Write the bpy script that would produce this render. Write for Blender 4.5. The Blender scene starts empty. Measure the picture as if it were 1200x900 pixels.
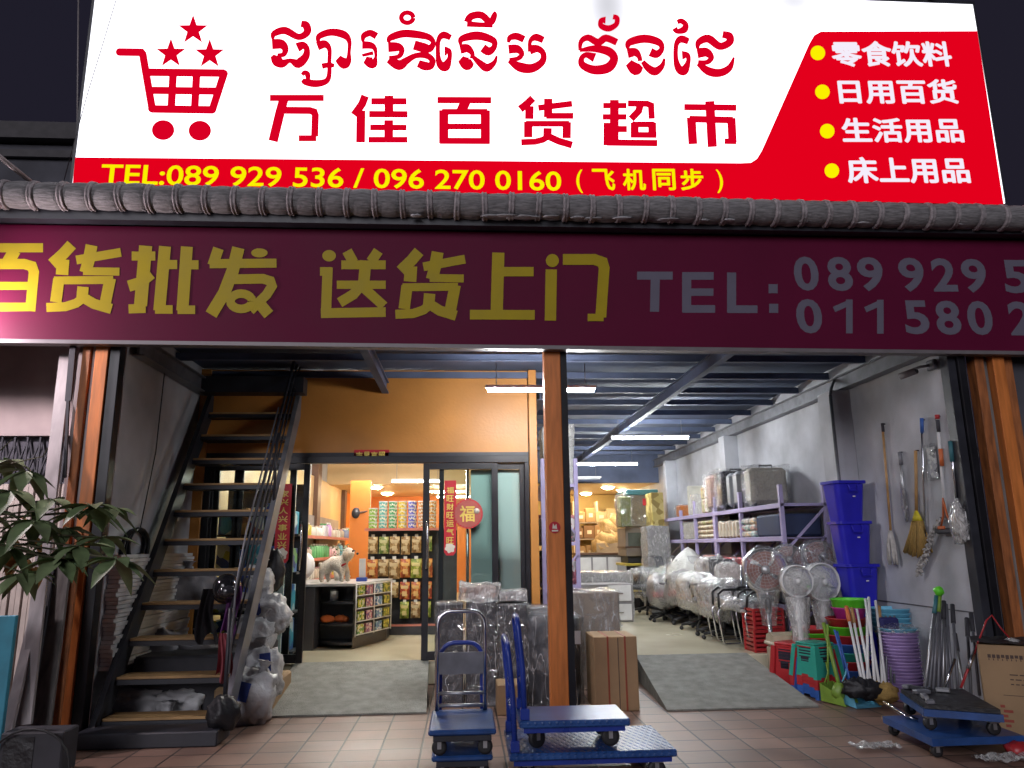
import bpy, bmesh, math, random
from mathutils import Vector, Matrix, noise
S = bpy.context.scene
COL = S.collection
R = math.radians
# ---------------------------------------------------------------- camera, sky, front fill, exposure
F, CAMZ = 876.0, 1.5
_p = math.atan(190 / F); _y = math.atan(60 / F * math.cos(_p)); _r = -0.012
_d = Vector((math.sin(_y) * math.cos(_p), math.cos(_y) * math.cos(_p), math.sin(_p)))
_x = Vector((math.cos(_y), -math.sin(_y), 0)); _u = _x.cross(_d)
CX = math.cos(_r) * _x + math.sin(_r) * _u
CU = -math.sin(_r) * _x + math.cos(_r) * _u
EYE = Vector((0, 0, CAMZ))
cd = bpy.data.cameras.new('camera'); cam = bpy.data.objects.new('camera', cd); COL.objects.link(cam)
cd.sensor_width = 36; cd.lens = 36 * F / 1200; cd.clip_end = 600; cd.clip_start = .05
m3 = Matrix((CX, CU, -_d)).transposed(); cam.matrix_world = Matrix.Translation(EYE) @ m3.to_4x4()
S.camera = cam
W_ = bpy.data.worlds.new('World'); S.world = W_; W_.use_nodes = True
nt = W_.node_tree; bg = nt.nodes['Background']
sky = nt.nodes.new('ShaderNodeTexSky'); sky.sky_type = 'NISHITA'; sky.sun_disc = False
sky.sun_elevation = R(-4); sky.sun_rotation = R(200)
nt.links.new(sky.outputs[0], bg.inputs[0]); bg.inputs[1].default_value = .10
bg2 = nt.nodes.new('ShaderNodeBackground'); bg2.inputs[0].default_value = (.30, .26, .50, 1); bg2.inputs[1].default_value = .018   # town glow on a night sky
ad = nt.nodes.new('ShaderNodeAddShader'); nt.links.new(bg.outputs[0], ad.inputs[0]); nt.links.new(bg2.outputs[0], ad.inputs[1])
nt.links.new(ad.outputs[0], nt.nodes['World Output'].inputs[0])
sl = bpy.data.lights.new('front_fill', 'SUN'); sl.energy = .55; sl.angle = R(28); sl.color = (.95, .92, 1)  # soft fill added from the street side to brighten the front
so = bpy.data.objects.new('front_fill', sl); COL.objects.link(so); so.rotation_euler = (R(70), 0, R(-19))
S.view_settings.view_transform = 'Standard'; S.view_settings.look = 'None'; S.view_settings.exposure = 1.0; S.view_settings.gamma = 1
S.render.engine = 'CYCLES'
S.cycles.use_denoising = True; S.cycles.max_bounces = 6; S.cycles.diffuse_bounces = 3; S.cycles.glossy_bounces = 3
S.cycles.transparent_max_bounces = 16; S.cycles.transmission_bounces = 4; S.cycles.sample_clamp_indirect = 3.0; S.cycles.caustics_reflective = False; S.cycles.caustics_refractive = False

# ---------------------------------------------------------------- a photo point on a real plane of the place
def ray(x, y): return _d + CX * ((x - 600) / F) - CU * ((y - 450) / F)
def P(x, y, Y): v = ray(x, y); return EYE + v * (Y / v.y)
def G(x, y, z=0.0): v = ray(x, y); return EYE + v * ((z - CAMZ) / v.z)
def Q(x, y, X): v = ray(x, y); return EYE + v * (X / v.x)

# ---------------------------------------------------------------- materials
MATS = {}
def nodes(name):
    m = bpy.data.materials.new(name); m.use_nodes = True
    return m, m.node_tree, m.node_tree.nodes['Principled BSDF']
def c4(c): return (c[0], c[1], c[2], 1)
def pm(name, col, rough=.5, metal=0, var=.25, scale=5, bump=0.0, bscale=40, col2=None, spec=.5, alpha=1, coat=0, stretch=None, det=4):
    """principled with noisy colour, noisy roughness and bump"""
    m, t, b = nodes(name); L = t.links
    b.inputs['Roughness'].default_value = rough; b.inputs['Metallic'].default_value = metal
    b.inputs['Specular IOR Level'].default_value = spec; b.inputs['Coat Weight'].default_value = coat
    tc = t.nodes.new('ShaderNodeTexCoord'); vec = tc.outputs['Object']
    if stretch:
        mp = t.nodes.new('ShaderNodeMapping'); mp.inputs['Scale'].default_value = stretch; L.new(vec, mp.inputs[0]); vec = mp.outputs[0]
    n = t.nodes.new('ShaderNodeTexNoise'); n.inputs['Scale'].default_value = scale; n.inputs['Detail'].default_value = det; L.new(vec, n.inputs['Vector'])
    r = t.nodes.new('ShaderNodeValToRGB'); L.new(n.outputs['Fac'], r.inputs[0])
    r.color_ramp.elements[0].position = .3; r.color_ramp.elements[1].position = .7
    d = col2 or tuple(c * (1 - var) for c in col)
    r.color_ramp.elements[0].color = c4(d); r.color_ramp.elements[1].color = c4(tuple(min(1, c * (1 + var * .35)) for c in col) if not col2 else col)
    L.new(r.outputs[0], b.inputs['Base Color'])
    mr = t.nodes.new('ShaderNodeMapRange'); L.new(n.outputs['Fac'], mr.inputs[0]); mr.inputs[3].default_value = max(.03, rough - .1); mr.inputs[4].default_value = min(1, rough + .12); L.new(mr.outputs[0], b.inputs['Roughness'])
    if bump:
        n2 = t.nodes.new('ShaderNodeTexNoise'); n2.inputs['Scale'].default_value = bscale; n2.inputs['Detail'].default_value = 3; L.new(vec, n2.inputs['Vector'])
        bp = t.nodes.new('ShaderNodeBump'); bp.inputs['Strength'].default_value = bump; bp.inputs['Distance'].default_value = .02; L.new(n2.outputs['Fac'], bp.inputs['Height']); L.new(bp.outputs[0], b.inputs['Normal'])
    MATS[name] = m; return m
def em(name, col, s):
    m = bpy.data.materials.new(name); m.use_nodes = True; t = m.node_tree; t.nodes.clear()
    e = t.nodes.new('ShaderNodeEmission'); e.inputs[0].default_value = c4(col); e.inputs[1].default_value = s
    o = t.nodes.new('ShaderNodeOutputMaterial'); t.links.new(e.outputs[0], o.inputs[0]); return m
def film(name, col=(.8, .82, .85), lo=.08, hi=.45, scale=7, bump=.7, bscale=9, rough=.12):
    """thin crumpled plastic film: clear with milky creases and sharp glints"""
    m, t, b = nodes(name); L = t.links
    b.inputs['Base Color'].default_value = c4(col); b.inputs['Roughness'].default_value = rough; b.inputs['Specular IOR Level'].default_value = .8
    tc = t.nodes.new('ShaderNodeTexCoord')
    n = t.nodes.new('ShaderNodeTexNoise'); n.inputs['Scale'].default_value = scale; n.inputs['Detail'].default_value = 6; n.inputs['Distortion'].default_value = 1.6; L.new(tc.outputs['Object'], n.inputs['Vector'])
    mr = t.nodes.new('ShaderNodeMapRange'); L.new(n.outputs['Fac'], mr.inputs[0]); mr.inputs[1].default_value = .38; mr.inputs[2].default_value = .68; mr.inputs[3].default_value = lo; mr.inputs[4].default_value = lo + (hi - lo) * .6
    n2 = t.nodes.new('ShaderNodeTexNoise'); n2.inputs['Scale'].default_value = bscale; n2.inputs['Detail'].default_value = 4; n2.inputs['Distortion'].default_value = 2.5; L.new(tc.outputs['Object'], n2.inputs['Vector'])
    bp = t.nodes.new('ShaderNodeBump'); bp.inputs['Strength'].default_value = bump; bp.inputs['Distance'].default_value = .06; L.new(n2.outputs['Fac'], bp.inputs['Height']); L.new(bp.outputs[0], b.inputs['Normal'])
    # creases: thin milky ridges where the noise crosses its middle
    n4 = t.nodes.new('ShaderNodeTexNoise'); n4.inputs['Scale'].default_value = scale * 1.5; n4.inputs['Detail'].default_value = 1.5; n4.inputs['Distortion'].default_value = .7
    m4 = t.nodes.new('ShaderNodeMapping'); m4.inputs['Rotation'].default_value = (R(15), R(38), R(20)); m4.inputs['Scale'].default_value = (1.3, 1.0, .28); L.new(tc.outputs['Object'], m4.inputs[0]); L.new(m4.outputs[0], n4.inputs['Vector'])
    s1 = t.nodes.new('ShaderNodeMath'); s1.operation = 'SUBTRACT'; L.new(n4.outputs['Fac'], s1.inputs[0]); s1.inputs[1].default_value = .5
    s2 = t.nodes.new('ShaderNodeMath'); s2.operation = 'ABSOLUTE'; L.new(s1.outputs[0], s2.inputs[0])
    s3 = t.nodes.new('ShaderNodeMapRange'); L.new(s2.outputs[0], s3.inputs[0]); s3.inputs[1].default_value = 0; s3.inputs[2].default_value = .022; s3.inputs[3].default_value = hi; s3.inputs[4].default_value = 0
    mxx = t.nodes.new('ShaderNodeMath'); mxx.operation = 'MAXIMUM'; L.new(mr.outputs[0], mxx.inputs[0]); L.new(s3.outputs[0], mxx.inputs[1])
    mr.inputs[1].default_value = .5; mr.inputs[2].default_value = .8
    L.new(mxx.outputs[0], b.inputs['Alpha'])
    gl = t.nodes.new('ShaderNodeBsdfGlossy'); gl.inputs['Roughness'].default_value = rough; L.new(bp.outputs[0], gl.inputs['Normal'])
    fr = t.nodes.new('ShaderNodeFresnel'); fr.inputs[0].default_value = 1.5; L.new(bp.outputs[0], fr.inputs['Normal'])
    fm = t.nodes.new('ShaderNodeMath'); fm.operation = 'MULTIPLY'; L.new(fr.outputs[0], fm.inputs[0]); fm.inputs[1].default_value = .45
    ms = t.nodes.new('ShaderNodeMixShader'); L.new(fm.outputs[0], ms.inputs[0]); L.new(b.outputs[0], ms.inputs[1]); L.new(gl.outputs[0], ms.inputs[2]); L.new(ms.outputs[0], t.nodes['Material Output'].inputs['Surface'])
    return m
def glassm(name, tint=(.93, .97, .96), k=.06):
    m = bpy.data.materials.new(name); m.use_nodes = True; t = m.node_tree; t.nodes.clear()
    a = t.nodes.new('ShaderNodeBsdfTransparent'); a.inputs[0].default_value = c4(tint)
    g = t.nodes.new('ShaderNodeBsdfGlossy'); g.inputs['Roughness'].default_value = .03
    f = t.nodes.new('ShaderNodeFresnel'); f.inputs[0].default_value = 1.35
    x = t.nodes.new('ShaderNodeMixShader'); o = t.nodes.new('ShaderNodeOutputMaterial')
    t.links.new(f.outputs[0], x.inputs[0]); t.links.new(a.outputs[0], x.inputs[1]); t.links.new(g.outputs[0], x.inputs[2]); t.links.new(x.outputs[0], o.inputs[0]); return m
def printm(name, base, cols, scale=16, rough=.4, stretch=(1, 1, 1)):
    """busy printed packaging: cells of a few inks on a base colour"""
    m, t, b = nodes(name); L = t.links
    tc = t.nodes.new('ShaderNodeTexCoord'); mp = t.nodes.new('ShaderNodeMapping'); mp.inputs['Scale'].default_value = stretch; L.new(tc.outputs['Object'], mp.inputs[0])
    v = t.nodes.new('ShaderNodeTexVoronoi'); v.inputs['Scale'].default_value = scale; L.new(mp.outputs[0], v.inputs['Vector'])
    s = t.nodes.new('ShaderNodeSeparateColor'); L.new(v.outputs['Color'], s.inputs[0])
    r = t.nodes.new('ShaderNodeValToRGB'); r.color_ramp.interpolation = 'CONSTANT'; L.new(s.outputs[0], r.inputs[0])
    r.color_ramp.elements[0].color = c4(base); r.color_ramp.elements[0].position = 0
    r.color_ramp.elements[1].color = c4(cols[0]); r.color_ramp.elements[1].position = .42
    for i, c in enumerate(cols[1:]):
        e = r.color_ramp.elements.new(.42 + .58 * (i + 1) / len(cols)); e.color = c4(c)
    L.new(r.outputs[0], b.inputs['Base Color']); b.inputs['Roughness'].default_value = rough; return m

# ---------------------------------------------------------------- mesh builder
ORG = {}
class MB:
    def __init__(s): s.v = []; s.f = []; s.s = []
    def add(s, V, Fc, smooth=False):
        o = len(s.v); s.v += [Vector(v) for v in V]; s.f += [tuple(i + o for i in f) for f in Fc]; s.s += [smooth] * len(Fc); return s
    def rbox(s, c, sz, M=None, b=0.0):
        c = Vector(c); hx, hy, hz = sz[0] / 2, sz[1] / 2, sz[2] / 2
        b = min(b, .45 * min(sz))
        if b <= 0:
            V = [Vector((x * hx, y * hy, z * hz)) for x in (-1, 1) for y in (-1, 1) for z in (-1, 1)]
            Fc = [(0, 1, 3, 2), (4, 6, 7, 5), (0, 4, 5, 1), (2, 3, 7, 6), (0, 2, 6, 4), (1, 5, 7, 3)]
        else:
            V = []; idx = {}
            for x in (-1, 1):
                for y in (-1, 1):
                    for z in (-1, 1):
                        for a in range(3):
                            p = [x * (hx - b), y * (hy - b), z * (hz - b)]; p[a] = (x * hx, y * hy, z * hz)[a]
                            idx[(x, y, z, a)] = len(V); V.append(Vector(p))
            Fc = []
            for sg in (-1, 1):
                Fc.append([idx[(sg, y, z, 0)] for y, z in ((-1, -1), (1, -1), (1, 1), (-1, 1))])
                Fc.append([idx[(x, sg, z, 1)] for x, z in ((-1, -1), (1, -1), (1, 1), (-1, 1))])
                Fc.append([idx[(x, y, sg, 2)] for x, y in ((-1, -1), (1, -1), (1, 1), (-1, 1))])
            for p in (-1, 1):
                for q in (-1, 1):
                    Fc.append([idx[(p, q, -1, 0)], idx[(p, q, 1, 0)], idx[(p, q, 1, 1)], idx[(p, q, -1, 1)]])
                    Fc.append([idx[(p, -1, q, 0)], idx[(p, 1, q, 0)], idx[(p, 1, q, 2)], idx[(p, -1, q, 2)]])
                    Fc.append([idx[(-1, p, q, 1)], idx[(1, p, q, 1)], idx[(1, p, q, 2)], idx[(-1, p, q, 2)]])
                    for z in (-1, 1): Fc.append([idx[(p, q, z, a)] for a in range(3)])
        if M is not None: V = [M @ v for v in V]
        return s.add([v + c for v in V], Fc)
    def box(s, x0, x1, y0, y1, z0, z1, b=0.0):
        return s.rbox(((x0 + x1) / 2, (y0 + y1) / 2, (z0 + z1) / 2), (abs(x1 - x0), abs(y1 - y0), abs(z1 - z0)), None, b)
    def beam(s, a, b, w, h, up=(0, 0, 1), bev=0.0):
        """a bar of section w x h from a to b"""
        a = Vector(a); b = Vector(b); d = (b - a); l = d.length; d.normalize(); u = Vector(up)
        if abs(d.dot(u)) > .99: u = Vector((0, 1, 0))
        x = d.cross(u).normalized(); z = x.cross(d)
        M = Matrix((x, d, z)).transposed()
        return s.rbox((a + b) / 2, (w, l, h), M, bev)
    def tube(s, pts, r, n=8, closed=False, radii=None, cap=True):
        pts = [Vector(p) for p in pts]; N = len(pts); V = []; Fc = []
        tn = []
        for i in range(N):
            a = pts[(i - 1) % N] if closed or i > 0 else pts[0]; b = pts[(i + 1) % N] if closed or i < N - 1 else pts[-1]
            t = (b - a); tn.append(t.normalized() if t.length > 1e-9 else Vector((0, 0, 1)))
        u = Vector((0, 0, 1)) if abs(tn[0].z) < .9 else Vector((1, 0, 0))
        u = (u - tn[0] * u.dot(tn[0])).normalized()
        for i in range(N):
            u = (u - tn[i] * u.dot(tn[i])); u = u.normalized() if u.length > 1e-6 else tn[i].orthogonal().normalized()
            w = tn[i].cross(u); rr = radii[i] if radii else r
            for k in range(n):
                a = 2 * math.pi * k / n; V.append(pts[i] + (u * math.cos(a) + w * math.sin(a)) * rr)
        for i in range(N if closed else N - 1):
            j = (i + 1) % N
            for k in range(n): Fc.append((i * n + k, i * n + (k + 1) % n, j * n + (k + 1) % n, j * n + k))
        s.add(V, Fc, True)
        if cap and not closed:
            o = len(s.v) - len(V)
            s.f.append(tuple(o + k for k in range(n))); s.s.append(False)
            s.f.append(tuple(o + (N - 1) * n + k for k in range(n))); s.s.append(False)
        return s
    def lathe(s, prof, c=(0, 0, 0), n=24, M=None, fold=None, smooth=True, sx=1, sy=1):
        V = []; Fc = []; c = Vector(c)
        for j, (r, z) in enumerate(prof):
            for k in range(n):
                a = 2 * math.pi * k / n; q = r * (fold(a, j / (len(prof) - 1)) if fold else 1)
                v = Vector((q * math.cos(a) * sx, q * math.sin(a) * sy, z)); V.append((M @ v if M is not None else v) + c)
        for j in range(len(prof) - 1):
            for k in range(n): Fc.append((j * n + k, j * n + (k + 1) % n, (j + 1) * n + (k + 1) % n, (j + 1) * n + k))
        if prof[0][0] > 1e-5: Fc.append(tuple(range(n)))
        if prof[-1][0] > 1e-5: Fc.append(tuple((len(prof) - 1) * n + k for k in range(n)))
        return s.add(V, Fc, smooth)
    def prism(s, poly, ax, d0, d1):
        """poly in the two other axes, extruded along axis ax"""
        def mk(a, b, d): return {'x': (d, a, b), 'y': (a, d, b), 'z': (a, b, d)}[ax]
        n = len(poly); V = [mk(a, b, d0) for a, b in poly] + [mk(a, b, d1) for a, b in poly]
        return s.add(V, [tuple(range(n)), tuple(range(n, 2 * n))] + [(i, (i + 1) % n, n + (i + 1) % n, n + i) for i in range(n)])
    def blob(s, c, rad, amp=.15, seed=0, n=18, fq=2.2, sq=1.0, M=None, flat=0.0):
        """a lumpy closed body; sq < 1 makes it boxier; flat cuts its underside"""
        V = []; Fc = []; c = Vector(c); h = n // 2
        for j in range(h + 1):
            th = math.pi * j / h
            for k in range(n):
                a = 2 * math.pi * k / n
                d = Vector((math.sin(th) * math.cos(a), math.sin(th) * math.sin(a), math.cos(th)))
                e = Vector([math.copysign(abs(q) ** sq, q) for q in d])
                w = 1 + amp * noise.noise(d * fq + Vector((seed * 7.1, seed * 3.3, seed))) + amp * .5 * noise.noise(d * fq * 3 + Vector((seed, 5, 1)))
                v = Vector((e.x * rad[0], e.y * rad[1], e.z * rad[2])) * w
                if flat and v.z < -rad[2] * (1 - flat): v.z = -rad[2] * (1 - flat)
                V.append((M @ v if M is not None else v) + c)
        for j in range(h):
            for k in range(n): Fc.append((j * n + k, j * n + (k + 1) % n, (j + 1) * n + (k + 1) % n, (j + 1) * n + k))
        return s.add(V, Fc, True)
    def crumple(s, x0, x1, y0, y1, z0, z1, n=8, amp=.02, seed=0, fq=5, bottom=False):
        """a film shell round a box, pushed in and out by noise"""
        c = Vector(((x0 + x1) / 2, (y0 + y1) / 2, (z0 + z1) / 2)); h = Vector(((x1 - x0) / 2, (y1 - y0) / 2, (z1 - z0) / 2))
        for ax in range(3):
            for sg in (-1, 1):
                if ax == 2 and sg == -1 and not bottom: continue
                V = []; a, b = [(1, 2), (0, 2), (0, 1)][ax]
                for i in range(n + 1):
                    for j in range(n + 1):
                        q = [0, 0, 0]; q[ax] = sg; q[a] = -1 + 2 * i / n; q[b] = -1 + 2 * j / n
                        v = Vector((q[0] * h.x, q[1] * h.y, q[2] * h.z))
                        w = noise.noise_vector((v + c) * fq + Vector((seed, seed * 2, 0))) + .5 * noise.noise_vector((v + c) * fq * 2.7 + Vector((seed, 0, 3)))
                        V.append(c + v + w * amp)
                s.add(V, [(i * (n + 1) + j, i * (n + 1) + j + 1, (i + 1) * (n + 1) + j + 1, (i + 1) * (n + 1) + j) for i in range(n) for j in range(n)], True)
        return s
    def sheet(s, fn, nu, nv, smooth=True):
        V = [fn(i / nu, j / nv) for i in range(nu + 1) for j in range(nv + 1)]
        return s.add(V, [(i * (nv + 1) + j, i * (nv + 1) + j + 1, (i + 1) * (nv + 1) + j + 1, (i + 1) * (nv + 1) + j) for i in range(nu) for j in range(nv)], smooth)
    def ob(s, name, mat, parent=None, world=True, loc=None, rz=0, fix=True):
        me = bpy.data.meshes.new(name)
        if parent is not None and world:
            o_ = ORG.get(parent.name, Vector()); V = [v - o_ for v in s.v]
        else: V = s.v
        me.from_pydata([tuple(v) for v in V], [], s.f)
        me.polygons.foreach_set('use_smooth', s.s)
        if fix:
            b = bmesh.new(); b.from_mesh(me); bmesh.ops.recalc_face_normals(b, faces=b.faces); b.to_mesh(me); b.free()
        me.update(); me.materials.append(mat)
        o = bpy.data.objects.new(name, me); COL.objects.link(o)
        if parent is not None: o.parent = parent; ORG[o.name] = ORG.get(parent.name, Vector())
        if loc is not None: o.location = loc; o.rotation_euler = (0, 0, rz)
        return o
def tag(o, label=None, cat=None, group=None, kind=None):
    if label: o['label'] = label
    if cat: o['category'] = cat
    if group: o['group'] = group
    if kind: o['kind'] = kind
    return o
def T(name, label, cat, loc=(0, 0, 0), rz=0, group=None):
    o = bpy.data.objects.new(name, None); COL.objects.link(o); o.empty_display_size = .1
    o.location = loc; o.rotation_euler = (0, 0, rz); ORG[o.name] = Vector(loc)
    return tag(o, label, cat, group)
def dup(o, loc, rz=0, label=None, group=None, sc=None, mats=None, tilt=None):
    """a copy of a thing, its parts and their sub-parts; mats {old: new} gives the copy colours of its own"""
    def rec(a, par):
        c = a.copy(); COL.objects.link(c); c.parent = par
        if mats and a.type == 'MESH' and a.data.materials and a.data.materials[0] in mats:
            c.data = a.data.copy(); c.data.materials[0] = mats[a.data.materials[0]]
        for k in a.children: rec(k, c)
        return c
    r = rec(o, None); r.location = loc; r.rotation_euler = (tilt[0] if tilt else 0, tilt[1] if tilt else 0, rz)
    if sc: r.scale = sc if isinstance(sc, tuple) else (sc, sc, sc)
    if label: r['label'] = label
    if group: r['group'] = group
    return r

# ---------------------------------------------------------------- lettering
_GC = {}
def glyphs(body, off=0.0):
    if (body, off) in _GC: return _GC[(body, off)]
    c = bpy.data.curves.new('lettering', 'FONT'); c.body = body; c.size = 1; c.offset = off; c.resolution_u = 4
    o = bpy.data.objects.new('lettering', c); COL.objects.link(o)
    bpy.context.view_layer.update(); dg = bpy.context.evaluated_depsgraph_get()
    me = bpy.data.meshes.new_from_object(o.evaluated_get(dg))
    V = [(v.co.x, v.co.y) for v in me.vertices]; Fc = [tuple(p.vertices) for p in me.polygons]
    bpy.data.objects.remove(o); bpy.data.curves.remove(c); bpy.data.meshes.remove(me)
    x0 = min(v[0] for v in V); x1 = max(v[0] for v in V); y0 = min(v[1] for v in V); y1 = max(v[1] for v in V)
    V = [((a - x0) / (x1 - x0), (b - y0) / (y1 - y0)) for a, b in V]
    _GC[(body, off)] = (V, Fc, x1 - x0, y1 - y0); return _GC[(body, off)]
def text(mb, body, fn, bold=0.0, off=0.0, aspect=None):
    """lettering filled into the unit square of fn(u, v, depth_step); bold (share of the height) thickens by shifted copies"""
    V, Fc, w, h = glyphs(body, off)
    sh = [(0, 0)]
    if bold:
        bx = bold * h / w; sh += [(bx * math.cos(a), bold * math.sin(a)) for a in [k * math.pi / 4 for k in range(8)]]
    for i, (dx, dy) in enumerate(sh): mb.add([fn(a + dx, b + dy, i) for a, b in V], Fc)
    return mb
def ribbon(pts, w, n_smooth=0):
    """a brush stroke in the picture of a sign: points (x, y[, width]) -> outline quads"""
    q = [(p[0], p[1], p[2] if len(p) > 2 else w) for p in pts]
    if n_smooth:
        out = []
        for i in range(len(q) - 1):
            p0 = q[max(0, i - 1)]; p1 = q[i]; p2 = q[i + 1]; p3 = q[min(len(q) - 1, i + 2)]
            for k in range(n_smooth):
                t = k / n_smooth
                out.append(tuple(.5 * (2 * p1[a] + (p2[a] - p0[a]) * t + (2 * p0[a] - 5 * p1[a] + 4 * p2[a] - p3[a]) * t * t + (3 * p1[a] - p0[a] - 3 * p2[a] + p3[a]) * t ** 3) for a in range(3)))
        q = out + [q[-1]]
    V = []; N = len(q)
    for i in range(N):
        def dr(a, b):
            x, y = q[b][0] - q[a][0], q[b][1] - q[a][1]; l = math.hypot(x, y) or 1; return x / l, y / l
        d1 = dr(max(0, i - 1), max(1, i)); d2 = dr(min(i, N - 2), min(i + 1, N - 1))
        x, y = d1[0] + d2[0], d1[1] + d2[1]; l = math.hypot(x, y) or 1; x /= l; y /= l
        k = min(1.5, 1 / max(.5, x * d1[0] + y * d1[1])); hw = max(1, q[i][2]) / 2 * k
        V += [(q[i][0] - y * hw, q[i][1] + x * hw), (q[i][0] + y * hw, q[i][1] - x * hw)]
    return V, [(2 * i, 2 * i + 1, 2 * i + 3, 2 * i + 2) for i in range(N - 1)]
def disc(cx, cy, rx, ry=None, n=20):
    ry = ry or rx
    return [(cx + rx * math.cos(2 * math.pi * k / n), cy + ry * math.sin(2 * math.pi * k / n)) for k in range(n)], [tuple(range(n))]
def ring(cx, cy, rx, ry, w):
    return ribbon([(cx + rx * math.cos(2 * math.pi * k / 20), cy + ry * math.sin(2 * math.pi * k / 20)) for k in range(21)], w)
def skin(name, V, E, rad, mat, parent, sub=2, jit=0.0, seed=0):
    """one continuous body grown over a skeleton"""
    me = bpy.data.meshes.new(name); me.from_pydata([tuple(v) for v in V], E, []); o = bpy.data.objects.new(name, me); COL.objects.link(o)
    sk = o.modifiers.new('s', 'SKIN'); me.skin_vertices.new() if not me.skin_vertices else None
    for i, d in enumerate(me.skin_vertices[0].data): d.radius = (rad[i], rad[i]); d.use_root = (i == 0)
    sk.use_smooth_shade = True
    sb = o.modifiers.new('b', 'SUBSURF'); sb.levels = sub; sb.render_levels = sub
    bpy.context.view_layer.update(); dg = bpy.context.evaluated_depsgraph_get()
    m2 = bpy.data.meshes.new_from_object(o.evaluated_get(dg)); bpy.data.objects.remove(o)
    if jit:
        for v in m2.vertices: v.co += v.normal * jit * noise.noise(v.co * 60 + Vector((seed, 0, 0)))
    m2.polygons.foreach_set('use_smooth', [True] * len(m2.polygons)); m2.materials.clear(); m2.materials.append(mat); m2.name = name
    o = bpy.data.objects.new(name, m2); COL.objects.link(o); o.parent = parent; return o
# ================================================================ MATERIALS OF THE PLACE
def tiles(name, base, grout, size, rough, bump=.4, var=.35, dk=.45):
    m, t, b = nodes(name); L = t.links
    tc = t.nodes.new('ShaderNodeTexCoord'); br = t.nodes.new('ShaderNodeTexBrick'); br.offset = 0; br.squash = 1
    br.inputs['Scale'].default_value = 1; br.inputs['Brick Width'].default_value = size; br.inputs['Row Height'].default_value = size
    br.inputs['Mortar Size'].default_value = .0085; br.inputs['Mortar Smooth'].default_value = .3; br.inputs['Bias'].default_value = -.2
    br.inputs['Color1'].default_value = c4(base); br.inputs['Color2'].default_value = c4(tuple(c * (1 - var) for c in base)); br.inputs['Mortar'].default_value = c4(grout)
    L.new(tc.outputs['Object'], br.inputs['Vector'])
    n = t.nodes.new('ShaderNodeTexNoise'); n.inputs['Scale'].default_value = 2.3; n.inputs['Detail'].default_value = 7; L.new(tc.outputs['Object'], n.inputs['Vector'])
    mx = t.nodes.new('ShaderNodeMix'); mx.data_type = 'RGBA'; mx.blend_type = 'MULTIPLY'; mx.inputs[0].default_value = .8
    r = t.nodes.new('ShaderNodeValToRGB'); r.color_ramp.elements[0].position = .3; r.color_ramp.elements[1].position = .75; r.color_ramp.elements[0].color = (dk, dk, dk, 1); L.new(n.outputs['Fac'], r.inputs[0])
    L.new(br.outputs['Color'], mx.inputs[6]); L.new(r.outputs[0], mx.inputs[7]); L.new(mx.outputs[2], b.inputs['Base Color'])
    mr = t.nodes.new('ShaderNodeMapRange'); L.new(n.outputs['Fac'], mr.inputs[0]); mr.inputs[3].default_value = rough - .12; mr.inputs[4].default_value = rough + .2; L.new(mr.outputs[0], b.inputs['Roughness'])
    iv = t.nodes.new('ShaderNodeMath'); iv.operation = 'SUBTRACT'; iv.inputs[0].default_value = 1; L.new(br.outputs['Fac'], iv.inputs[1])
    n3 = t.nodes.new('ShaderNodeTexNoise'); n3.inputs['Scale'].default_value = 9; n3.inputs['Detail'].default_value = 5; L.new(tc.outputs['Object'], n3.inputs['Vector'])
    ma = t.nodes.new('ShaderNodeMath'); ma.operation = 'MULTIPLY_ADD'; L.new(n3.outputs['Fac'], ma.inputs[0]); ma.inputs[1].default_value = .5; L.new(iv.outputs[0], ma.inputs[2])
    bp = t.nodes.new('ShaderNodeBump'); bp.inputs['Strength'].default_value = bump; bp.inputs['Distance'].default_value = .01; L.new(ma.outputs[0], bp.inputs['Height']); L.new(bp.outputs[0], b.inputs['Normal'])
    return m
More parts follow.
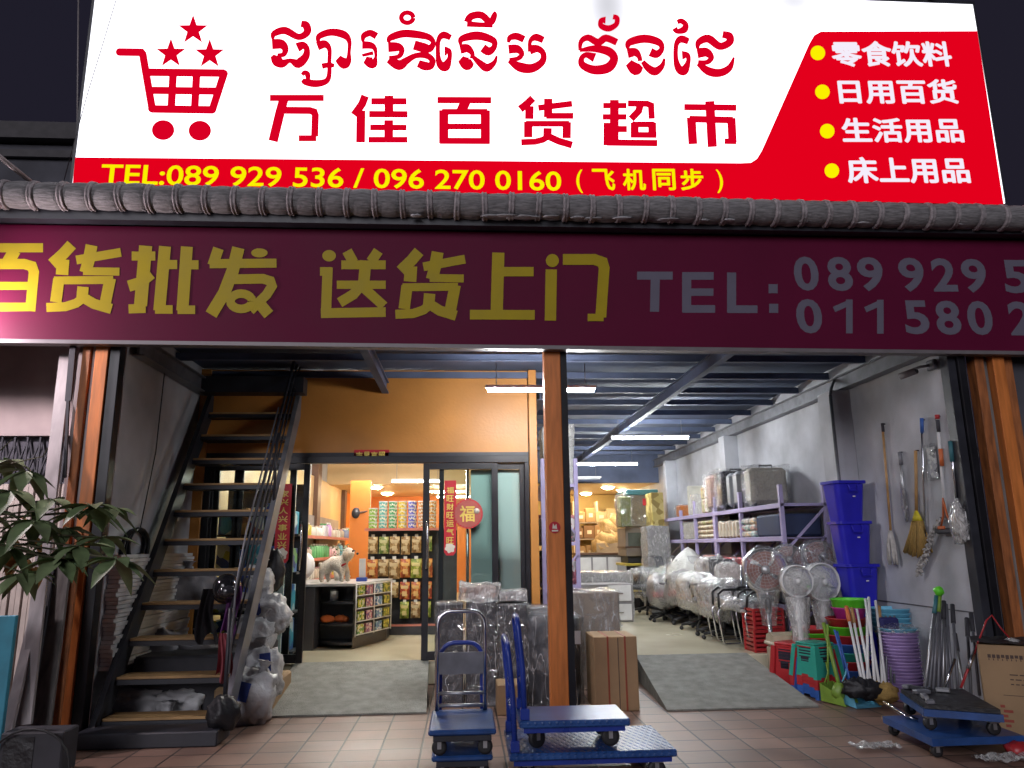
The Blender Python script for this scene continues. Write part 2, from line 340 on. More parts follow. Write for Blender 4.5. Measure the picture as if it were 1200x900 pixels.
M_ = dict(
    pave=tiles('terracotta_paving', (.33, .20, .15), (.055, .045, .04), .31, .42),
    floor=pm('shop_floor_tile', (.60, .55, .40), .22, var=.06, scale=1.2),
    road=pm('asphalt', (.06, .06, .06), .8, bump=.4, bscale=90),
    conc=pm('rough_concrete', (.26, .26, .232), .75, var=.34, scale=9, bump=.6, bscale=70, det=12),
    plaster=pm('grey_plaster', (.54, .55, .59), .8, var=.34, scale=1.6, bump=.15, bscale=60, det=8),
    seam=pm('dark_seam', (.12, .12, .13), .8),
    orange=pm('orange_wall_paint', (.56, .235, .05), .45, var=.24, scale=1.3, det=9, bump=.1, bscale=30),
    orange2=pm('orange_door_paint', (.66, .20, .03), .45, var=.15, scale=2),
    beige=pm('beige_panel', (.62, .42, .20), .5, var=.15, scale=2),
    brown=pm('brown_trim', (.12, .06, .035), .5),
    post=pm('orange_steel_paint', (.74, .235, .055), .42, var=.3, scale=4, stretch=(6, 6, .7)),
    rust=pm('rusty_orange_steel', (.42, .14, .04), .6, var=.5, scale=5, bump=.25, bscale=30, stretch=(5, 5, .8)),
    black=pm('black_aluminium', (.012, .012, .016), .35, var=.3),
    steel=pm('navy_steel', (.095, .12, .20), .65, var=.3, scale=3),
    deck=pm('navy_deck', (.085, .115, .19), .75, var=.3, scale=2),
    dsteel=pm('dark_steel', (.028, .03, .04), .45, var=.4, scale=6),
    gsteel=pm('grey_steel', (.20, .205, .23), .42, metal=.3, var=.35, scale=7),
    alu=pm('aluminium', (.22, .20, .21), .5, metal=.3, var=.2),
    chrome=pm('chrome', (.62, .63, .66), .18, metal=1, var=.1),
    tread=pm('stair_plywood', (.52, .31, .13), .6, var=.4, scale=5, stretch=(1, 9, 4), bump=.1),
    white=pm('white_paint', (.72, .72, .72), .45, var=.12),
    pole=pm('pale_pole', (.38, .34, .34), .6, var=.3, scale=4, stretch=(4, 4, .5)),
    grey=pm('weathered_board', (.20, .19, .18), .75, var=.45, scale=4, stretch=(6, 6, .6), bump=.2),
    gdark=pm('dark_board', (.05, .05, .06), .7, var=.4),
    ridge=pm('cement_ridge_tile', (.31, .30, .305), .75, var=.5, scale=9, bump=.7, bscale=26, stretch=(1, 7, 7)),
    collar=pm('pale_tile_collar', (.40, .36, .37), .7, var=.5, scale=22, bump=.6, bscale=60),
    mortar=pm('pale_mortar', (.50, .50, .52), .9, var=.4, bump=.5),
    banner=pm('crimson_banner_vinyl', (.125, .004, .036), .6, var=.12, scale=1.2, spec=.18),
    byel=pm('yellow_vinyl', (.46, .35, .012), .5, var=.08, spec=.2), bsil=pm('silver_vinyl', (.16, .15, .20), .5, var=.08, spec=.2),
    pinkwall=pm('mauve_wall', (.44, .36, .35), .8, var=.25, scale=2), shutter=pm('beige_shutter', (.52, .45, .40), .55, var=.2),
    nwall=pm('neighbour_concrete', (.10, .10, .12), .85, var=.4, scale=1.5),
    red=pm('red_paper', (.55, .015, .03), .5, var=.15, scale=9), gold=pm('gold_ink', (.80, .58, .12), .4), creamy=pm('cream_ink', (.8, .74, .62), .5),
    glass=glassm('window_glass'), frost=pm('frosted_film', (.50, .60, .57), .35, var=.06, scale=1),
    tube=em('tube_light', (.95, .98, 1), 180), tube2=em('tube_light_deep', (1, .93, .80), 60), down=em('downlight_glow', (1, .74, .40), 75), offtube=pm('unlit_tube', (.55, .57, .6), .4),
    rubber=pm('black_rubber', (.018, .018, .02), .55, var=.3),
    card=pm('brown_cardboard', (.36, .235, .125), .75, var=.18, scale=3, bump=.05), tape=pm('parcel_tape', (.26, .10, .05), .35),
    film=film('clear_wrap', (.86, .87, .9), lo=.03, hi=.55, scale=4.5, bump=1.0, bscale=7, rough=.10), film2=film('milky_wrap', (.90, .90, .88), lo=.35, hi=.80, rough=.2), film3=film('thin_clear_wrap', lo=.03, hi=.30, bscale=14),
)
TC = M_['pave'].node_tree.nodes
# ================================================================ GROUND, FLOOR, RAMPS
b = MB(); b.add([(-70, -70, -.012), (70, -70, -.012), (70, 70, -.012), (-70, 70, -.012)], [(0, 1, 2, 3)]); tag(b.ob('ground', M_['road']), kind='structure')
b = MB(); b.box(-9, 9, 1.5, 9.2, -.008, 0); tag(b.ob('pavement', M_['pave']), kind='structure')
b = MB(); b.box(-3.1, 4.6, 8.9, 22, 0, .25, .012); tag(b.ob('shop_floor', M_['floor']), kind='structure')
def ramp(xl0, xr0, xl1, xr1, y0, y1):
    V = [(xl0, y0, .004), (xr0, y0, .004), (xr1, y1, .004), (xl1, y1, .004), (xl0, y0, .02), (xr0, y0, .02), (xr1, y1, .262), (xl1, y1, .262)]
    b = MB(); b.add(V, [(0, 1, 2, 3), (4, 5, 6, 7), (0, 1, 5, 4), (1, 2, 6, 5), (2, 3, 7, 6), (3, 0, 4, 7)]); return tag(b.ob('ramp', M_['conc']), kind='structure')
ramp(-1.85, -.33, -1.86, -.38, 7.40, 8.93); ramp(1.87, 3.30, 1.98, 3.28, 7.22, 8.93)

# ================================================================ THE SHOP BUILDING
shop = T('shop_building', 'open two-bay shop with orange fascia wall, orange posts and navy steel ceiling', 'building', (.85, 6.6, 0))
def part(n, mat, b, par=None, lab=None): o = b.ob(n, M_[mat] if isinstance(mat, str) else mat, par or shop); (tag(o, lab) if lab else None); return o
b = MB(); b.box(-3.28, -3.1, 6.9, 22, -.1, 3.62); part('side_wall', 'plaster', b, lab='grey plastered wall behind the stairs')
b = MB(); b.box(4.6, 4.8, 6.7, 22, -.1, 3.62); w = part('side_wall', 'plaster', b, lab='grey plastered wall hung with mops')
b = MB(); b.box(4.594, 4.599, 6.7, 8.35, .86, .872); b.box(4.594, 4.599, 8.95, 17, 1.2, 1.208); part('panel_seam', 'seam', b, w)
b = MB(); b.box(-2.99, .78, 8.9, 9.02, 2.56, 3.6); fw = part('fascia_wall', 'orange', b, lab='blank orange wall over the sliding doors')
b = MB(); b.box(-3.098, -2.985, 8.86, 9.02, .25, 3.6, .004); part('jamb', 'orange', b)
b = MB(); b.box(.79, .885, 8.84, 9.06, .25, 3.6, .004); part('jamb', 'orange', b)
b = MB(); b.box(.80, .88, 9.07, 21.9, .25, 3.6); part('partition_wall', 'beige', b)
b = MB(); b.box(-3.09, -3.04, 9.1, 15.6, .25, 2.95); part('inner_lining', 'beige', b); b = MB(); b.box(-3.09, -3.045, 15.95, 19.2, .25, 2.95); part('inner_lining', 'beige', b)
b = MB(); b.box(-3.09, -2.95, 15.6, 15.95, .25, 3.4); part('lining_post', 'brown', b); b = MB(); b.box(-3.09, -2.95, 19.2, 19.5, .25, 3.4); part('lining_post', 'brown', b)
b = MB(); b.box(-3.09, .80, 21.85, 22, .25, 3.0); part('rear_wall', 'orange2', b)
b = MB(); b.box(-3.09, -3.04, 19.55, 21.85, .25, 2.95); part('rear_lining', 'orange2', b)
b = MB(); b.box(-2.12, -1.74, 14.4, 14.5, .25, 2.75); part('pilaster', 'orange2', b)
b = MB(); b.box(.88, 4.6, 21.85, 22, .25, 3.0); part('rear_wall', pm('warm_cream_wall', (.66, .50, .22), .6, var=.1), b)
b = MB(); b.box(-3.1, 4.6, 17.5, 22, 2.93, 3.0); part('lowered_ceiling', pm('cream_ceiling', (.66, .50, .30), .6, var=.05), b)
b = MB(); b.box(.88, 4.6, 17.40, 17.5, 2.92, 3.6); part('bulkhead', 'steel', b); b = MB(); b.box(-3.1, .80, 17.40, 17.5, 2.92, 3.6); part('bulkhead', 'beige', b)
b = MB(); b.box(-3.2, 4.7, 6.7, 17.5, 3.62, 3.68)
part('ceiling_deck', 'deck', b)
for i in range(12):
    y = 7.15 + i * .87
    b = MB(); b.box(-3.09, 4.59, y, y + .045, 3.51, 3.582); b.box(-3.09, 4.59, y - .012, y + .047, 3.503, 3.512); part('joist', 'steel', b)
def ibeam(x, y0, y1, w=.11, h=.17, z=3.275, mat='steel'):
    b = MB(); b.box(x - .012, x + .012, y0, y1, z + .012, z + h - .012); b.box(x - w / 2, x + w / 2, y0, y1, z, z + .012); b.box(x - w / 2, x + w / 2, y0, y1, z + h - .012, z + h); return part('beam', mat, b)
ibeam(2.62, 6.72, 17.38, .08, .14, 3.31); ibeam(-.93, 6.72, 8.88, .08, .14, 3.31); ibeam(4.52, 6.72, 17.38, .12, mat='gsteel'); ibeam(-3.02, 6.95, 8.85, .12, mat='gsteel'); ibeam(.96, 9.1, 17.38)
for y, w in ((8.45, .34), (12.2, .26), (15.9, .2)):
    b = MB(); b.box(4.36, 4.598, y, y + w, .0 if y < 8.9 else .25, 3.27, .006); part('pilaster', 'plaster', b)
b = MB(); b.tube([(4.33, 8.40, .3), (4.33, 8.40, 3.2)], .02); b.tube([(4.33, 8.40, 3.2), (4.40, 8.5, 3.3), (4.5, 8.6, 3.42)], .018); part('conduit', 'gsteel', b)
# the posts of the front
b = MB(); b.box(.735, .885, 6.58, 6.72, .012, 3.45, .006); p = part('post', 'post', b, lab='orange steel post between the two bays')
b = MB(); b.box(.72, .90, 6.56, 6.74, .0, .14, .01); part('foot', 'black', b, p)
b = MB(); b.box(.887, .945, 6.60, 6.72, 0, 3.45); part('edge_strip', 'black', b, p)
q = Q(651, 618, .81)
b = MB(); b.lathe([(.001, 0), (.05, 0), (.05, .003), (.001, .003)], P(650, 618, 6.574), 24, Matrix.Rotation(R(90), 3, 'X'), smooth=False); st = part('sticker', 'red', b, p, 'round red paper sticker')
b = MB(); c = P(650, 618, 6.568)
b.prism([(c.x - .025, c.z - .035), (c.x + .03, c.z - .035), (c.x + .03, c.z - .022), (c.x - .025, c.z - .022)], 'y', c.y, c.y + .002)
b.add(*[[(c.x + (x - .5) * .07 * 1, c.y, c.z + z) for x, z in ((.2, -.01), (.8, -.012), (.72, .03), (.5, .012), (.3, .035))], [(0, 1, 2, 3, 4)]]); part('print', 'creamy', b, st)
def postset(xs, side):
    for x0, x1, mat, dy in xs:
        b = MB(); b.box(x0, x1, 6.6 + dy, 6.72 + dy * .5, 0, 3.5, .004); part('post', mat, b)
postset([(-3.235, -3.125, 'post', 0), (-3.118, -3.03, 'black', .02), (-3.27, -3.24, 'pole', .03), (-3.345, -3.275, 'rust', 0), (-3.40, -3.35, 'pole', .05)], -1)
postset([(4.58, 4.66, 'dsteel', .0), (4.665, 4.735, 'black', -.03), (4.85, 4.94, 'rust', 0), (4.95, 5.005, 'grey', .05), (5.01, 5.125, 'post', -.03), (5.13, 5.24, 'rust', .02)], 1)
b = MB(); b.box(4.74, 4.845, 6.72, 6.8, 0, 3.5); b.box(5.25, 9, 6.7, 6.85, 0, 3.5); part('front_pier', 'nwall', b)
b = MB(); pts = [(4.79, 6.69, 3.3), (4.80, 6.68, 2.9), (4.77, 6.69, 2.6), (4.815, 6.68, 2.3), (4.79, 6.69, 2.0), (4.80, 6.69, 1.3)]; b.tube(pts, .008, 6); part('cable', 'black', b)
# ---- shopfront: black aluminium frame, sliding leaves
YS = 8.92
def sx(px): return P(px, 650, YS).x
fr = MB()
fr.box(-2.98, .785, YS - .05, YS + .06, 2.475, 2.558, .004); fr.box(-2.98, -2.90, YS - .05, YS + .06, .25, 2.475, .004); fr.box(.73, .785, YS - .05, YS + .06, .25, 2.475, .004)
fr.box(-2.9, sx(340), YS - .05, YS + .06, .25, .31)
sf = part('shopfront_frame', 'black', fr)
b = MB(); b.box(-2.98, .785, YS - .03, YS + .02, 2.559, 2.60); part('head_flashing', 'dsteel', b, sf)
b = MB(); b.box(-2.98, sx(338), 8.60, 8.86, .0, .24, .01); part('plinth', 'black', b)
def leaf(x0, x1, y, st=.085, hx=None, z0=.262, lab=None):
    b = MB(); b.box(x0, x0 + st, y - .02, y + .02, z0, 2.47, .003); b.box(x1 - st, x1, y - .02, y + .02, z0, 2.47, .003)
    b.box(x0 + st, x1 - st, y - .019, y + .019, z0, z0 + .09); b.box(x0 + st, x1 - st, y - .019, y + .019, 2.40, 2.47)
    o = part('sliding_door', 'black', b, None, lab)
    b = MB(); b.box(x0 + st, x1 - st, y - .004, y + .004, z0 + .09, 2.40); part('pane', 'glass', b, o)
    if hx:
        b = MB(); b.tube([(hx, y - .02, 1.25), (hx, y - .06, 1.27), (hx + .012, y - .075, 1.40), (hx + .015, y - .08, 1.52), (hx + .012, y - .075, 1.64), (hx, y - .06, 1.77), (hx, y - .02, 1.79)], .014, 8); part('handle', 'chrome', b, o)
    return o
leaf(-2.89, sx(276), YS + .025, .07, lab='fixed glass bay behind the stairs'); leaf(sx(272), sx(343), YS + .025, .075)
leaf(sx(333) - .9, sx(360), YS - .022, .07, sx(354) - .01, lab='left sliding door slid open')
leaf(sx(495), sx(584), YS - .022, .075, sx(500), lab='right sliding door slid open'); leaf(sx(514), .73, YS + .028, .055)
b = MB(); b.box(sx(552), .725, YS + .09, YS + .10, .34, 2.40); part('frosted_screen', 'frost', b)
b = MB(); b.tube([(sx(548), YS + .08, .3), (sx(548), YS + .08, 2.4)], .02, 8); part('screen_rail', 'chrome', b)

# ================================================================ NEIGHBOURS
nb = T('neighbour_house', 'mauve house next door with beige folding shutter and dark lattice', 'house', (-4.6, 7.6, 0))
b = MB(); b.box(-9, -3.30, 7.6, 7.75, 2.62, 4.3); b.box(-9, -5.3, 7.6, 7.75, 0, 2.62); part('wall', 'pinkwall', b, nb)
b = MB()
for i in range(34): b.box(-5.3 + i * .06, -5.3 + i * .06 + .045, 7.62 + (i % 2) * .02, 7.68, 0, 2.15)
part('shutter', 'shutter', b, nb)
b = MB()
for i in range(17):
    x = -5.25 + i * .12; b.beam((x, 7.64, 2.17), (x + .12, 7.64, 2.60), .018, .012); b.beam((x + .12, 7.655, 2.17), (x, 7.655, 2.60), .018, .012); b.box(x - .008, x + .008, 7.62, 7.635, 2.15, 2.62)
part('lattice', 'gdark', b, nb)
b = MB(); b.box(-5.3, -3.3, 7.69, 7.74, 0, 2.62); part('recess_panel', 'nwall', b, nb)
fh = T('concrete_house', 'dark concrete house far left behind the lit sign with cornice', 'house', (-9, 14, 0))
b = MB(); b.box(-16, -5.2, 14, 20, 0, 9.35); part('wall', 'nwall', b, fh)
b = MB(); b.box(-16.2, -5.05, 13.8, 20.2, 9.4, 9.75); b.box(-16.1, -5.12, 13.9, 20.1, 9.05, 9.2); part('cornice', pm('neighbour_cornice', (.10, .095, .10), .85, var=.3), b, fh)
# a lamp on the house next door: its glow catches the end of the crimson banner
lt = T('wall_lamp', 'white wall lamp on neighbouring front at end of crimson banner', 'lamp', (-4.52, 6.2, 3.45))
b = MB(); b.box(-4.59, -4.45, 6.0, 6.49, 3.47, 3.52, .02); part('housing', 'white', b, lt)
b = MB(); b.blob((-4.52, 6.1, 3.40), (.06, .07, .05), 0); part('bulb', em('lamp_bulb', (1, .84, .90), 700), b, lt)

# ================================================================ ROOF EDGE, BANNER, SIGN
ra = T('ridge_tile_row', 'row of ribbed grey ridge tiles along the roof edge under the lit sign', 'roof edge', (.45, 6.35, 4.55))
MX = Matrix.Rotation(R(90), 3, 'Y')
x = -6.0; random.seed(3)
while x < 7.4:
    L_ = .247; z = 4.545 - .006 * (x - .45) + random.uniform(-.006, .006); y = 6.35 + random.uniform(-.008, .008)
    b = MB(); cl = MB(); b.lathe([(.106, 0), (.116, L_ * .25), (.124, L_ * .55), (.122, L_ * .8), (.112, L_ + .01)], (x, y, z), 28, MX)
    tl = random.uniform(-.05, .05)
    cl.lathe([(.114, -.012), (.130, -.006), (.134, .006), (.128, .012), (.124, .018), (.131, .028), (.129, .038), (.114, .044)], (x, y, z), 28, Matrix.Rotation(R(90) + tl, 3, 'Y') )
    x += L_
    o = part('tile', 'ridge', b, ra); part('collar', 'collar', cl, o)
b = MB()
for i in range(22):
    x = random.uniform(-.5, 5.2); b.blob((x, 6.30 + random.uniform(-.02, .02), 4.425), (random.uniform(.04, .10), .03, .010), .5, i, 10)
part('mortar', 'mortar', b, ra)
b = MB(); b.box(-7, 8, 6.38, 6.49, 4.37, 4.47); part('gutter_beam', 'dsteel', b, ra)
b = MB(); b.box(-7, 8, 6.50, 9.0, 4.36, 4.40); part('roof_slab', 'nwall', b, ra)

YB = 6.5
bn = T('shop_banner', 'long crimson shop banner with yellow and silver characters under the roof edge', 'banner', (.6, YB, 3.26))
def bz(x): return 3.255 - .0065 * (x - 1)
b = MB(); b.prism([(-7, bz(-7)), (8, bz(8)), (8, 4.40), (-7, 4.45)], 'y', YB, YB + .07); part('panel', 'banner', b, bn)
b = MB(); b.prism([(-7, bz(-7) - .022), (8, bz(8) - .022), (8, bz(8) + .012), (-7, bz(-7) + .012)], 'y', YB - .012, YB + .09); part('trim', 'alu', b, bn)
def onplane(mb, shapes, Y, sc, ox, oy, st=.00015):
    """shapes drawn on the photo's picture of a sign, put back on the sign's own plane"""
    for i, (V, Fc) in enumerate(shapes): mb.add([P(ox + a / sc, oy + c / sc, Y - i * st) for a, c in V], Fc)
    return mb
Rb = ribbon
huo = lambda fx, fy: [Rb([(fx(x), fy(y)) for x, y in p], w) for p, w in (([(252, 170), (225, 200), (183, 238)], 40), ([(222, 222), (218, 276)], 44), ([(322, 172), (312, 225), (300, 268)], 42), ([(268, 224), (425, 197)], 31), ([(292, 263), (420, 265)], 28), ([(190, 296), (398, 294)], 28), ([(207, 290), (196, 372)], 40), ([(388, 288), (370, 375)], 40), ([(292, 318), (288, 362)], 40), ([(163, 391), (230, 388), (268, 376), (300, 352)], 32), ([(296, 358), (330, 378), (392, 396)], 36))]
I = lambda a: a
sh = [Rb(p, w) for p, w in (([(-95, 181), (151, 181)], 32), ([(52, 190), (22, 242)], 44), ([(-62, 238), (85, 238), (112, 246), (119, 266), (106, 404)], 36), ([(-58, 225), (-62, 404)], 44), ([(-62, 315), (104, 315)], 28), ([(-62, 390), (106, 389)], 30))]
sh += huo(I, I)
sh += [Rb(p, w) for p, w in (([(512, 174), (494, 385)], 46), ([(452, 396), (512, 394)], 32), ([(463, 210), (546, 210)], 32), ([(452, 316), (492, 304), (532, 272)], 40), ([(580, 176), (560, 402)], 42), ([(578, 240), (623, 240)], 32), ([(545, 398), (607, 398)], 30), ([(657, 177), (641, 402)], 42), ([(655, 241), (698, 241)], 32), ([(624, 399), (686, 399)], 30))]
sh += [Rb(p, w) for p, w in (([(768, 183), (748, 243)], 38), ([(737, 237), (972, 235)], 32), ([(838, 181), (818, 262), (788, 340), (742, 416)], 44), ([(800, 292), (925, 290), (950, 298), (956, 316), (938, 345), (880, 402)], 34), ([(900, 362), (945, 416)], 40))]
sh += [disc(912, 199, 29, 16), ring(848, 369, 38, 27, 30)]
b = MB(); onplane(b, sh, YB - .0012, 3, 0, 230); part('yellow_characters', 'byel', b, bn); b = MB()
sh = [disc(-43, 209, 24, 20)] + [Rb(p, w) for p, w in (([(-75, 264), (-34, 264)], 30), ([(-48, 250), (-54, 412)], 36), ([(-72, 411), (156, 407)], 34), ([(20, 192), (42, 232)], 36), ([(130, 192), (104, 230)], 36), ([(0, 241), (156, 241)], 31), ([(-16, 311), (156, 311)], 29), ([(86, 226), (78, 312)], 40), ([(76, 305), (42, 345), (-6, 374)], 36), ([(82, 325), (150, 386)], 34))]
sh += huo(lambda x: (x - 163) * .935 + 190, lambda y: y + 24)
sh += [Rb(p, w) for p, w in (([(552, 198), (546, 415)], 43), ([(566, 265), (676, 265)], 33), ([(452, 416), (680, 417)], 34), ([(738, 257), (735, 437)], 40), ([(779, 222), (890, 222), (918, 232), (924, 252), (912, 425)], 38), ([(866, 426), (922, 426)], 26))] + [disc(742, 226, 23, 23)]
onplane(b, sh, YB - .0012, 3, 400, 230); part('yellow_characters', 'byel', b, bn)
b = MB(); onplane(b, [Rb([(1040, 279), (1165, 279)], 28), Rb([(1104, 280), (1101, 406)], 32)], YB - .0012, 3, 400, 230)
onplane(b, [Rb(p, w) for p, w in (([(14, 267), (14, 408)], 32), ([(0, 280), (109, 280)], 27), ([(0, 337), (108, 337)], 26), ([(0, 396), (114, 396)], 27), ([(172, 268), (172, 409)], 32), ([(158, 397), (263, 397)], 27), ([(302, 325), (334, 325)], 32), ([(304, 394), (336, 394)], 32))], YB - .0012, 3, 800, 230)
def boxtext(mb, body, x0, x1, yt, yb, Y, bold=0, off=0, slope=0):
    """lettering filling a box of the sign"""
    a = P(x0, yb, Y); c = P(x1, yb + slope * (x1 - x0), Y); d = P(x0, yt, Y); H = d.z - a.z
    text(mb, body, lambda u, v, i: Vector((a.x + (c.x - a.x) * u, Y - i * .0003, a.z + (c.z - a.z) * u + H * v)), bold, off)
for s_, x0, x1, y0, y1 in [(c, a / 3 + 800, d / 3 + 800, y0 / 3 + 230, y1 / 3 + 230) for c, a, d, y0, y1 in (('0', 397, 484, 212, 332), ('8', 515, 603, 213, 333), ('9', 622, 712, 214, 334), ('9', 768, 857, 216, 336), ('2', 884, 970, 218, 335), ('9', 990, 1077, 220, 339), ('5', 1138, 1226, 224, 341), ('3', 1246, 1330, 226, 342), ('6', 1350, 1436, 228, 343), ('0', 405, 496, 361, 482), ('5', 787, 873, 366, 485), ('8', 898, 985, 367, 487), ('0', 1010, 1098, 368, 488), ('2', 1156, 1245, 370, 489), ('6', 1262, 1350, 371, 490), ('7', 1370, 1450, 372, 491))]:
    boxtext(b, s_, x0, x1, y0, y1, YB - .0012, 0, .028)
onplane(b, [Rb(p, w) for p, w in (([(586, 363), (586, 482)], 23), ([(532, 398), (586, 374)], 20), ([(695, 364), (695, 483)], 23), ([(642, 399), (695, 375)], 20))], YB - .0012, 3, 800, 230); part('silver_lettering', 'bsil', b, bn)

YG = 6.65
sg = T('lit_shop_sign', 'huge backlit white and red sign with shopping cart emblem above the ridge tiles', 'sign', (.9, YG, 4.8))
def emn(name, col, s, holes=()):
    """backlit acrylic; near a dead tube behind the face the glow drops"""
    m = em(name, col, s); t = m.node_tree; e = [n for n in t.nodes if n.type == 'EMISSION'][0]; L = t.links
    tc = t.nodes.new('ShaderNodeTexCoord'); val = None
    for (c, rx, rz, lo) in holes:
        mp = t.nodes.new('ShaderNodeMapping'); mp.vector_type = 'POINT'; mp.inputs['Location'].default_value = (-c[0] / rx, 0, -c[1] / rz); mp.inputs['Scale'].default_value = (1 / rx, 0, 1 / rz)
        L.new(tc.outputs['Object'], mp.inputs[0]); vl = t.nodes.new('ShaderNodeVectorMath'); vl.operation = 'LENGTH'; L.new(mp.outputs[0], vl.inputs[0])
        mr = t.nodes.new('ShaderNodeMapRange'); mr.interpolation_type = 'SMOOTHSTEP'; L.new(vl.outputs['Value'], mr.inputs[0]); mr.inputs[1].default_value = 0; mr.inputs[2].default_value = 1; mr.inputs[3].default_value = lo * s; mr.inputs[4].default_value = s
        if val is None: val = mr.outputs[0]
        else:
            mn = t.nodes.new('ShaderNodeMath'); mn.operation = 'MINIMUM'; L.new(val, mn.inputs[0]); L.new(mr.outputs[0], mn.inputs[1]); val = mn.outputs[0]
    if val: L.new(val, e.inputs[1])
    return m
h1 = P(712, 5, YG) - Vector((.9, YG, 4.8)); h2 = P(930, 0, YG) - Vector((.9, YG, 4.8))
mW = emn('backlit_white', (.93, .93, 1), 1.25, (((h1.x, h1.z), .60, 1.25, .30), ((h2.x, h2.z), .7, .5, .38)))
mR = em('backlit_red', (.80, .0, .012), 0.480); mY = em('backlit_yellow', (.95, .86, .0), 0.506); mL = em('backlit_pale', (.90, .84, .95), 0.506); mR2 = em('backlit_red_letter', (.72, .0, .018), 0.480)
xa, xb, za, zt = -3.632, 5.455, 4.845, 7.13
b = MB(); b.box(xa + .02, xb - .02, YG + .012, YG + .24, za + .01, zt - .005); part('casing', 'dsteel', b, sg)
b = MB(); b.prism([(xa, za), (xb, za - .02), (xb, zt), (xa, zt)], 'y', YG, YG + .01); part('white_face', mW, b, sg)
b = MB(); q = [(85.2, 216), (87.9, 184.3), (868, 191.2), (880, 190.6), (887, 186), (893, 176), (948, 52), (954, 41.5), (962, 37), (1145.2, 36.4), (1176.2, 240)]
b.add([P(x, y, YG - .004) for x, y in q], [tuple(range(len(q)))]); part('red_face', mR, b, sg)
b = MB(); b.box(xa - .02, xb + .02, YG - .01, YG + .02, zt, zt + .03); b.box(xa - .025, xa - .002, YG - .006, YG + .02, za, zt); b.box(xb + .002, xb + .02, YG - .006, YG + .02, za, zt); part('frame', 'dsteel', b, sg)
for px in (745, 952, 1088):
    b = MB(); c = P(px, 1, YG); b.box(c.x - .02, c.x + .02, YG - .12, YG, zt + .03, zt + .05); b.blob((c.x, YG - .12, zt + .04), (.05, .03, .02), .2, px); part('bracket', 'alu', b, sg)
# emblem
def star(cx, cy, r, rot=0): return [(cx + (r if k % 2 == 0 else r * .40) * math.sin(rot + k * math.pi / 5), cy - (r if k % 2 == 0 else r * .40) * math.cos(rot + k * math.pi / 5)) for k in range(10)], [tuple(range(10))]
b = MB(); onplane(b, [Rb([(110, 278), (248, 280), (258, 292), (318, 640)], 50), disc(110, 278, 25), Rb([(278, 407), (782, 413)], 50), disc(778, 416, 25), Rb([(779, 412), (702, 650)], 50), Rb([(314, 642), (702, 648)], 50), disc(702, 648, 25), disc(316, 640, 25), Rb([(452, 420), (440, 640)], 50), Rb([(602, 420), (590, 640)], 50), Rb([(308, 523), (742, 528)], 48), disc(388, 777, 72, 64, 32), disc(623, 781, 72, 64, 32), star(580, 138, 100), star(438, 288, 100), star(686, 292, 100)], YG - .004, 5.456, 120, 10); part('cart_emblem', mR2, b, sg)
# characters
b = MB()
onplane(b, [Rb(p, w) for p, w in (([(65, 59), (318, 59)], 30), ([(130, 66), (112, 130), (80, 262)], 45), ([(135, 117), (252, 118), (272, 124), (278, 140), (275, 240)], 34), ([(200, 248), (283, 248)], 29), ([(512, 49), (497, 88), (460, 140)], 38), ([(492, 118), (490, 268)], 42), ([(540, 75), (706, 75)], 31), ([(530, 135), (711, 136)], 31), ([(535, 197), (706, 198)], 28), ([(527, 255), (710, 255)], 28), ([(623, 48), (623, 140)], 42), ([(622, 163), (622, 256)], 42), ([(850, 69), (1103, 70)], 31), ([(984, 72), (962, 122)], 48), ([(872, 124), (1085, 124)], 28), ([(880, 116), (880, 273)], 44), ([(1075, 117), (1075, 274)], 44), ([(880, 193), (1075, 193)], 28), ([(862, 260), (1095, 261)], 30))], YG - .004, 4, 300, 100); part('red_characters', mR2, b, sg); b = MB()
onplane(b, [Rb(p, w) for p, w in (([(138, 60), (112, 85), (78, 112)], 36), ([(122, 97), (121, 158)], 40), ([(210, 62), (209, 150)], 40), ([(163, 106), (322, 86)], 29), ([(200, 143), (328, 143)], 29), ([(105, 180), (308, 180)], 28), ([(116, 170), (116, 244)], 40), ([(297, 172), (296, 248)], 40), ([(207, 200), (206, 240)], 40), ([(83, 267), (150, 264), (185, 255), (215, 236)], 30), ([(212, 240), (260, 262), (322, 280)], 34), ([(467, 95), (577, 95)], 27), ([(465, 148), (577, 148)], 27), ([(520, 68), (519, 268)], 42), ([(530, 205), (579, 205)], 30), ([(487, 175), (486, 282)], 36), ([(486, 268), (722, 271)], 31), ([(583, 85), (672, 86), (692, 94), (695, 157)], 30), ([(642, 88), (634, 120), (598, 158)], 34), ([(604, 183), (708, 183)], 28), ([(597, 232), (718, 233)], 28), ([(615, 174), (615, 244)], 38), ([(697, 174), (698, 246)], 38), ([(847, 102), (1092, 105)], 30), ([(967, 74), (979, 289)], 44), ([(872, 158), (1076, 163)], 32), ([(880, 150), (888, 276)], 42), ([(1068, 153), (1074, 268)], 40), ([(1036, 262), (1092, 263)], 27))], YG - .004, 4, 590, 100)
part('red_characters', mR2, b, sg)
K = lambda p, n=5: Rb([(q[0], q[1], q[2] * 1.12 + 7) for q in p], 10, n)
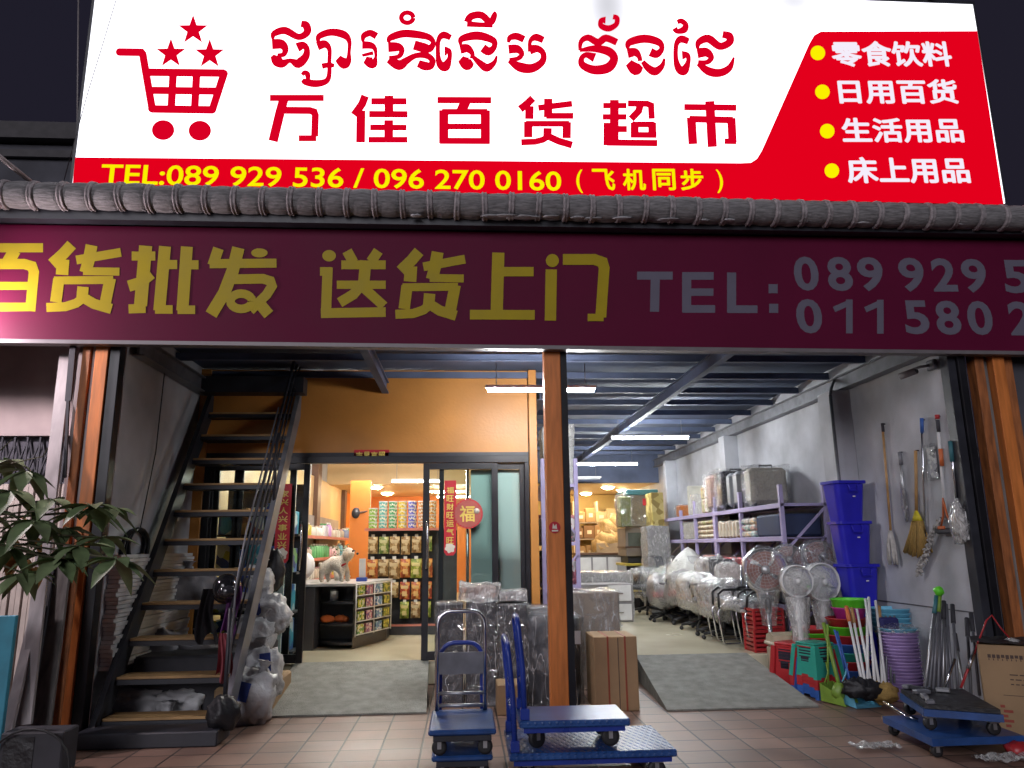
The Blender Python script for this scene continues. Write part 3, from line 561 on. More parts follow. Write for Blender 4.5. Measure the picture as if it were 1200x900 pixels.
k1 = [[(65, 272, 14), (75, 230, 38), (160, 205, 48), (265, 255, 40), (332, 220, 46), (325, 165, 50), (285, 152, 38)], [(58, 312, 66), (130, 312, 62), (162, 350, 42), (148, 392, 30), (100, 398, 20)], [(58, 402, 22), (95, 440, 70), (140, 462, 56), (200, 440, 26), (262, 462, 62), (320, 410, 50), (330, 350, 36), (300, 322, 50), (255, 338, 60)],
      [(418, 300, 14), (428, 250, 38), (520, 218, 46), (620, 238, 50), (662, 290, 28), (660, 380, 20), (655, 435, 40), (622, 462, 72), (572, 420, 46)], [(412, 328, 56), (470, 312, 50), (506, 350, 28), (507, 440, 24), (505, 550, 28), (480, 602, 36), (400, 620, 46), (320, 606, 42), (295, 590, 20)], [(340, 590, 24), (336, 548, 34), (312, 536, 30), (292, 552, 18)], [(448, 484, 34), (500, 474, 30), (545, 480, 22)],
      [(768, 296, 12), (775, 248, 36), (825, 225, 42), (876, 250, 44)], [(762, 318, 50), (830, 322, 44), (864, 352, 26), (868, 420, 18), (842, 458, 74), (784, 432, 44)], [(762, 400, 16), (850, 380, 22)],
      [(968, 300, 14), (985, 262, 42), (1080, 230, 50), (1190, 236, 50), (1285, 258, 40), (1318, 300, 30), (1292, 344, 48), (1240, 338, 62), (1168, 318, 62)], [(965, 335, 66), (1040, 335, 58), (1072, 362, 36), (1048, 408, 28), (972, 416, 18)], [(968, 430, 46), (1050, 475, 66), (1110, 440, 46), (1180, 402, 34), (1262, 400, 40), (1310, 435, 38), (1298, 480, 46), (1252, 482, 58), (1200, 462, 46)]]
b = MB(); onplane(b, [K(p) for p in k1] + [ring(1115, 105, 47, 40, 38)], YG - .004, 6.667, 310, 5, .00025)
k2 = [[(450, 142, 46), (480, 95, 46), (560, 85, 46), (632, 140, 42), (662, 85, 36), (650, 66, 24)], [(448, 152, 38), (545, 160, 30), (650, 162, 32)], [(322, 262, 34), (265, 240, 46), (226, 282, 28), (222, 400, 28), (240, 470, 48), (280, 484, 64), (312, 420, 28), (308, 370, 34), (272, 365, 66)],
      [(398, 318, 14), (410, 270, 42), (530, 245, 56), (648, 280, 44), (662, 330, 34), (618, 368, 54), (570, 340, 56)], [(394, 352, 60), (450, 345, 54), (490, 385, 28), (486, 425, 26)], [(398, 425, 46), (450, 465, 86), (490, 445, 34)], [(498, 412, 22), (555, 465, 44), (605, 496, 52), (662, 455, 28), (681, 402, 8)],
      [(772, 300, 14), (785, 262, 36), (835, 250, 46), (895, 275, 44)], [(772, 352, 58), (840, 350, 54), (876, 388, 32), (846, 424, 28), (778, 430, 16)], [(775, 440, 24), (860, 490, 62), (955, 500, 58), (1035, 450, 44), (1044, 385, 36), (1000, 348, 46), (938, 356, 64)], [(938, 372, 20), (942, 290, 24), (985, 258, 46), (1046, 280, 42)]]
onplane(b, [K(p) for p in k2], YG - .004, 6.667, 480, 5, .00025); part('red_script', mR2, b, sg); b = MB()
k3 = [[(238, 112, 40), (206, 114, 22), (208, 152, 30), (260, 170, 34), (312, 142, 26), (318, 98, 26), (290, 88, 26)], [(57, 325, 14), (66, 262, 26), (115, 235, 36), (185, 268, 40), (240, 238, 40), (318, 268, 38)], [(55, 325, 14), (150, 312, 36), (255, 330, 50), (298, 380, 46), (258, 445, 56), (160, 462, 52), (80, 430, 42), (68, 385, 30), (100, 356, 30), (162, 376, 54)],
      [(392, 312, 14), (408, 268, 40), (510, 242, 48), (608, 265, 42), (634, 310, 28), (598, 350, 44), (552, 335, 50)], [(392, 345, 56), (445, 338, 48), (475, 370, 26), (480, 400, 24)], [(400, 410, 44), (450, 455, 74), (488, 430, 32)], [(498, 402, 22), (540, 450, 42), (588, 472, 48), (636, 432, 28), (651, 380, 8)],
      [(722, 168, 30), (742, 190, 26), (790, 178, 40), (800, 142, 30), (770, 118, 28), (742, 126, 22)], [(822, 262, 34), (770, 245, 42), (736, 282, 26), (732, 380, 26), (752, 450, 44), (790, 466, 52), (820, 400, 24), (812, 360, 32), (775, 358, 50)],
      [(883, 312, 14), (895, 266, 36), (960, 242, 46), (1040, 295, 42), (1108, 268, 42), (1108, 225, 44), (1060, 212, 38)], [(882, 345, 58), (945, 338, 52), (980, 375, 32), (950, 408, 26), (888, 404, 16)], [(888, 415, 26), (960, 470, 48), (1040, 482, 46), (1108, 448, 36), (1141, 372, 6)]]
onplane(b, [K(p) for p in k3], YG - .004, 6, 670, 5, .00025); part('red_script', mR2, b, sg)
b = MB(); onplane(b, [disc(x, y, 8.6) for x, y in ((958.4, 62), (963.8, 107.6), (969.4, 153.6), (974.8, 200))], YG - .008, 1, 0, 0)
part('yellow_dots', mY, b, sg); b = MB(); boxtext(b, 'TEL:089 929 536 / 096 270 0160', 117, 658, 192, 216, YG - .008, 0, .014, .0145); part('phone_lettering', mY, b, sg); b = MB()
boxtext(b, '(', 676, 683, 199, 226, YG - .008, .01); boxtext(b, ')', 841, 848, 199, 226, YG - .008, .01)
for c, x in zip('飞机同步', (695, 731, 766, 799)): boxtext(b, c, x, x + 25.5, 198.5, 222.5, YG - .008, .028)
part('yellow_lettering', mY, b, sg)
b = MB()
for s_, x0, x1, yt, yb in (('零食饮料', 977, 1116, 49, 77.5), ('日用百货', 985, 1123, 93.5, 121), ('生活用品', 989, 1129.5, 139, 166.5), ('床上用品', 995, 1137, 185, 214)): b = MB(); boxtext(b, s_, x0, x1, yt, yb, YG - .008, .034); part('white_characters', mL, b, sg)
def wire(name, pts, r, label, mat='dsteel', cat='cable'):
    b = MB(); b.tube(pts, r, 6); return tag(b.ob(name, M_[mat]), label, cat)
wire('overhead_cable', [P(136, 0, 6.3), P(118, 60, 6.3), P(104, 105, 6.3), P(92, 148, 6.3), P(70, 230, 6.4)], .004, 'thin dark cable slanting across the left end of the lit sign')
wire('overhead_cable', [P(92, -5, 6.9), P(91, 100, 6.9), P(90, 225, 6.9)], .008, 'pale upright cable beside the left edge of the lit sign', 'pole')
wire('metal_bar', [P(-30, 160, 6.0), P(36, 213, 6.35)], .025, 'pinkish metal bar slanting down to the roof edge at far left', 'pole', 'bar')

# ================================================================ LAMPS OF THE SHOP
def batten(x, y, z, L_, label, lit='tube', drop=.28, group='tube lights hanging under the ceiling'):
    t = T('tube_light', label, 'light', (x, y, z), 0, group)
    b = MB(); b.rbox((x, y, z + .032), (L_ + .05, .045, .035), None, .006); part('housing', 'white', b, t)
    b = MB(); b.tube([(x - L_ / 2, y, z), (x + L_ / 2, y, z)], .019, 12); part('tube', lit, b, t)
    for s in (-1, 1):
        b = MB(); b.tube([(x + s * L_ * .42, y, z + .05), (x + s * L_ * .42, y, z + drop)], .005, 5); part('cord', 'gsteel', b, t)
    return t
c = P(634, 457, 7.45); batten(c.x, 7.45, c.z, 1.09, 'lit tube light across the top of the orange middle post')
c = P(762, 513, 11.5); batten(c.x, 11.5, c.z, 1.2, 'longest lit tube light of the right bay, right of the post')
c = P(712, 544, 15); batten(c.x, 15, c.z, 1.2, 'lit tube light deepest in right bay, above the warm back room')
c = P(672, 561, 16.6); batten(c.x, 16.6, c.z, 1.2, 'unlit tube light just above the warm back room', 'offtube', .3)
c = P(489, 564, 15.5); batten(c.x, 15.5, c.z, 1.0, 'lit tube light seen through the open sliding door', 'tube2', .5)
MS = em('shop_tube_light', (1, .94, .84), 180)
for x, y, l in ((-1.2, 9.9, 'bright tube light above the counter inside the left shop'), (-1.2, 11.9, 'bright tube light above the snack shelves inside left shop'), (-1.6, 14.2, 'bright tube light above the wall shelving deep in left shop')): batten(x, y, 3.2, 1.2, l, MS, .26)
for x, y, l in ((-.35, 18.6, 'short lit tube at the back of the left shop, upper'), (-.25, 20.6, 'short lit tube at the back of the left shop, lower')): batten(x, y, 2.83, .9, l, 'tube2', .1)
def downl(x, y, label):
    t = T('downlight', label, 'light', (x, y, 2.93), 0, 'downlights in the lowered ceiling')
    b = MB(); b.lathe([(.15, 0), (.19, 0), (.19, -.02), (.15, -.02)], (x, y, 2.929), 24, smooth=False); part('rim', 'white', b, t)
    b = MB(); b.lathe([(.148, 0), (.148, -.02), (.12, -.05), (.06, -.07), (.001, -.075)], (x, y, 2.928), 24); part('lens', 'down', b, t)
downl(3.61, 18.59, 'warm downlight nearer of two over the carton shelves'); downl(3.42, 20.8, 'warm downlight farther of two over the carton shelves')
downl(4.2, 19.6, 'added warm downlight over right end of back room'); downl(1.6, 19.2, 'added warm downlight over left end of the back room')  # extra downlights, added to light the deep room
downl(-2.05, 18.0, 'warm downlight nearer of two seen through the shop door'); downl(-2.0, 20.2, 'warm downlight farther of two seen through the shop door'); downl(-.6, 19.6, 'added warm downlight behind the snack shelf tubs')  # the one behind the tubs is added for light
# ================================================================ STAIRS
X0, X1, TY, TZ, DY, DZ = -2.97, -1.95, 6.75, .16, .20, .29
stair = T('metal_staircase', 'steep black steel staircase with plywood treads against the left wall', 'stairs', (-2.46, 6.7, 0))
for i in range(12):
    y, z = TY + i * DY, TZ + i * DZ
    b = MB(); b.box(X0 + .03, X1 - .03, y, y + .25, z - .022, z, .003); o = b.ob('tread', M_['tread'], stair)
    b = MB(); b.box(X0 + .02, X1 - .02, y - .006, y + .26, z - .065, z - .024); b.ob('tread_frame', M_['dsteel'], o)
for x, n in ((X0, 0), (X1, 1)):
    b = MB(); u = Vector((0, DY, DZ)).normalized(); a = Vector((x, TY - .12, TZ - .24)); e = a + u * 4.25
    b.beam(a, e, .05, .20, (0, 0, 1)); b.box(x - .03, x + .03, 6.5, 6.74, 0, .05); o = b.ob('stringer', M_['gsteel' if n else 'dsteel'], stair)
b = MB(); b.box(X0 - .04, X1 + .04, 6.42, 6.74, 0, .115, .01); b.ob('base_plate', M_['dsteel'], stair)
b = MB(); b.box(X0 - .05, X1 + .1, 8.62, 8.84, 3.27, 3.46); b.ob('landing_beam', M_['dsteel'], stair)
rail = MB()
for off, r in ((.42, .009), (.62, .012), (.86, .016)):
    pts = [(X1 + .0, TY - .05 + t * DY * 12, TZ + off + t * DZ * 12 - .05) for t in (0, .5, 1)]
    rail.tube(pts, r, 8)
rail.ob('handrail', M_['dsteel'], stair)
b = MB(); y = TY - .05
b.tube([(X1, y, .1), (X1, y, 1.02)], .02, 8); b.ob('rail_post', M_['dsteel'], stair)
b = MB(); b.tube([(X1, TY + 6 * DY, TZ + 6 * DZ), (X1, TY + 6 * DY, TZ + 6 * DZ + .8)], .016, 8); b.ob('rail_post', M_['dsteel'], stair)
b = MB(); b.tube([(X1 + .03, TY - .09, .5), (X1 + .03, TY - .05, 1.2), (X1 + .02, TY + .2, 1.66), (X1 + .02, TY + 1.1, 2.95)], .008, 8); b.ob('bright_rail', M_['gsteel'], stair)
# things on and under the stairs
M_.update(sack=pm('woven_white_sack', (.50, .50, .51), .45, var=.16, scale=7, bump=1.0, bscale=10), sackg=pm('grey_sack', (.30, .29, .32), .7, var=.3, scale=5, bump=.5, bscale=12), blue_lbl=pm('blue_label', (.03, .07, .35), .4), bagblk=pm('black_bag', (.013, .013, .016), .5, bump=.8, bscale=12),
          purple=pm('purple_cloth', (.16, .05, .20), .85, bump=.3), pinkc=pm('dusty_red_cloth', (.35, .08, .10), .85, bump=.3), helm=pm('black_helmet_shell', (.012, .012, .014), .12, coat=.6), blkcloth=pm('black_cloth', (.016, .015, .018), .9, bump=.3), cloth=pm('white_cloth', (.66, .66, .63), .85, var=.12, bump=.3, bscale=14))
def sack(c, rad, seed, label, mat='sack', rot=0, tilt=0, lblat=None):
    t = T('sack', label, 'sack', c, 0, 'white sacks heaped beside the stairs' if mat == 'sack' else 'sacks stored under the stairs')
    M = Matrix.Rotation(rot, 3, 'Z') @ Matrix.Rotation(tilt, 3, 'Y')
    b = MB(); b.blob(c, rad, .24, seed, 44, 2.8, .72, M); b.ob('body', M_[mat], t)
    if lblat:
        b = MB(); ct = Vector(c) + Vector(lblat)
        def fn(u, v):
            q = Vector(((u - .5) * .10, 0, (v - .5) * .16)); q = Matrix.Rotation(tilt, 3, 'Y') @ q + ct
            d = q - Vector(c); k = Vector((d.x / rad[0], d.y / rad[1], d.z / rad[2])); return q + Vector((0, -.012, 0))
        b.sheet(fn, 4, 4); b.ob('label_patch', M_['blue_lbl'], t)
    b = MB(); top = Vector(c) + M @ Vector((rad[0] * .1, 0, rad[2] * .95)); b.lathe([(.05, 0), (.03, .04), (.045, .08), (.07, .10)], top, 12, M, lambda a, v: 1 + .3 * math.sin(5 * a)); b.ob('tied_neck', M_[mat], t)
    return t
def at(px, py, Y): return P(px, py, Y)
for (px, py, Y, rad, tl, lb, lab) in (
    (295, 820, 7.25, (.20, .17, .25), .25, (-.03, -.175, .1), 'front white sack on the paving with blue label, against stair foot'),
    (308, 790, 7.55, (.17, .16, .24), -.1, (.06, -.17, .13), 'white sack with blue label standing next to ramp'),
    (296, 748, 7.75, (.20, .18, .22), .3, None, 'plain white sack in the middle of heap beside stair rail'),
    (316, 722, 7.9, (.19, .17, .19), -.3, (-.10, -.15, .08), 'round white sack with blue band near the door glass'),
    (298, 690, 8.1, (.18, .16, .22), .15, (-.06, -.16, .06), 'topmost white sack leaning against door glass'),
    (277, 765, 7.9, (.15, .16, .24), .1, None, 'narrow white sack half behind the stair rail')):
    c = at(px, py, Y); sack(c, rad, px * .37, lab, 'sack', 0, tl, lb)
c = P(312, 800, 7.75); b = MB(); b.box(c.x - .35, c.x + .12, 7.3, 8.3, .0, .28, .02); tag(b.ob('flattened_carton', M_['card']), 'flattened brown carton under the white sacks', 'carton')
c = P(322, 668, 8.3); b = MB(); b.blob(c, (.10, .1, .22), .3, 4, 20); tag(b.ob('black_bag', M_['bagblk']), 'small black bag on top of white sacks by the door glass', 'bag')
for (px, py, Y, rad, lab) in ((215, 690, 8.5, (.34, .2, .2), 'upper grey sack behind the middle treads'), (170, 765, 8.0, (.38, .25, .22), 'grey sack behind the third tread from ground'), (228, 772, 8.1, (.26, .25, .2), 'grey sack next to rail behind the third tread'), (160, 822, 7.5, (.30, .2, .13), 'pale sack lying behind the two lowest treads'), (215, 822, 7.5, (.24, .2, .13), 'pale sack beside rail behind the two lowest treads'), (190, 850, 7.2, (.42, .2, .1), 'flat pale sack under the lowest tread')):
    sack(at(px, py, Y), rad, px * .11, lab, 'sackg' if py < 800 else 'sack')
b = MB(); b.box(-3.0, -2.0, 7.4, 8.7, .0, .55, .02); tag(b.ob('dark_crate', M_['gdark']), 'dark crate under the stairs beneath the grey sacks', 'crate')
c = P(180, 678, 8.6); b = MB(); b.box(c.x - .1, c.x + .35, 8.45, 8.7, c.z - .14, c.z + .0, .01); tag(b.ob('small_carton', M_['card']), 'small brown carton lying on sacks under the stairs', 'carton')
b = MB()
for i in range(27): b.box(-3.095, -2.99 + .012 * math.sin(i * 2.1), 6.95 + .02 * math.sin(i), 8.75, .50 + i * .036, .50 + i * .036 + .031)
tag(b.ob('plastic_panel_stack', M_['white']), 'stack of thin white plastic panels along the grey wall behind stairs', 'panels')
t = T('helmet', 'shiny black helmet hung on the stair rail', 'helmet', P(266, 690, 6.9)); c = P(266, 690, 6.9)
b = MB(); b.blob(c, (.12, .14, .13), .03, 1, 24, 1, .95); b.ob('shell', M_['helm'], t)
b = MB(); b.blob(c + Vector((.03, -.10, -.02)), (.085, .06, .06), 0, 1, 16); b.ob('visor', pm('smoked_visor', (.03, .03, .035), .06, coat=1), t)
def hang(name, px, py, Y, w, h, mat, label, seed, cat='cloth'):
    c = P(px, py, Y); b = MB()
    def fn(u, v):
        x = (u - .5) * w * (.55 + .45 * v + .12 * math.sin(v * 5 + seed)); f = math.sin(u * 17 + seed) * .022 * (v + .3)
        return c + Vector((x + .02 * math.sin(v * 4 + seed), f + .02 * noise.noise(Vector((u * 4, v * 4, seed))), -v * h * (1 + .12 * math.sin(u * 9 + seed * 2))))
    b.sheet(fn, 26, 16); tag(b.ob(name, M_[mat]), label, cat)
hang('hanging_cloth', 273, 686, 6.85, .17, .42, 'purple', 'purple cloth hanging from stair rail below the helmet', 1)
hang('hanging_cloth', 264, 742, 6.75, .13, .36, 'pinkc', 'dusty red cloth hanging low on the stair rail', 5)
hang('hanging_cloth', 245, 690, 6.95, .20, .42, 'blkcloth', 'black jacket hanging inside stair rail beside the helmet', 9)
c = P(262, 836, 6.6); b = MB(); b.blob(c, (.13, .12, .14), .3, 3, 22); tag(b.ob('black_bag', M_['bagblk']), 'black bag bulging at the foot of stair rail', 'bag')
t = T('cable_coil', 'black coil of cable hung on the grey wall left of the stairs', 'cable', Q(160, 638, -3.08)); c = Q(160, 638, -3.06); b = MB()
for k in range(7): b.tube([c + Vector((.03 * math.sin(k), math.cos(a) * (.20 + .012 * k), math.sin(a) * (.15 + .008 * k) - .01 * k)) for a in [j * .3927 for j in range(16)]], .011, 6, True)
b.ob('coil', M_['rubber'], t); b = MB(); b.tube([c + Vector((0, .05, .15)), c + Vector((.0, .25, .9)), c + Vector((0, .3, 1.9))], .006, 6); b.ob('lead', M_['rubber'], t)

# ================================================================ PLANT AND JUNK AT LEFT
M_.update(leaf=pm('plant_leaf', (.17, .24, .11), .5, var=.45, scale=9, spec=.3), leafdry=pm('dry_leaf', (.32, .17, .05), .8, var=.4, scale=9), stem=pm('plant_stem', (.13, .12, .07), .8), cyan=pm('cyan_board', (.05, .30, .42), .5, var=.25, scale=6))
plant = T('potted_plant', 'drooping umbrella plant with palmate green leaves in front of left post', 'plant', (-3.2, 5.6, 0))
random.seed(11); lv = MB(); lt2 = MB(); dry = MB(); stm = MB()
def leaflet(mb, a, d, L_, w, droop):
    d = d.normalized(); sd = d.cross(Vector((0, 0, 1))); sd = sd.normalized() if sd.length > .05 else Vector((1, 0, 0)); up = sd.cross(d)
    pr = [.04, .6, .95, 1, .78, .4, .02]; V = []
    for i, q in enumerate(pr):
        t = i / 6; c = a + d * (L_ * t) + Vector((0, 0, -droop * t * t))
        V += [c - sd * (w * q) + up * (w * q * .35), c, c + sd * (w * q) + up * (w * q * .35)]
    mb.add(V, [(3 * i + j, 3 * i + j + 1, 3 * i + j + 4, 3 * i + j + 3) for i in range(6) for j in (0, 1)], True)
base = Vector((-3.95, 5.6, 1.45))
for (px, py, Y) in ((106, 592, 5.3), (128, 597, 5.5), (92, 640, 5.35), (135, 655, 5.25), (60, 585, 5.5), (30, 552, 5.6), (12, 575, 5.4), (40, 610, 5.3), (75, 620, 5.7), (10, 640, 5.3), (28, 672, 5.4), (120, 630, 5.6), (-20, 600, 5.4), (55, 650, 5.5), (100, 600, 5.7), (5, 540, 5.7), (70, 655, 5.3)):
    c = P(px, py, Y); mid = (c + base) / 2 + Vector((0, 0, .12)); stm.tube([base, mid, c], .007, 5)
    n = random.randint(6, 8); a0 = random.random() * 6
    for k in range(n):
        a = a0 + 2 * math.pi * k / n; d = Vector((math.cos(a), math.sin(a) * .8, random.uniform(-.55, .15)))
        leaflet(lv if random.random() < .6 else lt2, c, d, random.uniform(.19, .29), random.uniform(.046, .062), random.uniform(.03, .13))
for k in range(16):
    c = P(random.uniform(-5, 45), random.uniform(600, 670), 5.7); leaflet(dry, c, Vector((random.uniform(-1, 1), random.uniform(-.5, .5), random.uniform(-1, .3))), .14, .05, .1)
lv.ob('foliage', M_['leaf'], plant, fix=False); lt2.ob('foliage', pm('plant_leaf_pale', (.22, .29, .14), .5, var=.4, scale=9), plant, fix=False); dry.ob('dry_foliage', M_['leafdry'], plant, fix=False)
stm.tube([(-4.0, 5.65, .0), (-4.02, 5.62, .6), base], .03, 8); stm.ob('stem', M_['stem'], plant)
b = MB(); tp = P(-10, 548, 5.6); b.tube([tp, P(50, 535, 5.55), P(56, 525, 5.5)], .004, 5); b.tube([P(0, 528, 5.55), P(14, 515, 5.5)], .004, 5); b.ob('bare_twig', M_['stem'], plant)
b = MB(); b.lathe([(.16, 0), (.22, .28), (.24, .30), (.22, .30), (.20, .25), (.001, .25)], (-4.0, 5.65, 0), 20); b.ob('pot', M_['rust'], plant)
def board(pb, pt, Y0, Y1, w, mat, label, th=.03, name='leaning_board'):
    a = G(pb[0], pb[1]) if Y0 is None else P(pb[0], pb[1], Y0); e = P(pt[0], pt[1], Y1); b = MB(); b.beam(a, e, w, th, (0, 1, 0), .003); tag(b.ob(name, M_[mat]), label, 'board')
board((28, 850), (78, 415), 6.05, 6.75, .11, 'pole', 'tall pale weathered post leaning at the shop’s left corner'.replace('’', ''))
board((8, 860), (48, 690), 5.95, 6.35, .075, 'pole', 'short pale board leaning far left in front of dark planks')
board((24, 868), (58, 660), 6.1, 6.5, .10, 'gdark', 'dark plank leaning between pale board and grey board')
board((46, 868), (76, 640), 6.2, 6.55, .14, 'grey', 'wide grey weathered plank leaning beside the rusty channel')
board((64, 868), (94, 620), 6.3, 6.6, .05, 'rust', 'narrow rusty strip leaning next to orange post')
b = MB(); b.beam(P(86, 402, 6.58), P(80, 470, 6.56), .05, .02); b.beam(P(80, 470, 6.56), P(76, 560, 6.55), .022, .02); tag(b.ob('black_strap', M_['gdark']), 'black strap dangling down the pale post under the banner', 'strap')
b = MB(); c = G(3, 905); b.box(c.x - .4, c.x - .03, c.y - .02, c.y + .02, 0, 1.05, .004); tag(b.ob('cyan_board', M_['cyan']), 'bright cyan board at the bottom left edge', 'board')
t = T('concrete_block', 'dark hollow concrete block at the bottom left with cable loop', 'block', G(40, 905)); c = G(40, 905)
b = MB(); b.box(c.x - .2, c.x + .22, c.y - .1, c.y + .12, 0, .28, .01); b.ob('body', M_['gdark'], t); b = MB(); b.box(c.x - .17, c.x + .03, c.y - .105, c.y - .06, .03, .25); b.ob('hollow', M_['bagblk'], t)
b = MB(); b.tube([c + Vector((.28 * math.cos(a) + .02, -.14, .05 + .26 * math.sin(a))) for a in [k * .25 for k in range(-1, 12)]], .008, 6); tag(b.ob('cable_loop', M_['rubber']), 'thin black cable looping over the concrete block', 'cable')

# ================================================================ COUPLETS AND ROUND CHARM
def scroll(px0, px1, py0, py1, Y, chars, label, name='paper_couplet', vert=True):
    a = P(px0, py1, Y); e = P(px1, py0, Y); x0, x1 = P(px0, (py0 + py1) / 2, Y).x, P(px1, (py0 + py1) / 2, Y).x; z0, z1 = a.z, e.z
    t = T(name, label, 'couplet', (x0, Y, z0)); b = MB(); n = len(chars)
    if vert:
        b.prism([(x0, z0 + .04), (x0 + .03, z0), (x1 - .03, z0), (x1, z0 + .04), (x1, z1), (x0, z1)], 'y', Y, Y + .004); b.ob('paper', M_['red'], t)
        b = MB(); w = x1 - x0; h = (z1 - z0 - w * 1.35) / n
        for i, ch in enumerate(chars):
            zt_ = z1 - .07 - i * h; text(b, ch, lambda u, v, k: Vector((x0 + w * (.2 + .6 * u), Y - .002 - k * .0003, zt_ - h * .84 + h * .76 * v)), .022)
        b.ob('characters', M_['gold'], t)
        b = MB(); c = Vector(((x0 + x1) / 2, Y - .002, z0 + w * .62))   # a plain round gold and white flower at the foot
        b.add(*[[(c.x + w * .40 * math.cos(q) * (1 + .12 * math.sin(6 * q)), c.y, c.z + w * .40 * math.sin(q) * (1 + .12 * math.sin(6 * q))) for q in [k * math.pi / 18 for k in range(36)]], [tuple(range(36))]]); b.ob('rosette', M_['creamy'], t)
    else:
        b.prism([(x0, z0), (x1, z0), (x1 + .01, z1), (x0 + .01, z1)], 'y', Y, Y + .004); b.ob('paper', M_['red'], t); b = MB(); w = (x1 - x0) * .86 / n
        for i, ch in enumerate(chars): xa_ = x0 + (x1 - x0) * .08 + i * w; text(b, ch, lambda u, v, k: Vector((xa_ + w * .84 * u, Y - .002 - k * .0003, z0 + (z1 - z0) * (.18 + .64 * v))), .022)
        b.ob('characters', M_['gold'], t)
    return t
scroll(323, 340, 567, 660, YS - .06, '家兴人兴事业兴', 'vertical red couplet on left door glass with gold characters')
scroll(520.5, 534.5, 563, 651, YS - .045, '福旺财旺运气旺', 'vertical red couplet beside the round red charm with gold characters')
scroll(414, 455, 527, 541, 8.89, '吉星高照', 'small horizontal red banner with gold characters above the sliding doors', vert=False)
t = T('round_charm', 'round red paper charm with gold character on the right door glass', 'charm', P(548.5, 602, YS - .05)); c = P(548.5, 602, YS - .05)
MY_ = Matrix.Rotation(R(90), 3, 'X')
b = MB(); b.lathe([(.001, 0), (.172, 0), (.172, .004), (.001, .004)], c, 40, MY_, smooth=False); b.ob('disc', M_['red'], t)
b = MB(); b.lathe([(.135, .004), (.155, .004), (.155, .007), (.135, .007)], c, 40, MY_, smooth=False)
for k in range(28): b.rbox(c + Vector((.163 * math.cos(k * .2244), -.006, .163 * math.sin(k * .2244))), (.012, .004, .012), Matrix.Rotation(-k * .2244, 3, 'Y'))
b.ob('ring_print', pm('dull_gold_ink', (.45, .10, .08), .5), t)
b = MB(); text(b, '福', lambda u, v, k: Vector((c.x - .095 + .17 * u, c.y - .007 - k * .0003, c.z - .09 + .18 * v)), .02); b.ob('character', M_['gold'], t)
b = MB(); b.lathe([(.001, 0), (.045, 0), (.001, .004)], c + Vector((.10, -.006, .03)), 16, MY_); b.ob('blossom', M_['creamy'], t)
# ================================================================ PLATFORM CARTS AND TROLLEYS
M_.update(cblue=pm('blue_cart_paint', (.022, .085, .30), .36, scale=7, bump=.08, bscale=30, col2=(.015, .05, .16), det=9), cblue2=pm('blue_tube_paint', (.02, .05, .32), .28, var=.2), galv=pm('galvanised', (.45, .46, .48), .35, metal=.8, var=.3), hub=pm('caster_hub', (.12, .12, .13), .4, metal=.3))
def chequer():
    m, t, bs = nodes('blue_chequer_plate'); L = t.links
    tc = t.nodes.new('ShaderNodeTexCoord'); w = []
    for a in (45, -45):
        mp = t.nodes.new('ShaderNodeMapping'); mp.inputs['Rotation'].default_value = (0, 0, R(a)); mp.inputs['Scale'].default_value = (1, .35, 1); L.new(tc.outputs['Object'], mp.inputs[0])
        v = t.nodes.new('ShaderNodeTexVoronoi'); v.inputs['Scale'].default_value = 30; v.inputs['Randomness'].default_value = .0; L.new(mp.outputs[0], v.inputs['Vector']); w.append(v.outputs['Distance'])
    ch = t.nodes.new('ShaderNodeTexChecker'); ch.inputs['Scale'].default_value = 26; L.new(tc.outputs['Object'], ch.inputs['Vector'])
    mx = t.nodes.new('ShaderNodeMix'); L.new(ch.outputs['Fac'], mx.inputs[0]); L.new(w[0], mx.inputs[2]); L.new(w[1], mx.inputs[3])
    r = t.nodes.new('ShaderNodeValToRGB'); r.color_ramp.elements[0].color = (1, 1, 1, 1); r.color_ramp.elements[1].color = (0, 0, 0, 1); r.color_ramp.elements[0].position = .25; r.color_ramp.elements[1].position = .45; L.new(mx.outputs[0], r.inputs[0])
    bp = t.nodes.new('ShaderNodeBump'); bp.inputs['Strength'].default_value = .8; bp.inputs['Distance'].default_value = .006; L.new(r.outputs[0], bp.inputs['Height']); L.new(bp.outputs[0], bs.inputs['Normal'])
    n = t.nodes.new('ShaderNodeTexNoise'); n.inputs['Scale'].default_value = 5; n.inputs['Detail'].default_value = 6; L.new(tc.outputs['Object'], n.inputs['Vector'])
    r2 = t.nodes.new('ShaderNodeValToRGB'); r2.color_ramp.elements[0].color = (.015, .06, .22, 1); r2.color_ramp.elements[1].color = (.03, .10, .32, 1); r2.color_ramp.elements[0].position = .35; r2.color_ramp.elements[1].position = .7; L.new(n.outputs['Fac'], r2.inputs[0]); L.new(r2.outputs[0], bs.inputs['Base Color'])
    bs.inputs['Roughness'].default_value = .3; return m
M_['cheq'] = chequer()
def caster(root, x, y, z, r=.06, rot=0, name='caster'):
    c = Vector((x, y, z)); b = MB(); b.rbox(c + Vector((0, 0, r * 1.9)), (.07, .07, .012), None, .002)
    M = Matrix.Rotation(rot, 3, 'Z')
    for s in (-1, 1): b.rbox(c + M @ Vector((0, s * .021, r * 1.4)), (.026, .005, r * 1.15), M)
    o = b.ob(name, M_['galv'], root)
    b = MB(); Mx = M @ Matrix.Rotation(R(90), 3, 'X'); b.lathe([(r * .62, -.016), (r * .95, -.016), (r, -.010), (r, .010), (r * .95, .016), (r * .62, .016)], c + Vector((0, 0, r)), 22, Mx); b.ob('tyre', M_['rubber'], o)
    b = MB(); b.lathe([(.001, -.017), (r * .62, -.014), (r * .62, .014), (.001, .017)], c + Vector((0, 0, r)), 18, Mx); b.ob('hub', M_['hub'], o); return o
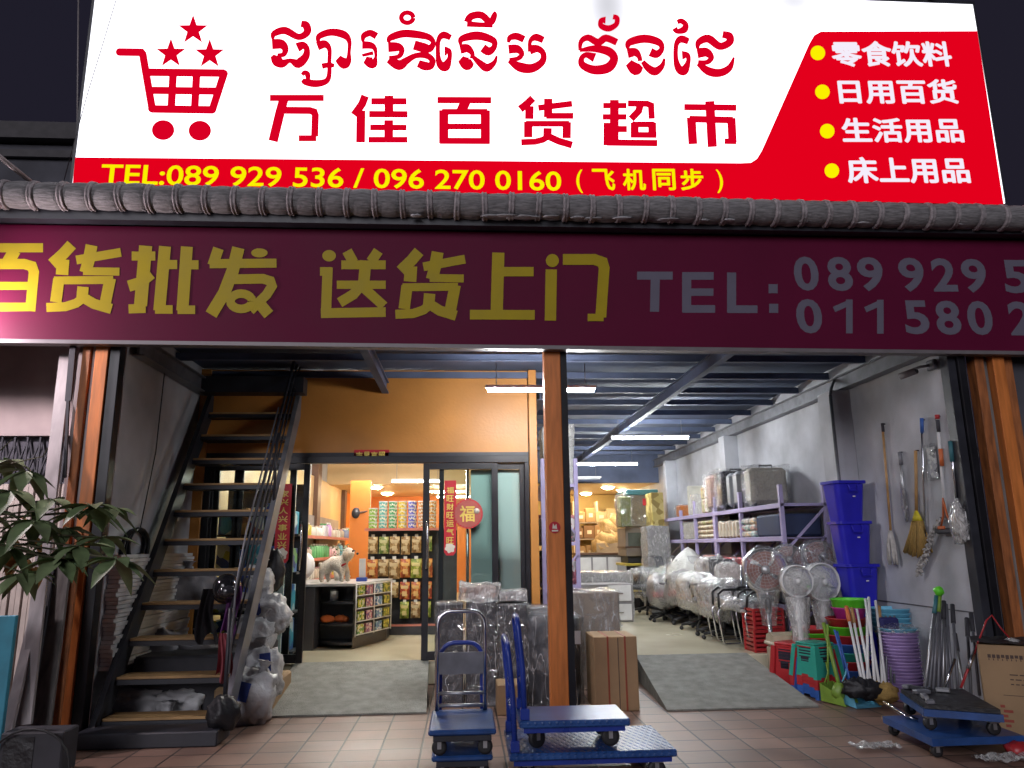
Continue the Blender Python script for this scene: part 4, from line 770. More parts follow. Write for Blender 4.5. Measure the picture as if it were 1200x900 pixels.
def cart(name, x0, x1, y0, y1, z0, zd, hx, hz, label, wr=.065, mat='cheq'):
    """flat deck on four casters with a tubular push handle across its left end"""
    t = T(name, label, 'cart', ((x0 + x1) / 2, (y0 + y1) / 2, z0))
    b = MB(); b.box(x0, x1, y0, y1, zd - .045, zd, .008); b.ob('deck', M_[mat], t)
    for ya_ in (y0 + .03, y1 - .06): b = MB(); b.box(x0 + .03, x1 - .03, ya_, ya_ + .03, zd - .08, zd - .046); b.ob('under_frame', M_['cblue2'], t)
    for sx_ in (x0 + .12, x1 - .12):
        for sy_ in (y0 + .09, y1 - .09): caster(t, sx_, sy_, z0, wr, 0 if sx_ > hx + .4 else .5)
    ya, yb = y0 + .06, y1 - .06; x = hx; rr = .07
    pts = [(x, ya, zd - .02), (x - .01, ya, zd + (hz - zd) * .5), (x - .035, ya, hz - rr)] + [(x - .04, ya + rr - rr * math.cos(a), hz - rr + rr * math.sin(a)) for a in (.5, 1.0, 1.57)] + [(x - .04, yb - rr + rr * math.sin(a), hz - rr + rr * math.cos(a)) for a in (0, .5, 1.07)] + [(x - .035, yb, hz - rr), (x - .01, yb, zd + (hz - zd) * .5), (x, yb, zd - .02)]
    b = MB(); b.tube(pts, .019, 10)
    for k in (.33, .55): b.tube([(x - .008, ya, zd + (hz - zd) * k), (x - .008, yb, zd + (hz - zd) * k)], .012, 8)
    b.ob('handle', M_['cblue2'], t)
    b = MB()
    for y in (ya, yb): b.box(x - .03, x + .03, y - .03, y + .03, zd, zd + .07, .004)
    b.ob('handle_socket', M_['cblue2'], t); return t
cart('platform_cart', .30, 1.39, 5.16, 5.84, 0, .20, .34, .86, 'large blue platform cart on the paving carrying a smaller cart', .06)
cart('platform_cart', .37, 1.10, 5.20, 5.66, .202, .385, .41, 1.02, 'smaller blue chequer-plate cart parked on top of the larger cart', .06)
def trolley(name, x0, x1, y0, y1, z0, zd, hz, hmat, label, hy, fold=0):
    t = T(name, label, 'trolley', ((x0 + x1) / 2, (y0 + y1) / 2, z0))
    b = MB(); b.box(x0, x1, y0, y1, zd - .035, zd, .01); b.ob('deck', M_['cblue'], t)
    b = MB(); b.box(x0 + .03, x1 - .03, y0 + .02, y1 - .02, zd - .075, zd - .037, .004); b.ob('under_frame', M_['dsteel'], t)
    for sx_ in (x0 + .07, x1 - .07):
        for sy_ in (y0 + .1, y1 - .1): caster(t, sx_, sy_, z0, .05)
    y = hy; xa, xb = x0 + .035, x1 - .055; rr = .1
    pts = [(xa, y, zd), (xa, y + .02, hz - rr)] + [(xa + rr - rr * math.cos(a), y + .025, hz - rr + rr * math.sin(a)) for a in (.4, .8, 1.2, 1.57)] + [(xb - rr + rr * math.sin(a), y + .025, hz - rr + rr * math.cos(a)) for a in (0, .4, .8, 1.2)] + [(xb, y + .02, hz - rr), (xb, y, zd)]
    b = MB(); b.tube(pts, .016, 10); h = b.ob('handle', M_[hmat], t)
    if not fold:
        b = MB(); b.box(xa + .01, xb - .01, y - .004, y + .012, zd + (hz - zd) * .36, zd + (hz - zd) * .58); b.ob('handle_panel', M_['gsteel'], h)
    b = MB()
    for k in (.05, .17): b.tube([(xa, y, zd + (hz - zd) * k), (xb, y, zd + (hz - zd) * k)], .012, 8)
    b.ob('cross_bar', M_['galv' if not fold else 'cblue2'], t); return t
trolley('hand_trolley', -.20, .20, 5.30, 5.92, 0, .165, .795, 'cblue2', 'lower blue trolley with folded blue handle under the silver-handled one', 5.9, 1)
trolley('hand_trolley', -.22, .22, 5.22, 5.86, .167, .34, 1.03, 'chrome', 'blue-decked trolley with arched silver handle and grey panel', 5.82)
# ================================================================ WRAPPED BOXES BETWEEN THE RAMPS
M_.update(dkbox=pm('dark_grey_box', (.034, .036, .045), .6, var=.25), gbox=pm('grey_box', (.27, .26, .27), .6, var=.2), tan=pm('taupe_box', (.27, .225, .19), .6, var=.15), ink=pm('dark_ink', (.08, .05, .04), .7), redink=pm('red_ink', (.32, .06, .04), .7), wlabel=pm('white_label', (.72, .74, .74), .5), strap=pm('red_strap', (.30, .06, .03), .45))
def wbox(name, x0, x1, y0, y1, z0, z1, mat, label, film='film', amp=.014, n=14, seed=0, cat='package', group=None, over=.012):
    t = T(name, label, cat, ((x0 + x1) / 2, (y0 + y1) / 2, z0), 0, group)
    b = MB(); b.box(x0, x1, y0, y1, z0, z1, .012); b.ob('carton', M_[mat] if isinstance(mat, str) else mat, t)
    b = MB(); b.crumple(x0 - over, x1 + over, y0 - over, y1 + over, z0 + .004, z1 + over, n, amp, seed, 6); b.ob('plastic_wrap', M_[film], t, fix=False); return t
def wb(px0, px1, pyt, pyb, y0, dp, mat, label, z0=0.0, **k):
    a = P(px0, (pyt + pyb) / 2, y0); e = P(px1, (pyt + pyb) / 2, y0); zt_ = P((px0 + px1) / 2, pyt, y0).z
    return wbox('wrapped_package', a.x, e.x, y0, y0 + dp, z0, zt_, mat, label, **k)
wb(511, 543, 708, 830, 7.66, .35, 'dkbox', 'leftmost dark package in clear wrap behind silver trolley handle', seed=1)
wb(546, 582, 706, 830, 7.64, .4, 'dkbox', 'dark wrapped package second from left carrying the small white parcel', seed=2)
wb(584, 619, 708, 833, 7.62, .45, 'dkbox', 'tall dark package bound with stretched film left of the wrapped drum', seed=3, film='film')
a = P(535, 700, 7.6); b = MB(); 
t = T('small_parcel', 'small pale parcel loosely wrapped in clear film on top of dark packages', 'parcel', P(560, 702, 7.75)); c = P(560, 694, 7.78); zb = P(560, 705, 7.64).z + .01
b.rbox((c.x + .03, 7.82, zb + .07), (.27, .3, .12), Matrix.Rotation(.12, 3, 'Z'), .01); b.ob('carton', pm('pale_carton', (.50, .40, .37), .6), t)
b = MB(); b.crumple(c.x - .18, c.x + .21, 7.64, 8.0, zb - .01, zb + .155, 14, .035, 5, 7); b.ob('plastic_wrap', M_['film2'], t, fix=False)
b = MB(); b.rbox((c.x - .03, 7.664, zb + .07), (.05, .006, .03)); b.ob('print', M_['redink'], t)
wb(586, 617, 694, 707, 7.66, .4, 'gbox', 'flat grey wrapped parcel lying on the tall dark package', z0=P(600, 707.5, 7.62).z + .02, seed=6, film='film2')
c = P(651, 775, 7.62); zt_ = P(651, 722, 7.6).z
t = T('wrapped_drum', 'round dark drum in crumpled clear wrap directly behind the orange post', 'drum', (c.x - .02, 7.7, 0))
b = MB(); b.lathe([(.27, 0), (.28, .05), (.28, zt_ - .05), (.25, zt_)], (c.x - .02, 7.75, 0), 28); b.ob('drum', M_['dkbox'], t)
b = MB(); b.lathe([(.31, .003), (.30, .25), (.32, .45), (.30, .65), (.315, zt_ - .02), (.20, zt_ + .05), (.001, zt_ + .04)], (c.x - .02, 7.75, 0), 44, None, lambda a, v: 1 + .035 * math.sin(9 * a + 7 * v) + .03 * math.sin(17 * a - 9 * v)); b.ob('plastic_wrap', M_['film'], t, fix=False)
b = MB(); p0 = P(677, 747, 7.42); b.rbox(p0, (.055, .004, .12)); b.ob('tag', M_['wlabel'], t)
wb(620, 655, 712, 745, 7.95, .4, 'gbox', 'grey box in clear wrap peeking out left of the orange post above drum', z0=.0, seed=7)
t = T('tall_carton', 'tall brown carton with red straps standing right of the orange post', 'carton', (1.35, 7.4, 0))
a = P(697, 790, 7.3); e = P(748, 790, 7.3); zt_ = P(722, 746, 7.3).z
b = MB(); b.box(a.x, e.x, 7.3, 7.78, 0, zt_, .006); b.ob('box', M_['card'], t)
b = MB()
for k in (.32, .72): x = a.x + (e.x - a.x) * k; b.box(x - .008, x + .008, 7.297, 7.3, .002, zt_); b.box(x - .008, x + .008, 7.297, 7.78, zt_, zt_ + .003)
b.ob('strap', M_['strap'], t)
b = MB(); b.box((a.x + e.x) / 2 + .02, (a.x + e.x) / 2 + .026, 7.296, 7.299, .01, zt_ - .01); b.ob('flap_seam', M_['ink'], t)
wb(672, 726, 694, 738, 8.35, .55, 'tan', 'taupe box under crumpled clear wrap behind the tall brown carton', z0=.0, seed=9, film='film', amp=.03)
b = MB(); c = P(585, 815, 7.3); b.box(c.x - .02, c.x + .2, 7.25, 7.6, 0, .26, .005); tag(b.ob('low_carton', M_['card']), 'low brown carton on the paving behind silver trolley', 'carton')

# ================================================================ LEFT SHOP: COUNTER, DOG, RACKS
M_.update(counter=pm('charcoal_laminate', (.055, .055, .065), .42, var=.15), ctop=pm('pale_counter_top', (.42, .43, .44), .3), fur=pm('white_fur', (.74, .69, .60), .9, var=.15, scale=14, bump=.8, bscale=70), shelfred=pm('shelf_price_strip', (.55, .20, .16), .4), shelfw=pm('pale_shelf', (.60, .50, .40), .5), orangep=pm('orange_plush', (.75, .16, .03), .6), wirew=pm('white_wire', (.75, .75, .75), .4), gond=pm('dark_gondola', (.04, .045, .06), .5))
ct = T('shop_counter', 'charcoal shop counter with open corner shelves inside the sliding doors', 'counter', (-1.7, 10.4, .25))
xa_, xm, xc = P(357, 720, 10.0).x, P(368, 720, 10.0).x, P(413, 720, 10.0).x; zc = 1.055
b = MB(); b.box(xa_ - .25, xm, 10.0, 10.7, .25, zc - .03, .005); b.box(xm, xc, 10.45, 10.7, .25, zc - .03); b.prism([(xc, 10.06), (xc + .33, 11.0), (xc + .33, 11.5), (xc, 11.5)], 'z', .25, zc - .03); b.ob('carcass', M_['counter'], ct)
b = MB(); b.prism([(xa_ - .27, 9.98), (xc + .01, 9.98), (xc + .36, 11.0), (xc + .36, 11.52), (xa_ - .27, 11.52)], 'z', zc - .03, zc); b.ob('top', M_['ctop'], ct)
for k, z in enumerate((.30, .53, .80)):
    b = MB(); n = 10; b.prism([(xm, 10.45)] + [(xm + (xc - xm) * i / n, 10.45 - .40 * math.sin(math.pi * min(1, i / n * .55 + .05))) for i in range(n + 1)] + [(xc, 10.45)], 'z', z, z + .03); b.ob('shelf', M_['counter'], ct)
b = MB(); b.rbox((xm + .24, 9.995, .95), (.05, .004, .03)); b.ob('price_tag', M_['wlabel'], ct)
c = Vector((xm + .20, 10.28, .832)); t = T('tin_can', 'silver tin can on the top counter shelf', 'can', c); b = MB(); b.lathe([(.055, 0), (.058, .005), (.055, .012), (.055, .13), (.058, .137), (.052, .14)], c, 20); b.ob('can_body', M_['galv'], t); b = MB(); b.lathe([(.0565, .02), (.0565, .12)], c, 20); b.ob('paper_band', M_['wlabel'], t)
for k, x in enumerate((.12, .30)):
    c = Vector((xm + x, 10.24, .562)); b = MB(); b.blob(c + Vector((0, 0, .045)), (.085, .06, .05), .2, k + 2, 18, flat=.1); b.blob(c + Vector((.06, -.01, .04)), (.05, .045, .04), .1, k + 7, 14); tag(b.ob('orange_slipper', M_['orangep']), 'fluffy orange slipper on the middle counter shelf, ' + ('left of the pair' if k == 0 else 'right of the pair'), 'slipper', 'orange slippers on the counter shelf')
# the dog
dz = zc; dx = P(393, 683, 10.2).x; dog = T('dog_figure', 'white fluffy poodle standing in profile on the shop counter', 'dog', (dx, 10.2, dz))
u = .0114
def dp(px, py, y=0): return Vector(((px - 393) * u, y, (684 - py) * u))
DV = [dp(381, 662), dp(388, 660.5), dp(396, 662), dp(402, 658.5), dp(405, 653.5), dp(408, 649.5), dp(414, 651.5), dp(376, 664), dp(374, 661),
      dp(379, 670, -.06), dp(377.5, 676, -.065), dp(379, 682.5, -.065), dp(384, 671, .05), dp(383, 677, .06), dp(385, 682.5, .06),
      dp(400, 670, -.055), dp(401, 676, -.06), dp(400.5, 682.5, -.06), dp(404, 670, .05), dp(406, 676, .055), dp(406, 682.5, .055)]
DE = [(0, 1), (1, 2), (2, 3), (3, 4), (4, 5), (5, 6), (0, 7), (7, 8), (0, 9), (9, 10), (10, 11), (0, 12), (12, 13), (13, 14), (2, 15), (15, 16), (16, 17), (2, 18), (18, 19), (19, 20)]
DR = [.085, .085, .095, .065, .075, .10, .042, .03, .035] + [.05, .03, .03] * 2 + [.05, .034, .036] * 2
skin('body', DV, DE, DR, M_['fur'], dog, 2, .012, 3)
dO = Vector((dx, 10.2, dz)); efur = pm('cream_fur', (.60, .50, .38), .9, bump=.6, bscale=60)
for s in (-1, 1):
    b = MB(); b.blob(dp(405, 654, s * .095) + dO, (.035, .02, .06), .2, 3 + s, 14); b.ob('ear', efur, dog)
    b = MB(); b.blob(dp(412.5, 648.2, s * .06) + dO, (.014, .014, .014), 0, 1, 10); b.ob('eye', M_['bagblk'], dog)
b = MB(); b.blob(dp(417, 651.3) + dO, (.018, .018, .016), 0, 1, 10); b.ob('nose', M_['bagblk'], dog)
b = MB(); b.tube([dp(401.5 + 3.5 * math.cos(a), 664 - 2.2 * math.cos(a), .085 * math.sin(a)) + Vector((dx, 10.2, dz)) for a in [k * .6283 for k in range(10)]], .012, 6, True); b.ob('collar', M_['red'], dog)
# things around it on the counter
c = P(355, 684, 10.4); b = MB(); b.lathe([(.001, 0), (.17, .0), (.20, .05), (.13, .09), (.001, .10)], (0, 0, 0), 24, Matrix.Rotation(R(75), 3, 'X')); tag(b.ob('white_dish', M_['white'], loc=(P(352, 668, 10.4).x, 10.4, 1.26)), 'white dish standing on edge on the counter behind door handle', 'dish')
t = T('counter_stand', 'small white leaflet stand at the right end of the counter', 'stand', (P(424, 684, 10.7).x, 10.7, zc)); c = Vector((P(424, 684, 10.7).x, 10.7, zc)); b = MB(); b.beam(c + Vector((0, .04, 0)), c + Vector((-.0, .0, .30)), .09, .006, (0, 1, 0)); b.ob('leaflet', M_['wlabel'], t); b = MB(); b.box(c.x - .07, c.x + .07, 10.63, 10.75, zc, zc + .05, .004); b.ob('foot', M_['blue_lbl'], t)
pl = T('small_plant', 'small dark green plant behind the dog on the counter', 'plant', (P(397, 660, 11).x, 11, zc)); b = MB(); random.seed(5)
for k in range(70):
    a = random.random() * 6.28; leaflet(b, Vector((P(397, 660, 11).x, 11, zc + .12)) + Vector((random.uniform(-.13, .13), random.uniform(-.1, .1), random.uniform(0, .38))), Vector((math.cos(a), math.sin(a), random.uniform(-.2, .6))), .08, .02, .03)
b.ob('foliage', M_['leaf'], pl, fix=False); b = MB(); b.lathe([(.05, 0), (.07, .13), (.06, .13), (.001, .12)], (P(397, 660, 11).x, 11, zc), 16); b.ob('pot', M_['white'], pl)
rk = T('wire_rack', 'white wire rack of small bright packs at the end of counter', 'rack', (P(432, 740, 10.6).x, 10.3, .25)); b = MB()
rx0, rx1 = xc + .04, xc + .40; ry0, ry1 = 10.05, 10.95
def rq(s, z): return Vector((rx0 + (rx1 - rx0) * s, ry0 + (ry1 - ry0) * s - .04, z))
for s in (0, .5, 1):
    b.tube([rq(s, .40), rq(s, 1.05)], .008, 6); 
for z in (.42, .58, .74, .90, 1.04): b.tube([rq(0, z), rq(1, z)], .007, 6)
b.ob('wire_frame', M_['wirew'], rk)
rkm = [printm('snack_print_%s' % n, *v) for n, v in dict(green=((.10, .28, .05), [(.5, .5, .05), (.7, .7, .6)], 40), pink=((.5, .18, .25), [(.7, .6, .6), (.2, .1, .3)], 40), sky=((.2, .4, .55), [(.7, .75, .8), (.1, .2, .5)], 40), olive=((.3, .3, .04), [(.6, .55, .1), (.1, .15, .05)], 40)).items()]
k = 0
for z in (.43, .59, .75, .91):
    for s in (.06, .28, .56, .78):
        b = MB(); q0, q1 = rq(s, z), rq(s + .17, z); o_ = Vector((-.03, .05, 0)); b.add([q0, q1, q1 + o_, q0 + o_] + [v + Vector((0, 0, .11)) for v in (q0, q1, q1 + o_, q0 + o_)], [(0, 1, 2, 3), (4, 5, 6, 7), (0, 1, 5, 4), (1, 2, 6, 5), (2, 3, 7, 6), (3, 0, 4, 7)]); tag(b.ob('snack_pack', rkm[k % 4]), 'small bright snack pack in the white wire rack', 'snack pack', 'snack packs in the white wire rack'); k += 1
# gondola of snack bags
GY = 11.9; gx0, gx1 = P(430, 680, GY).x, P(497, 680, GY).x + .5
gd = T('snack_gondola', 'dark pegboard gondola shelf of hanging snack bags facing the door', 'shelf', ((gx0 + gx1) / 2, GY, .25))
b = MB(); b.box(gx0, gx1, GY + .02, GY + .25, .25, 1.76); b.ob('back_panel', M_['gond'], gd)
b = MB(); b.box(gx0 - .02, gx1, GY - .36, GY + .02, .25, .38, .004); b.ob('foot_shelf', M_['gond'], gd); b = MB(); b.box(gx0 - .02, gx1, GY - .365, GY - .358, .37, .40); b.ob('price_strip', M_['shelfred'], gd)
b = MB(); b.box(gx0 - .03, gx1, GY - .22, GY + .25, 1.755, 1.785); o = b.ob('top_shelf', M_['shelfw'], gd); b = MB(); b.box(gx0 - .03, gx1, GY - .226, GY - .221, 1.75, 1.79); b.ob('price_strip', M_['shelfred'], gd)
for z in (1.69, 1.36, 1.02, .74):
    b = MB()
    for k in range(7): b.tube([(gx0 + .08 + k * .165, GY + .02, z), (gx0 + .08 + k * .165, GY - .13, z + .01)], .004, 5)
    b.ob('peg_hooks', M_['chrome'], gd)
def bag(name, mats):
    t = T('snack_bag', 'x', 'bag', (0, 0, 0), 0, 'snack bags hanging on the dark gondola')
    b = MB(); b.sheet(lambda u, v: Vector(((u - .5) * .145, -.045 * math.sin(math.pi * u) ** .6 * math.sin(math.pi * v) ** .5, -.255 + .255 * v)), 10, 10); b.sheet(lambda u, v: Vector(((u - .5) * .145, .012, -.255 + .255 * v)), 1, 1); b.ob('pouch', mats[0], t, fix=False)
    b = MB(); b.rbox((0, -.047, -.075), (.11, .006, .045), None, .001); b.rbox((0, -.047, -.17), (.07, .006, .07), None, .001); b.ob('front_print', mats[1], t)
    b = MB(); b.rbox((0, -.005, .015), (.05, .004, .04)); b.ob('price_tag', M_['wlabel'], t); return t
bm = {}
for n, base, cols, pr in (('green', (.30, .36, .12), [(.5, .52, .25), (.15, .25, .06)], (.55, .55, .3)), ('orange', (.60, .22, .06), [(.7, .4, .12), (.4, .1, .04)], (.75, .5, .2)), ('red', (.55, .10, .05), [(.7, .35, .1), (.3, .05, .03)], (.8, .6, .3)), ('tan', (.42, .30, .14), [(.6, .5, .3), (.25, .15, .06)], (.6, .5, .3)), ('white', (.62, .58, .52), [(.6, .2, .15), (.75, .72, .66)], (.6, .15, .1)), ('lime', (.34, .42, .06), [(.55, .6, .2), (.2, .3, .05)], (.7, .65, .3))): bm[n] = (printm('bag_print_' + n, base, cols, 28), pm('bag_front_' + n, pr, .4))
protos = {n: bag(n, m) for n, m in bm.items()}; used = set()
rows = [(1.665, ['tan', 'green', 'tan', 'tan', 'tan', 'green'], 1.0, 'top'), (1.33, ['orange', 'tan', 'tan', 'orange', 'lime', 'orange'], 1.12, 'second'), (.99, [None, None, 'white', 'tan', 'red', 'orange', 'red'][1:], 1.0, 'third'), (.70, [None, None, None, None, 'lime', 'tan', 'lime'][1:], .95, 'lowest')]
nth = ['first', 'second', 'third', 'fourth', 'fifth', 'sixth']
cname = dict(green='pale green', orange='orange', red='red', tan='tan and brown', white='white and red', lime='lime green')
for z, r_, s_, rn in rows:
    for i, n in enumerate(r_):
        if not n: continue
        loc = (gx0 + .09 + i * .165, GY - .12, z); lab = '%s snack bag, %s from left in the %s row of the gondola' % (cname[n], nth[i], rn)
        if n not in used: used.add(n); o = protos[n]; o.location = loc; o.scale = (s_,) * 3; o['label'] = lab
        else: dup(protos[n], loc, random.uniform(-.15, .15), lab, sc=(s_ * random.uniform(.92, 1.05), s_, s_ * random.uniform(.88, 1.08)))
def tub(n, mat):
    t = T('snack_tub', 'x', 'tub', (0, 0, 0), 0, 'plastic tubs stacked on top of the gondola'); b = MB(); b.lathe([(.062, 0), (.066, .006), (.066, .085), (.062, .09)], (0, 0, 0), 18); b.ob('body', mat, t); b = MB(); b.lathe([(.069, .088), (.069, .102), (.001, .102)], (0, 0, 0), 18); b.ob('lid', M_['white'], t); return t
tc_ = [('green', 3, (.20, .42, .05), -.02), ('teal', 4, (.10, .38, .36), .13), ('dark green', 4, (.05, .28, .12), .28), ('yellow', 4, (.58, .46, .04), .43), ('blue', 4, (.10, .12, .50), .58), ('brown', 4, (.45, .22, .09), .73), ('orange', 4, (.55, .25, .05), .88)]
for n, cnt, colr, dx_ in tc_:
    pr = tub(n, printm('tub_print_' + n.replace(' ', '_'), colr, [tuple(min(1, c * 1.6 + .08) for c in colr), (.7, .7, .62)], 34))
    for k in range(cnt):
        loc = (gx0 + .1 + dx_, GY - .10, 1.787 + k * .104); lab = '%s tub, %s of its column on the gondola' % (n, ['lowest', 'second from bottom', 'third from bottom', 'topmost'][k] if k < 3 else 'topmost')
        if k == 0: pr.location = loc; pr['label'] = lab
        else: dup(pr, loc, 0, lab)
# shelves of bottles along the left wall
ws = T('wall_shelf', 'long pale wall shelving of bottles along left wall behind the counter', 'shelf', (-2.9, 13, .25))
for z in (.60, .95, 1.30, 1.68):
    b = MB(); b.box(-3.04, -2.55, 11.2, 18.6, z, z + .03); o = b.ob('shelf_board', M_['shelfw'], ws); b = MB(); b.box(-2.552, -2.545, 11.2, 18.6, z - .01, z + .04); b.ob('price_strip', M_['shelfred'], o)
b = MB(); b.box(-3.04, -3.0, 11.2, 18.6, .3, 2.15); b.ob('back_panel', pm('grey_shelf_back', (.30, .28, .27), .6), ws)
bcol = [(.62, .60, .55), (.60, .50, .08), (.62, .58, .62), (.45, .25, .50), (.50, .42, .34), (.22, .28, .50), (.12, .40, .15), (.10, .38, .52), (.62, .35, .40), (.55, .55, .50)]
bmat = [pm('bottle_colour_%s' % 'abcdefghij'[i], c, .3, var=.1) for i, c in enumerate(bcol)]; bname = ['white', 'yellow', 'pale pink', 'violet', 'beige', 'blue', 'green', 'sky blue', 'rose', 'cream']
bp_ = []
for i in range(10):
    t = T('bottle', '%s bottle among those on the wall shelving behind the counter' % bname[i], 'bottle', (0, 0, 0), 0, '%s bottles on the wall shelving' % bname[i]); b = MB(); w = .045 + .012 * (i % 3); h = .19 + .03 * (i % 4); b.lathe([(w, 0), (w * 1.05, .01), (w * 1.05, h * .75), (w * .4, h * .88), (w * .38, h * .9)], (0, 0, 0), 12, sy=.7); b.ob('body', bmat[i], t); b = MB(); b.lathe([(w * .45, h * .88), (w * .45, h), (.001, h)], (0, 0, 0), 10); b.ob('cap', M_['white'] if i % 2 else bmat[(i + 4) % 10], t); bp_.append([t, 0])
random.seed(8)
for z, seq in ((1.712, (0, 1, 1, 0, 0, 2, 3, 4, 0, 4, 5, 6)), (1.332, (0, 7, 4, 6, 6, 6, 8, 9, 7, 0, 4)), (.982, (1, 0, 4, 8, 1, 9, 7))):
    y = 11.9; i = 0
    while y < 18.2:
        q = seq[min(len(seq) - 1, int((y - 11.9) / 6.3 * len(seq)))]; loc = (-2.66 + random.uniform(-.02, .02), y, z)
        if not bp_[q][1]: bp_[q][1] = 1; bp_[q][0].location = loc
        else: dup(bp_[q][0], loc)
        y += .15 + random.uniform(0, .02)
for t, u_ in bp_:
    if not u_:
        for ch in list(t.children): bpy.data.objects.remove(ch)
        bpy.data.objects.remove(t)
# wall speaker / camera arm by the orange corner, goods behind the left window
t = T('wall_fan', 'small dark wall fan on the orange corner inside the left shop', 'fan', P(417, 601, 14.3)); c = P(417, 601, 14.3); b = MB(); b.lathe([(.001, -.04), (.10, -.03), (.11, 0), (.001, .04)], c, 20, Matrix.Rotation(R(70), 3, 'X'), sx=.7); b.ob('guard', M_['dsteel'], t); b = MB(); b.tube([c, c + Vector((.15, .1, .02)), c + Vector((.3, .15, .08))], .02, 6); b.ob('arm', M_['brown'], t)
ds = T('display_shelf', 'dark shelf of blue and green packs behind the left window', 'shelf', (-2.3, 9.5, .25)); b = MB()
b.box(-2.95, -1.98, 9.72, 9.76, .25, 2.3)
for z in (.3, .75, 1.2, 1.65): b.box(-2.95, -1.98, 9.35, 9.72, z, z + .025)
b.ob('rack', M_['dsteel'], ds)
pk = [printm('pack_print_' + n, a_, c_, 9) for n, a_, c_ in (('blue', (.03, .10, .50), [(.05, .25, .6), (.5, .55, .1), (.5, .6, .7)]), ('cyan', (.05, .30, .45), [(.5, .6, .65), (.03, .1, .35)]), ('navy', (.03, .05, .25), [(.2, .4, .15), (.1, .2, .5)]), ('white', (.55, .55, .55), [(.3, .1, .1), (.2, .3, .5)]), ('brown', (.25, .12, .06), [(.4, .25, .1), (.1, .05, .03)]))]
k = 0; pn = ['blue', 'cyan', 'navy', 'white', 'brown']
for z, rn in ((.326, 'lowest'), (.776, 'second'), (1.226, 'third'), (1.676, 'top')):
    for i in range(5):
        h = random.uniform(.26, .40); b = MB(); x = -2.86 + i * .185; b.rbox((x, 9.5, z + h / 2), (.165, .24, h), None, .006); q = (k * 3 + i) % 5 if z < 1.2 or z > 1.5 else (0, 0, 1, 0, 2)[i]
        tag(b.ob('goods_pack', pk[q]), '%s pack, %s from left on the %s shelf behind left window' % (pn[q], nth[i], rn), 'pack', 'packs on the shelf behind the left window'); k += 1
t = T('paper_fan', 'grey semicircle fan stickers low on the left window glass', 'sticker', (P(315, 665, YS - .01).x, YS, 1.0))
for k, py in enumerate((668, 690)):
    b = MB(); c = P(312, py, 8.94 + .02); b.add(*[[(c.x + .16 * math.cos(a), c.y - .04, c.z + .10 * math.sin(a)) for a in [j * math.pi / 14 for j in range(15)]], [tuple(range(15))]]); b.ob('half_disc', M_['gbox'], t)
t = T('lightbox_board', 'white light panel leaning inside left window beside the couplet', 'panel', (P(325, 715, 9.1).x, 9.15, .26)); b = MB(); b.box(P(318, 700, 9.15).x, P(332, 700, 9.15).x, 9.13, 9.16, .26, 1.30); b.ob('board', M_['wlabel'], t)
# ================================================================ RIGHT BAY: SHELVING AND GOODS
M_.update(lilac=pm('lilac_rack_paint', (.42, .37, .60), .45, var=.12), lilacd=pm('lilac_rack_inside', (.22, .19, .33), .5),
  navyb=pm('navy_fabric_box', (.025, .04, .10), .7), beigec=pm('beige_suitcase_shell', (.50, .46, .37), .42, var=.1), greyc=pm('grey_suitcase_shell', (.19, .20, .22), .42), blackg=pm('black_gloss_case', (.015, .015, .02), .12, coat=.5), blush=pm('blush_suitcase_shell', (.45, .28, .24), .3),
  chairblk=pm('black_chair_plastic', (.02, .02, .022), .4), chairgry=pm('grey_chair_fabric', (.13, .135, .15), .8), yellow=pm('yellow_edge', (.60, .48, .06), .45), cream=pm('cream_board', (.60, .58, .50), .6))
XF, XW = 3.95, 4.56
uy = [9.2, 10.6, 11.7, 12.75, 13.6, 15.2]
rk = T('lilac_rack', 'long lilac steel shelving rack along the right wall', 'rack', (4.25, 11, .25))
for i, y in enumerate(uy):
    w = .055 if i != 2 else .11
    for x in (XF, XW - .05):
        b = MB(); b.box(x, x + .05, y, y + w, .25, 2.22 if i < 4 else 2.1, .003); b.ob('upright', M_['lilac'], rk)
    b = MB()
    for z0_ in (.4, 1.05): b.beam((XF + .03, y + w / 2, z0_), (XW - .03, y + w / 2, z0_ + .55), .02, .03); b.beam((XW - .03, y + w / 2, z0_ + .1), (XF + .03, y + w / 2, z0_ + .0), .02, .02)
    b.ob('brace', M_['lilac'], rk)
for z in (.75, 1.58, 1.99):
    b = MB(); b.box(XF - .004, XF + .035, 9.2, 15.25, z - .06, z, .004); b.box(XW - .05, XW - .01, 9.2, 15.25, z - .06, z); o = b.ob('shelf_beam', M_['lilac'], rk)
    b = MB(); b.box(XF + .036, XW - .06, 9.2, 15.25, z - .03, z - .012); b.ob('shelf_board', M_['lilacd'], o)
b = MB(); b.beam((XF + .03, 9.22, 1.40), (XW - .04, 9.22, 1.92), .02, .03); b.box(XF, XW, 9.2, 9.24, 1.95, 1.985); b.ob('end_brace', M_['lilac'], rk)
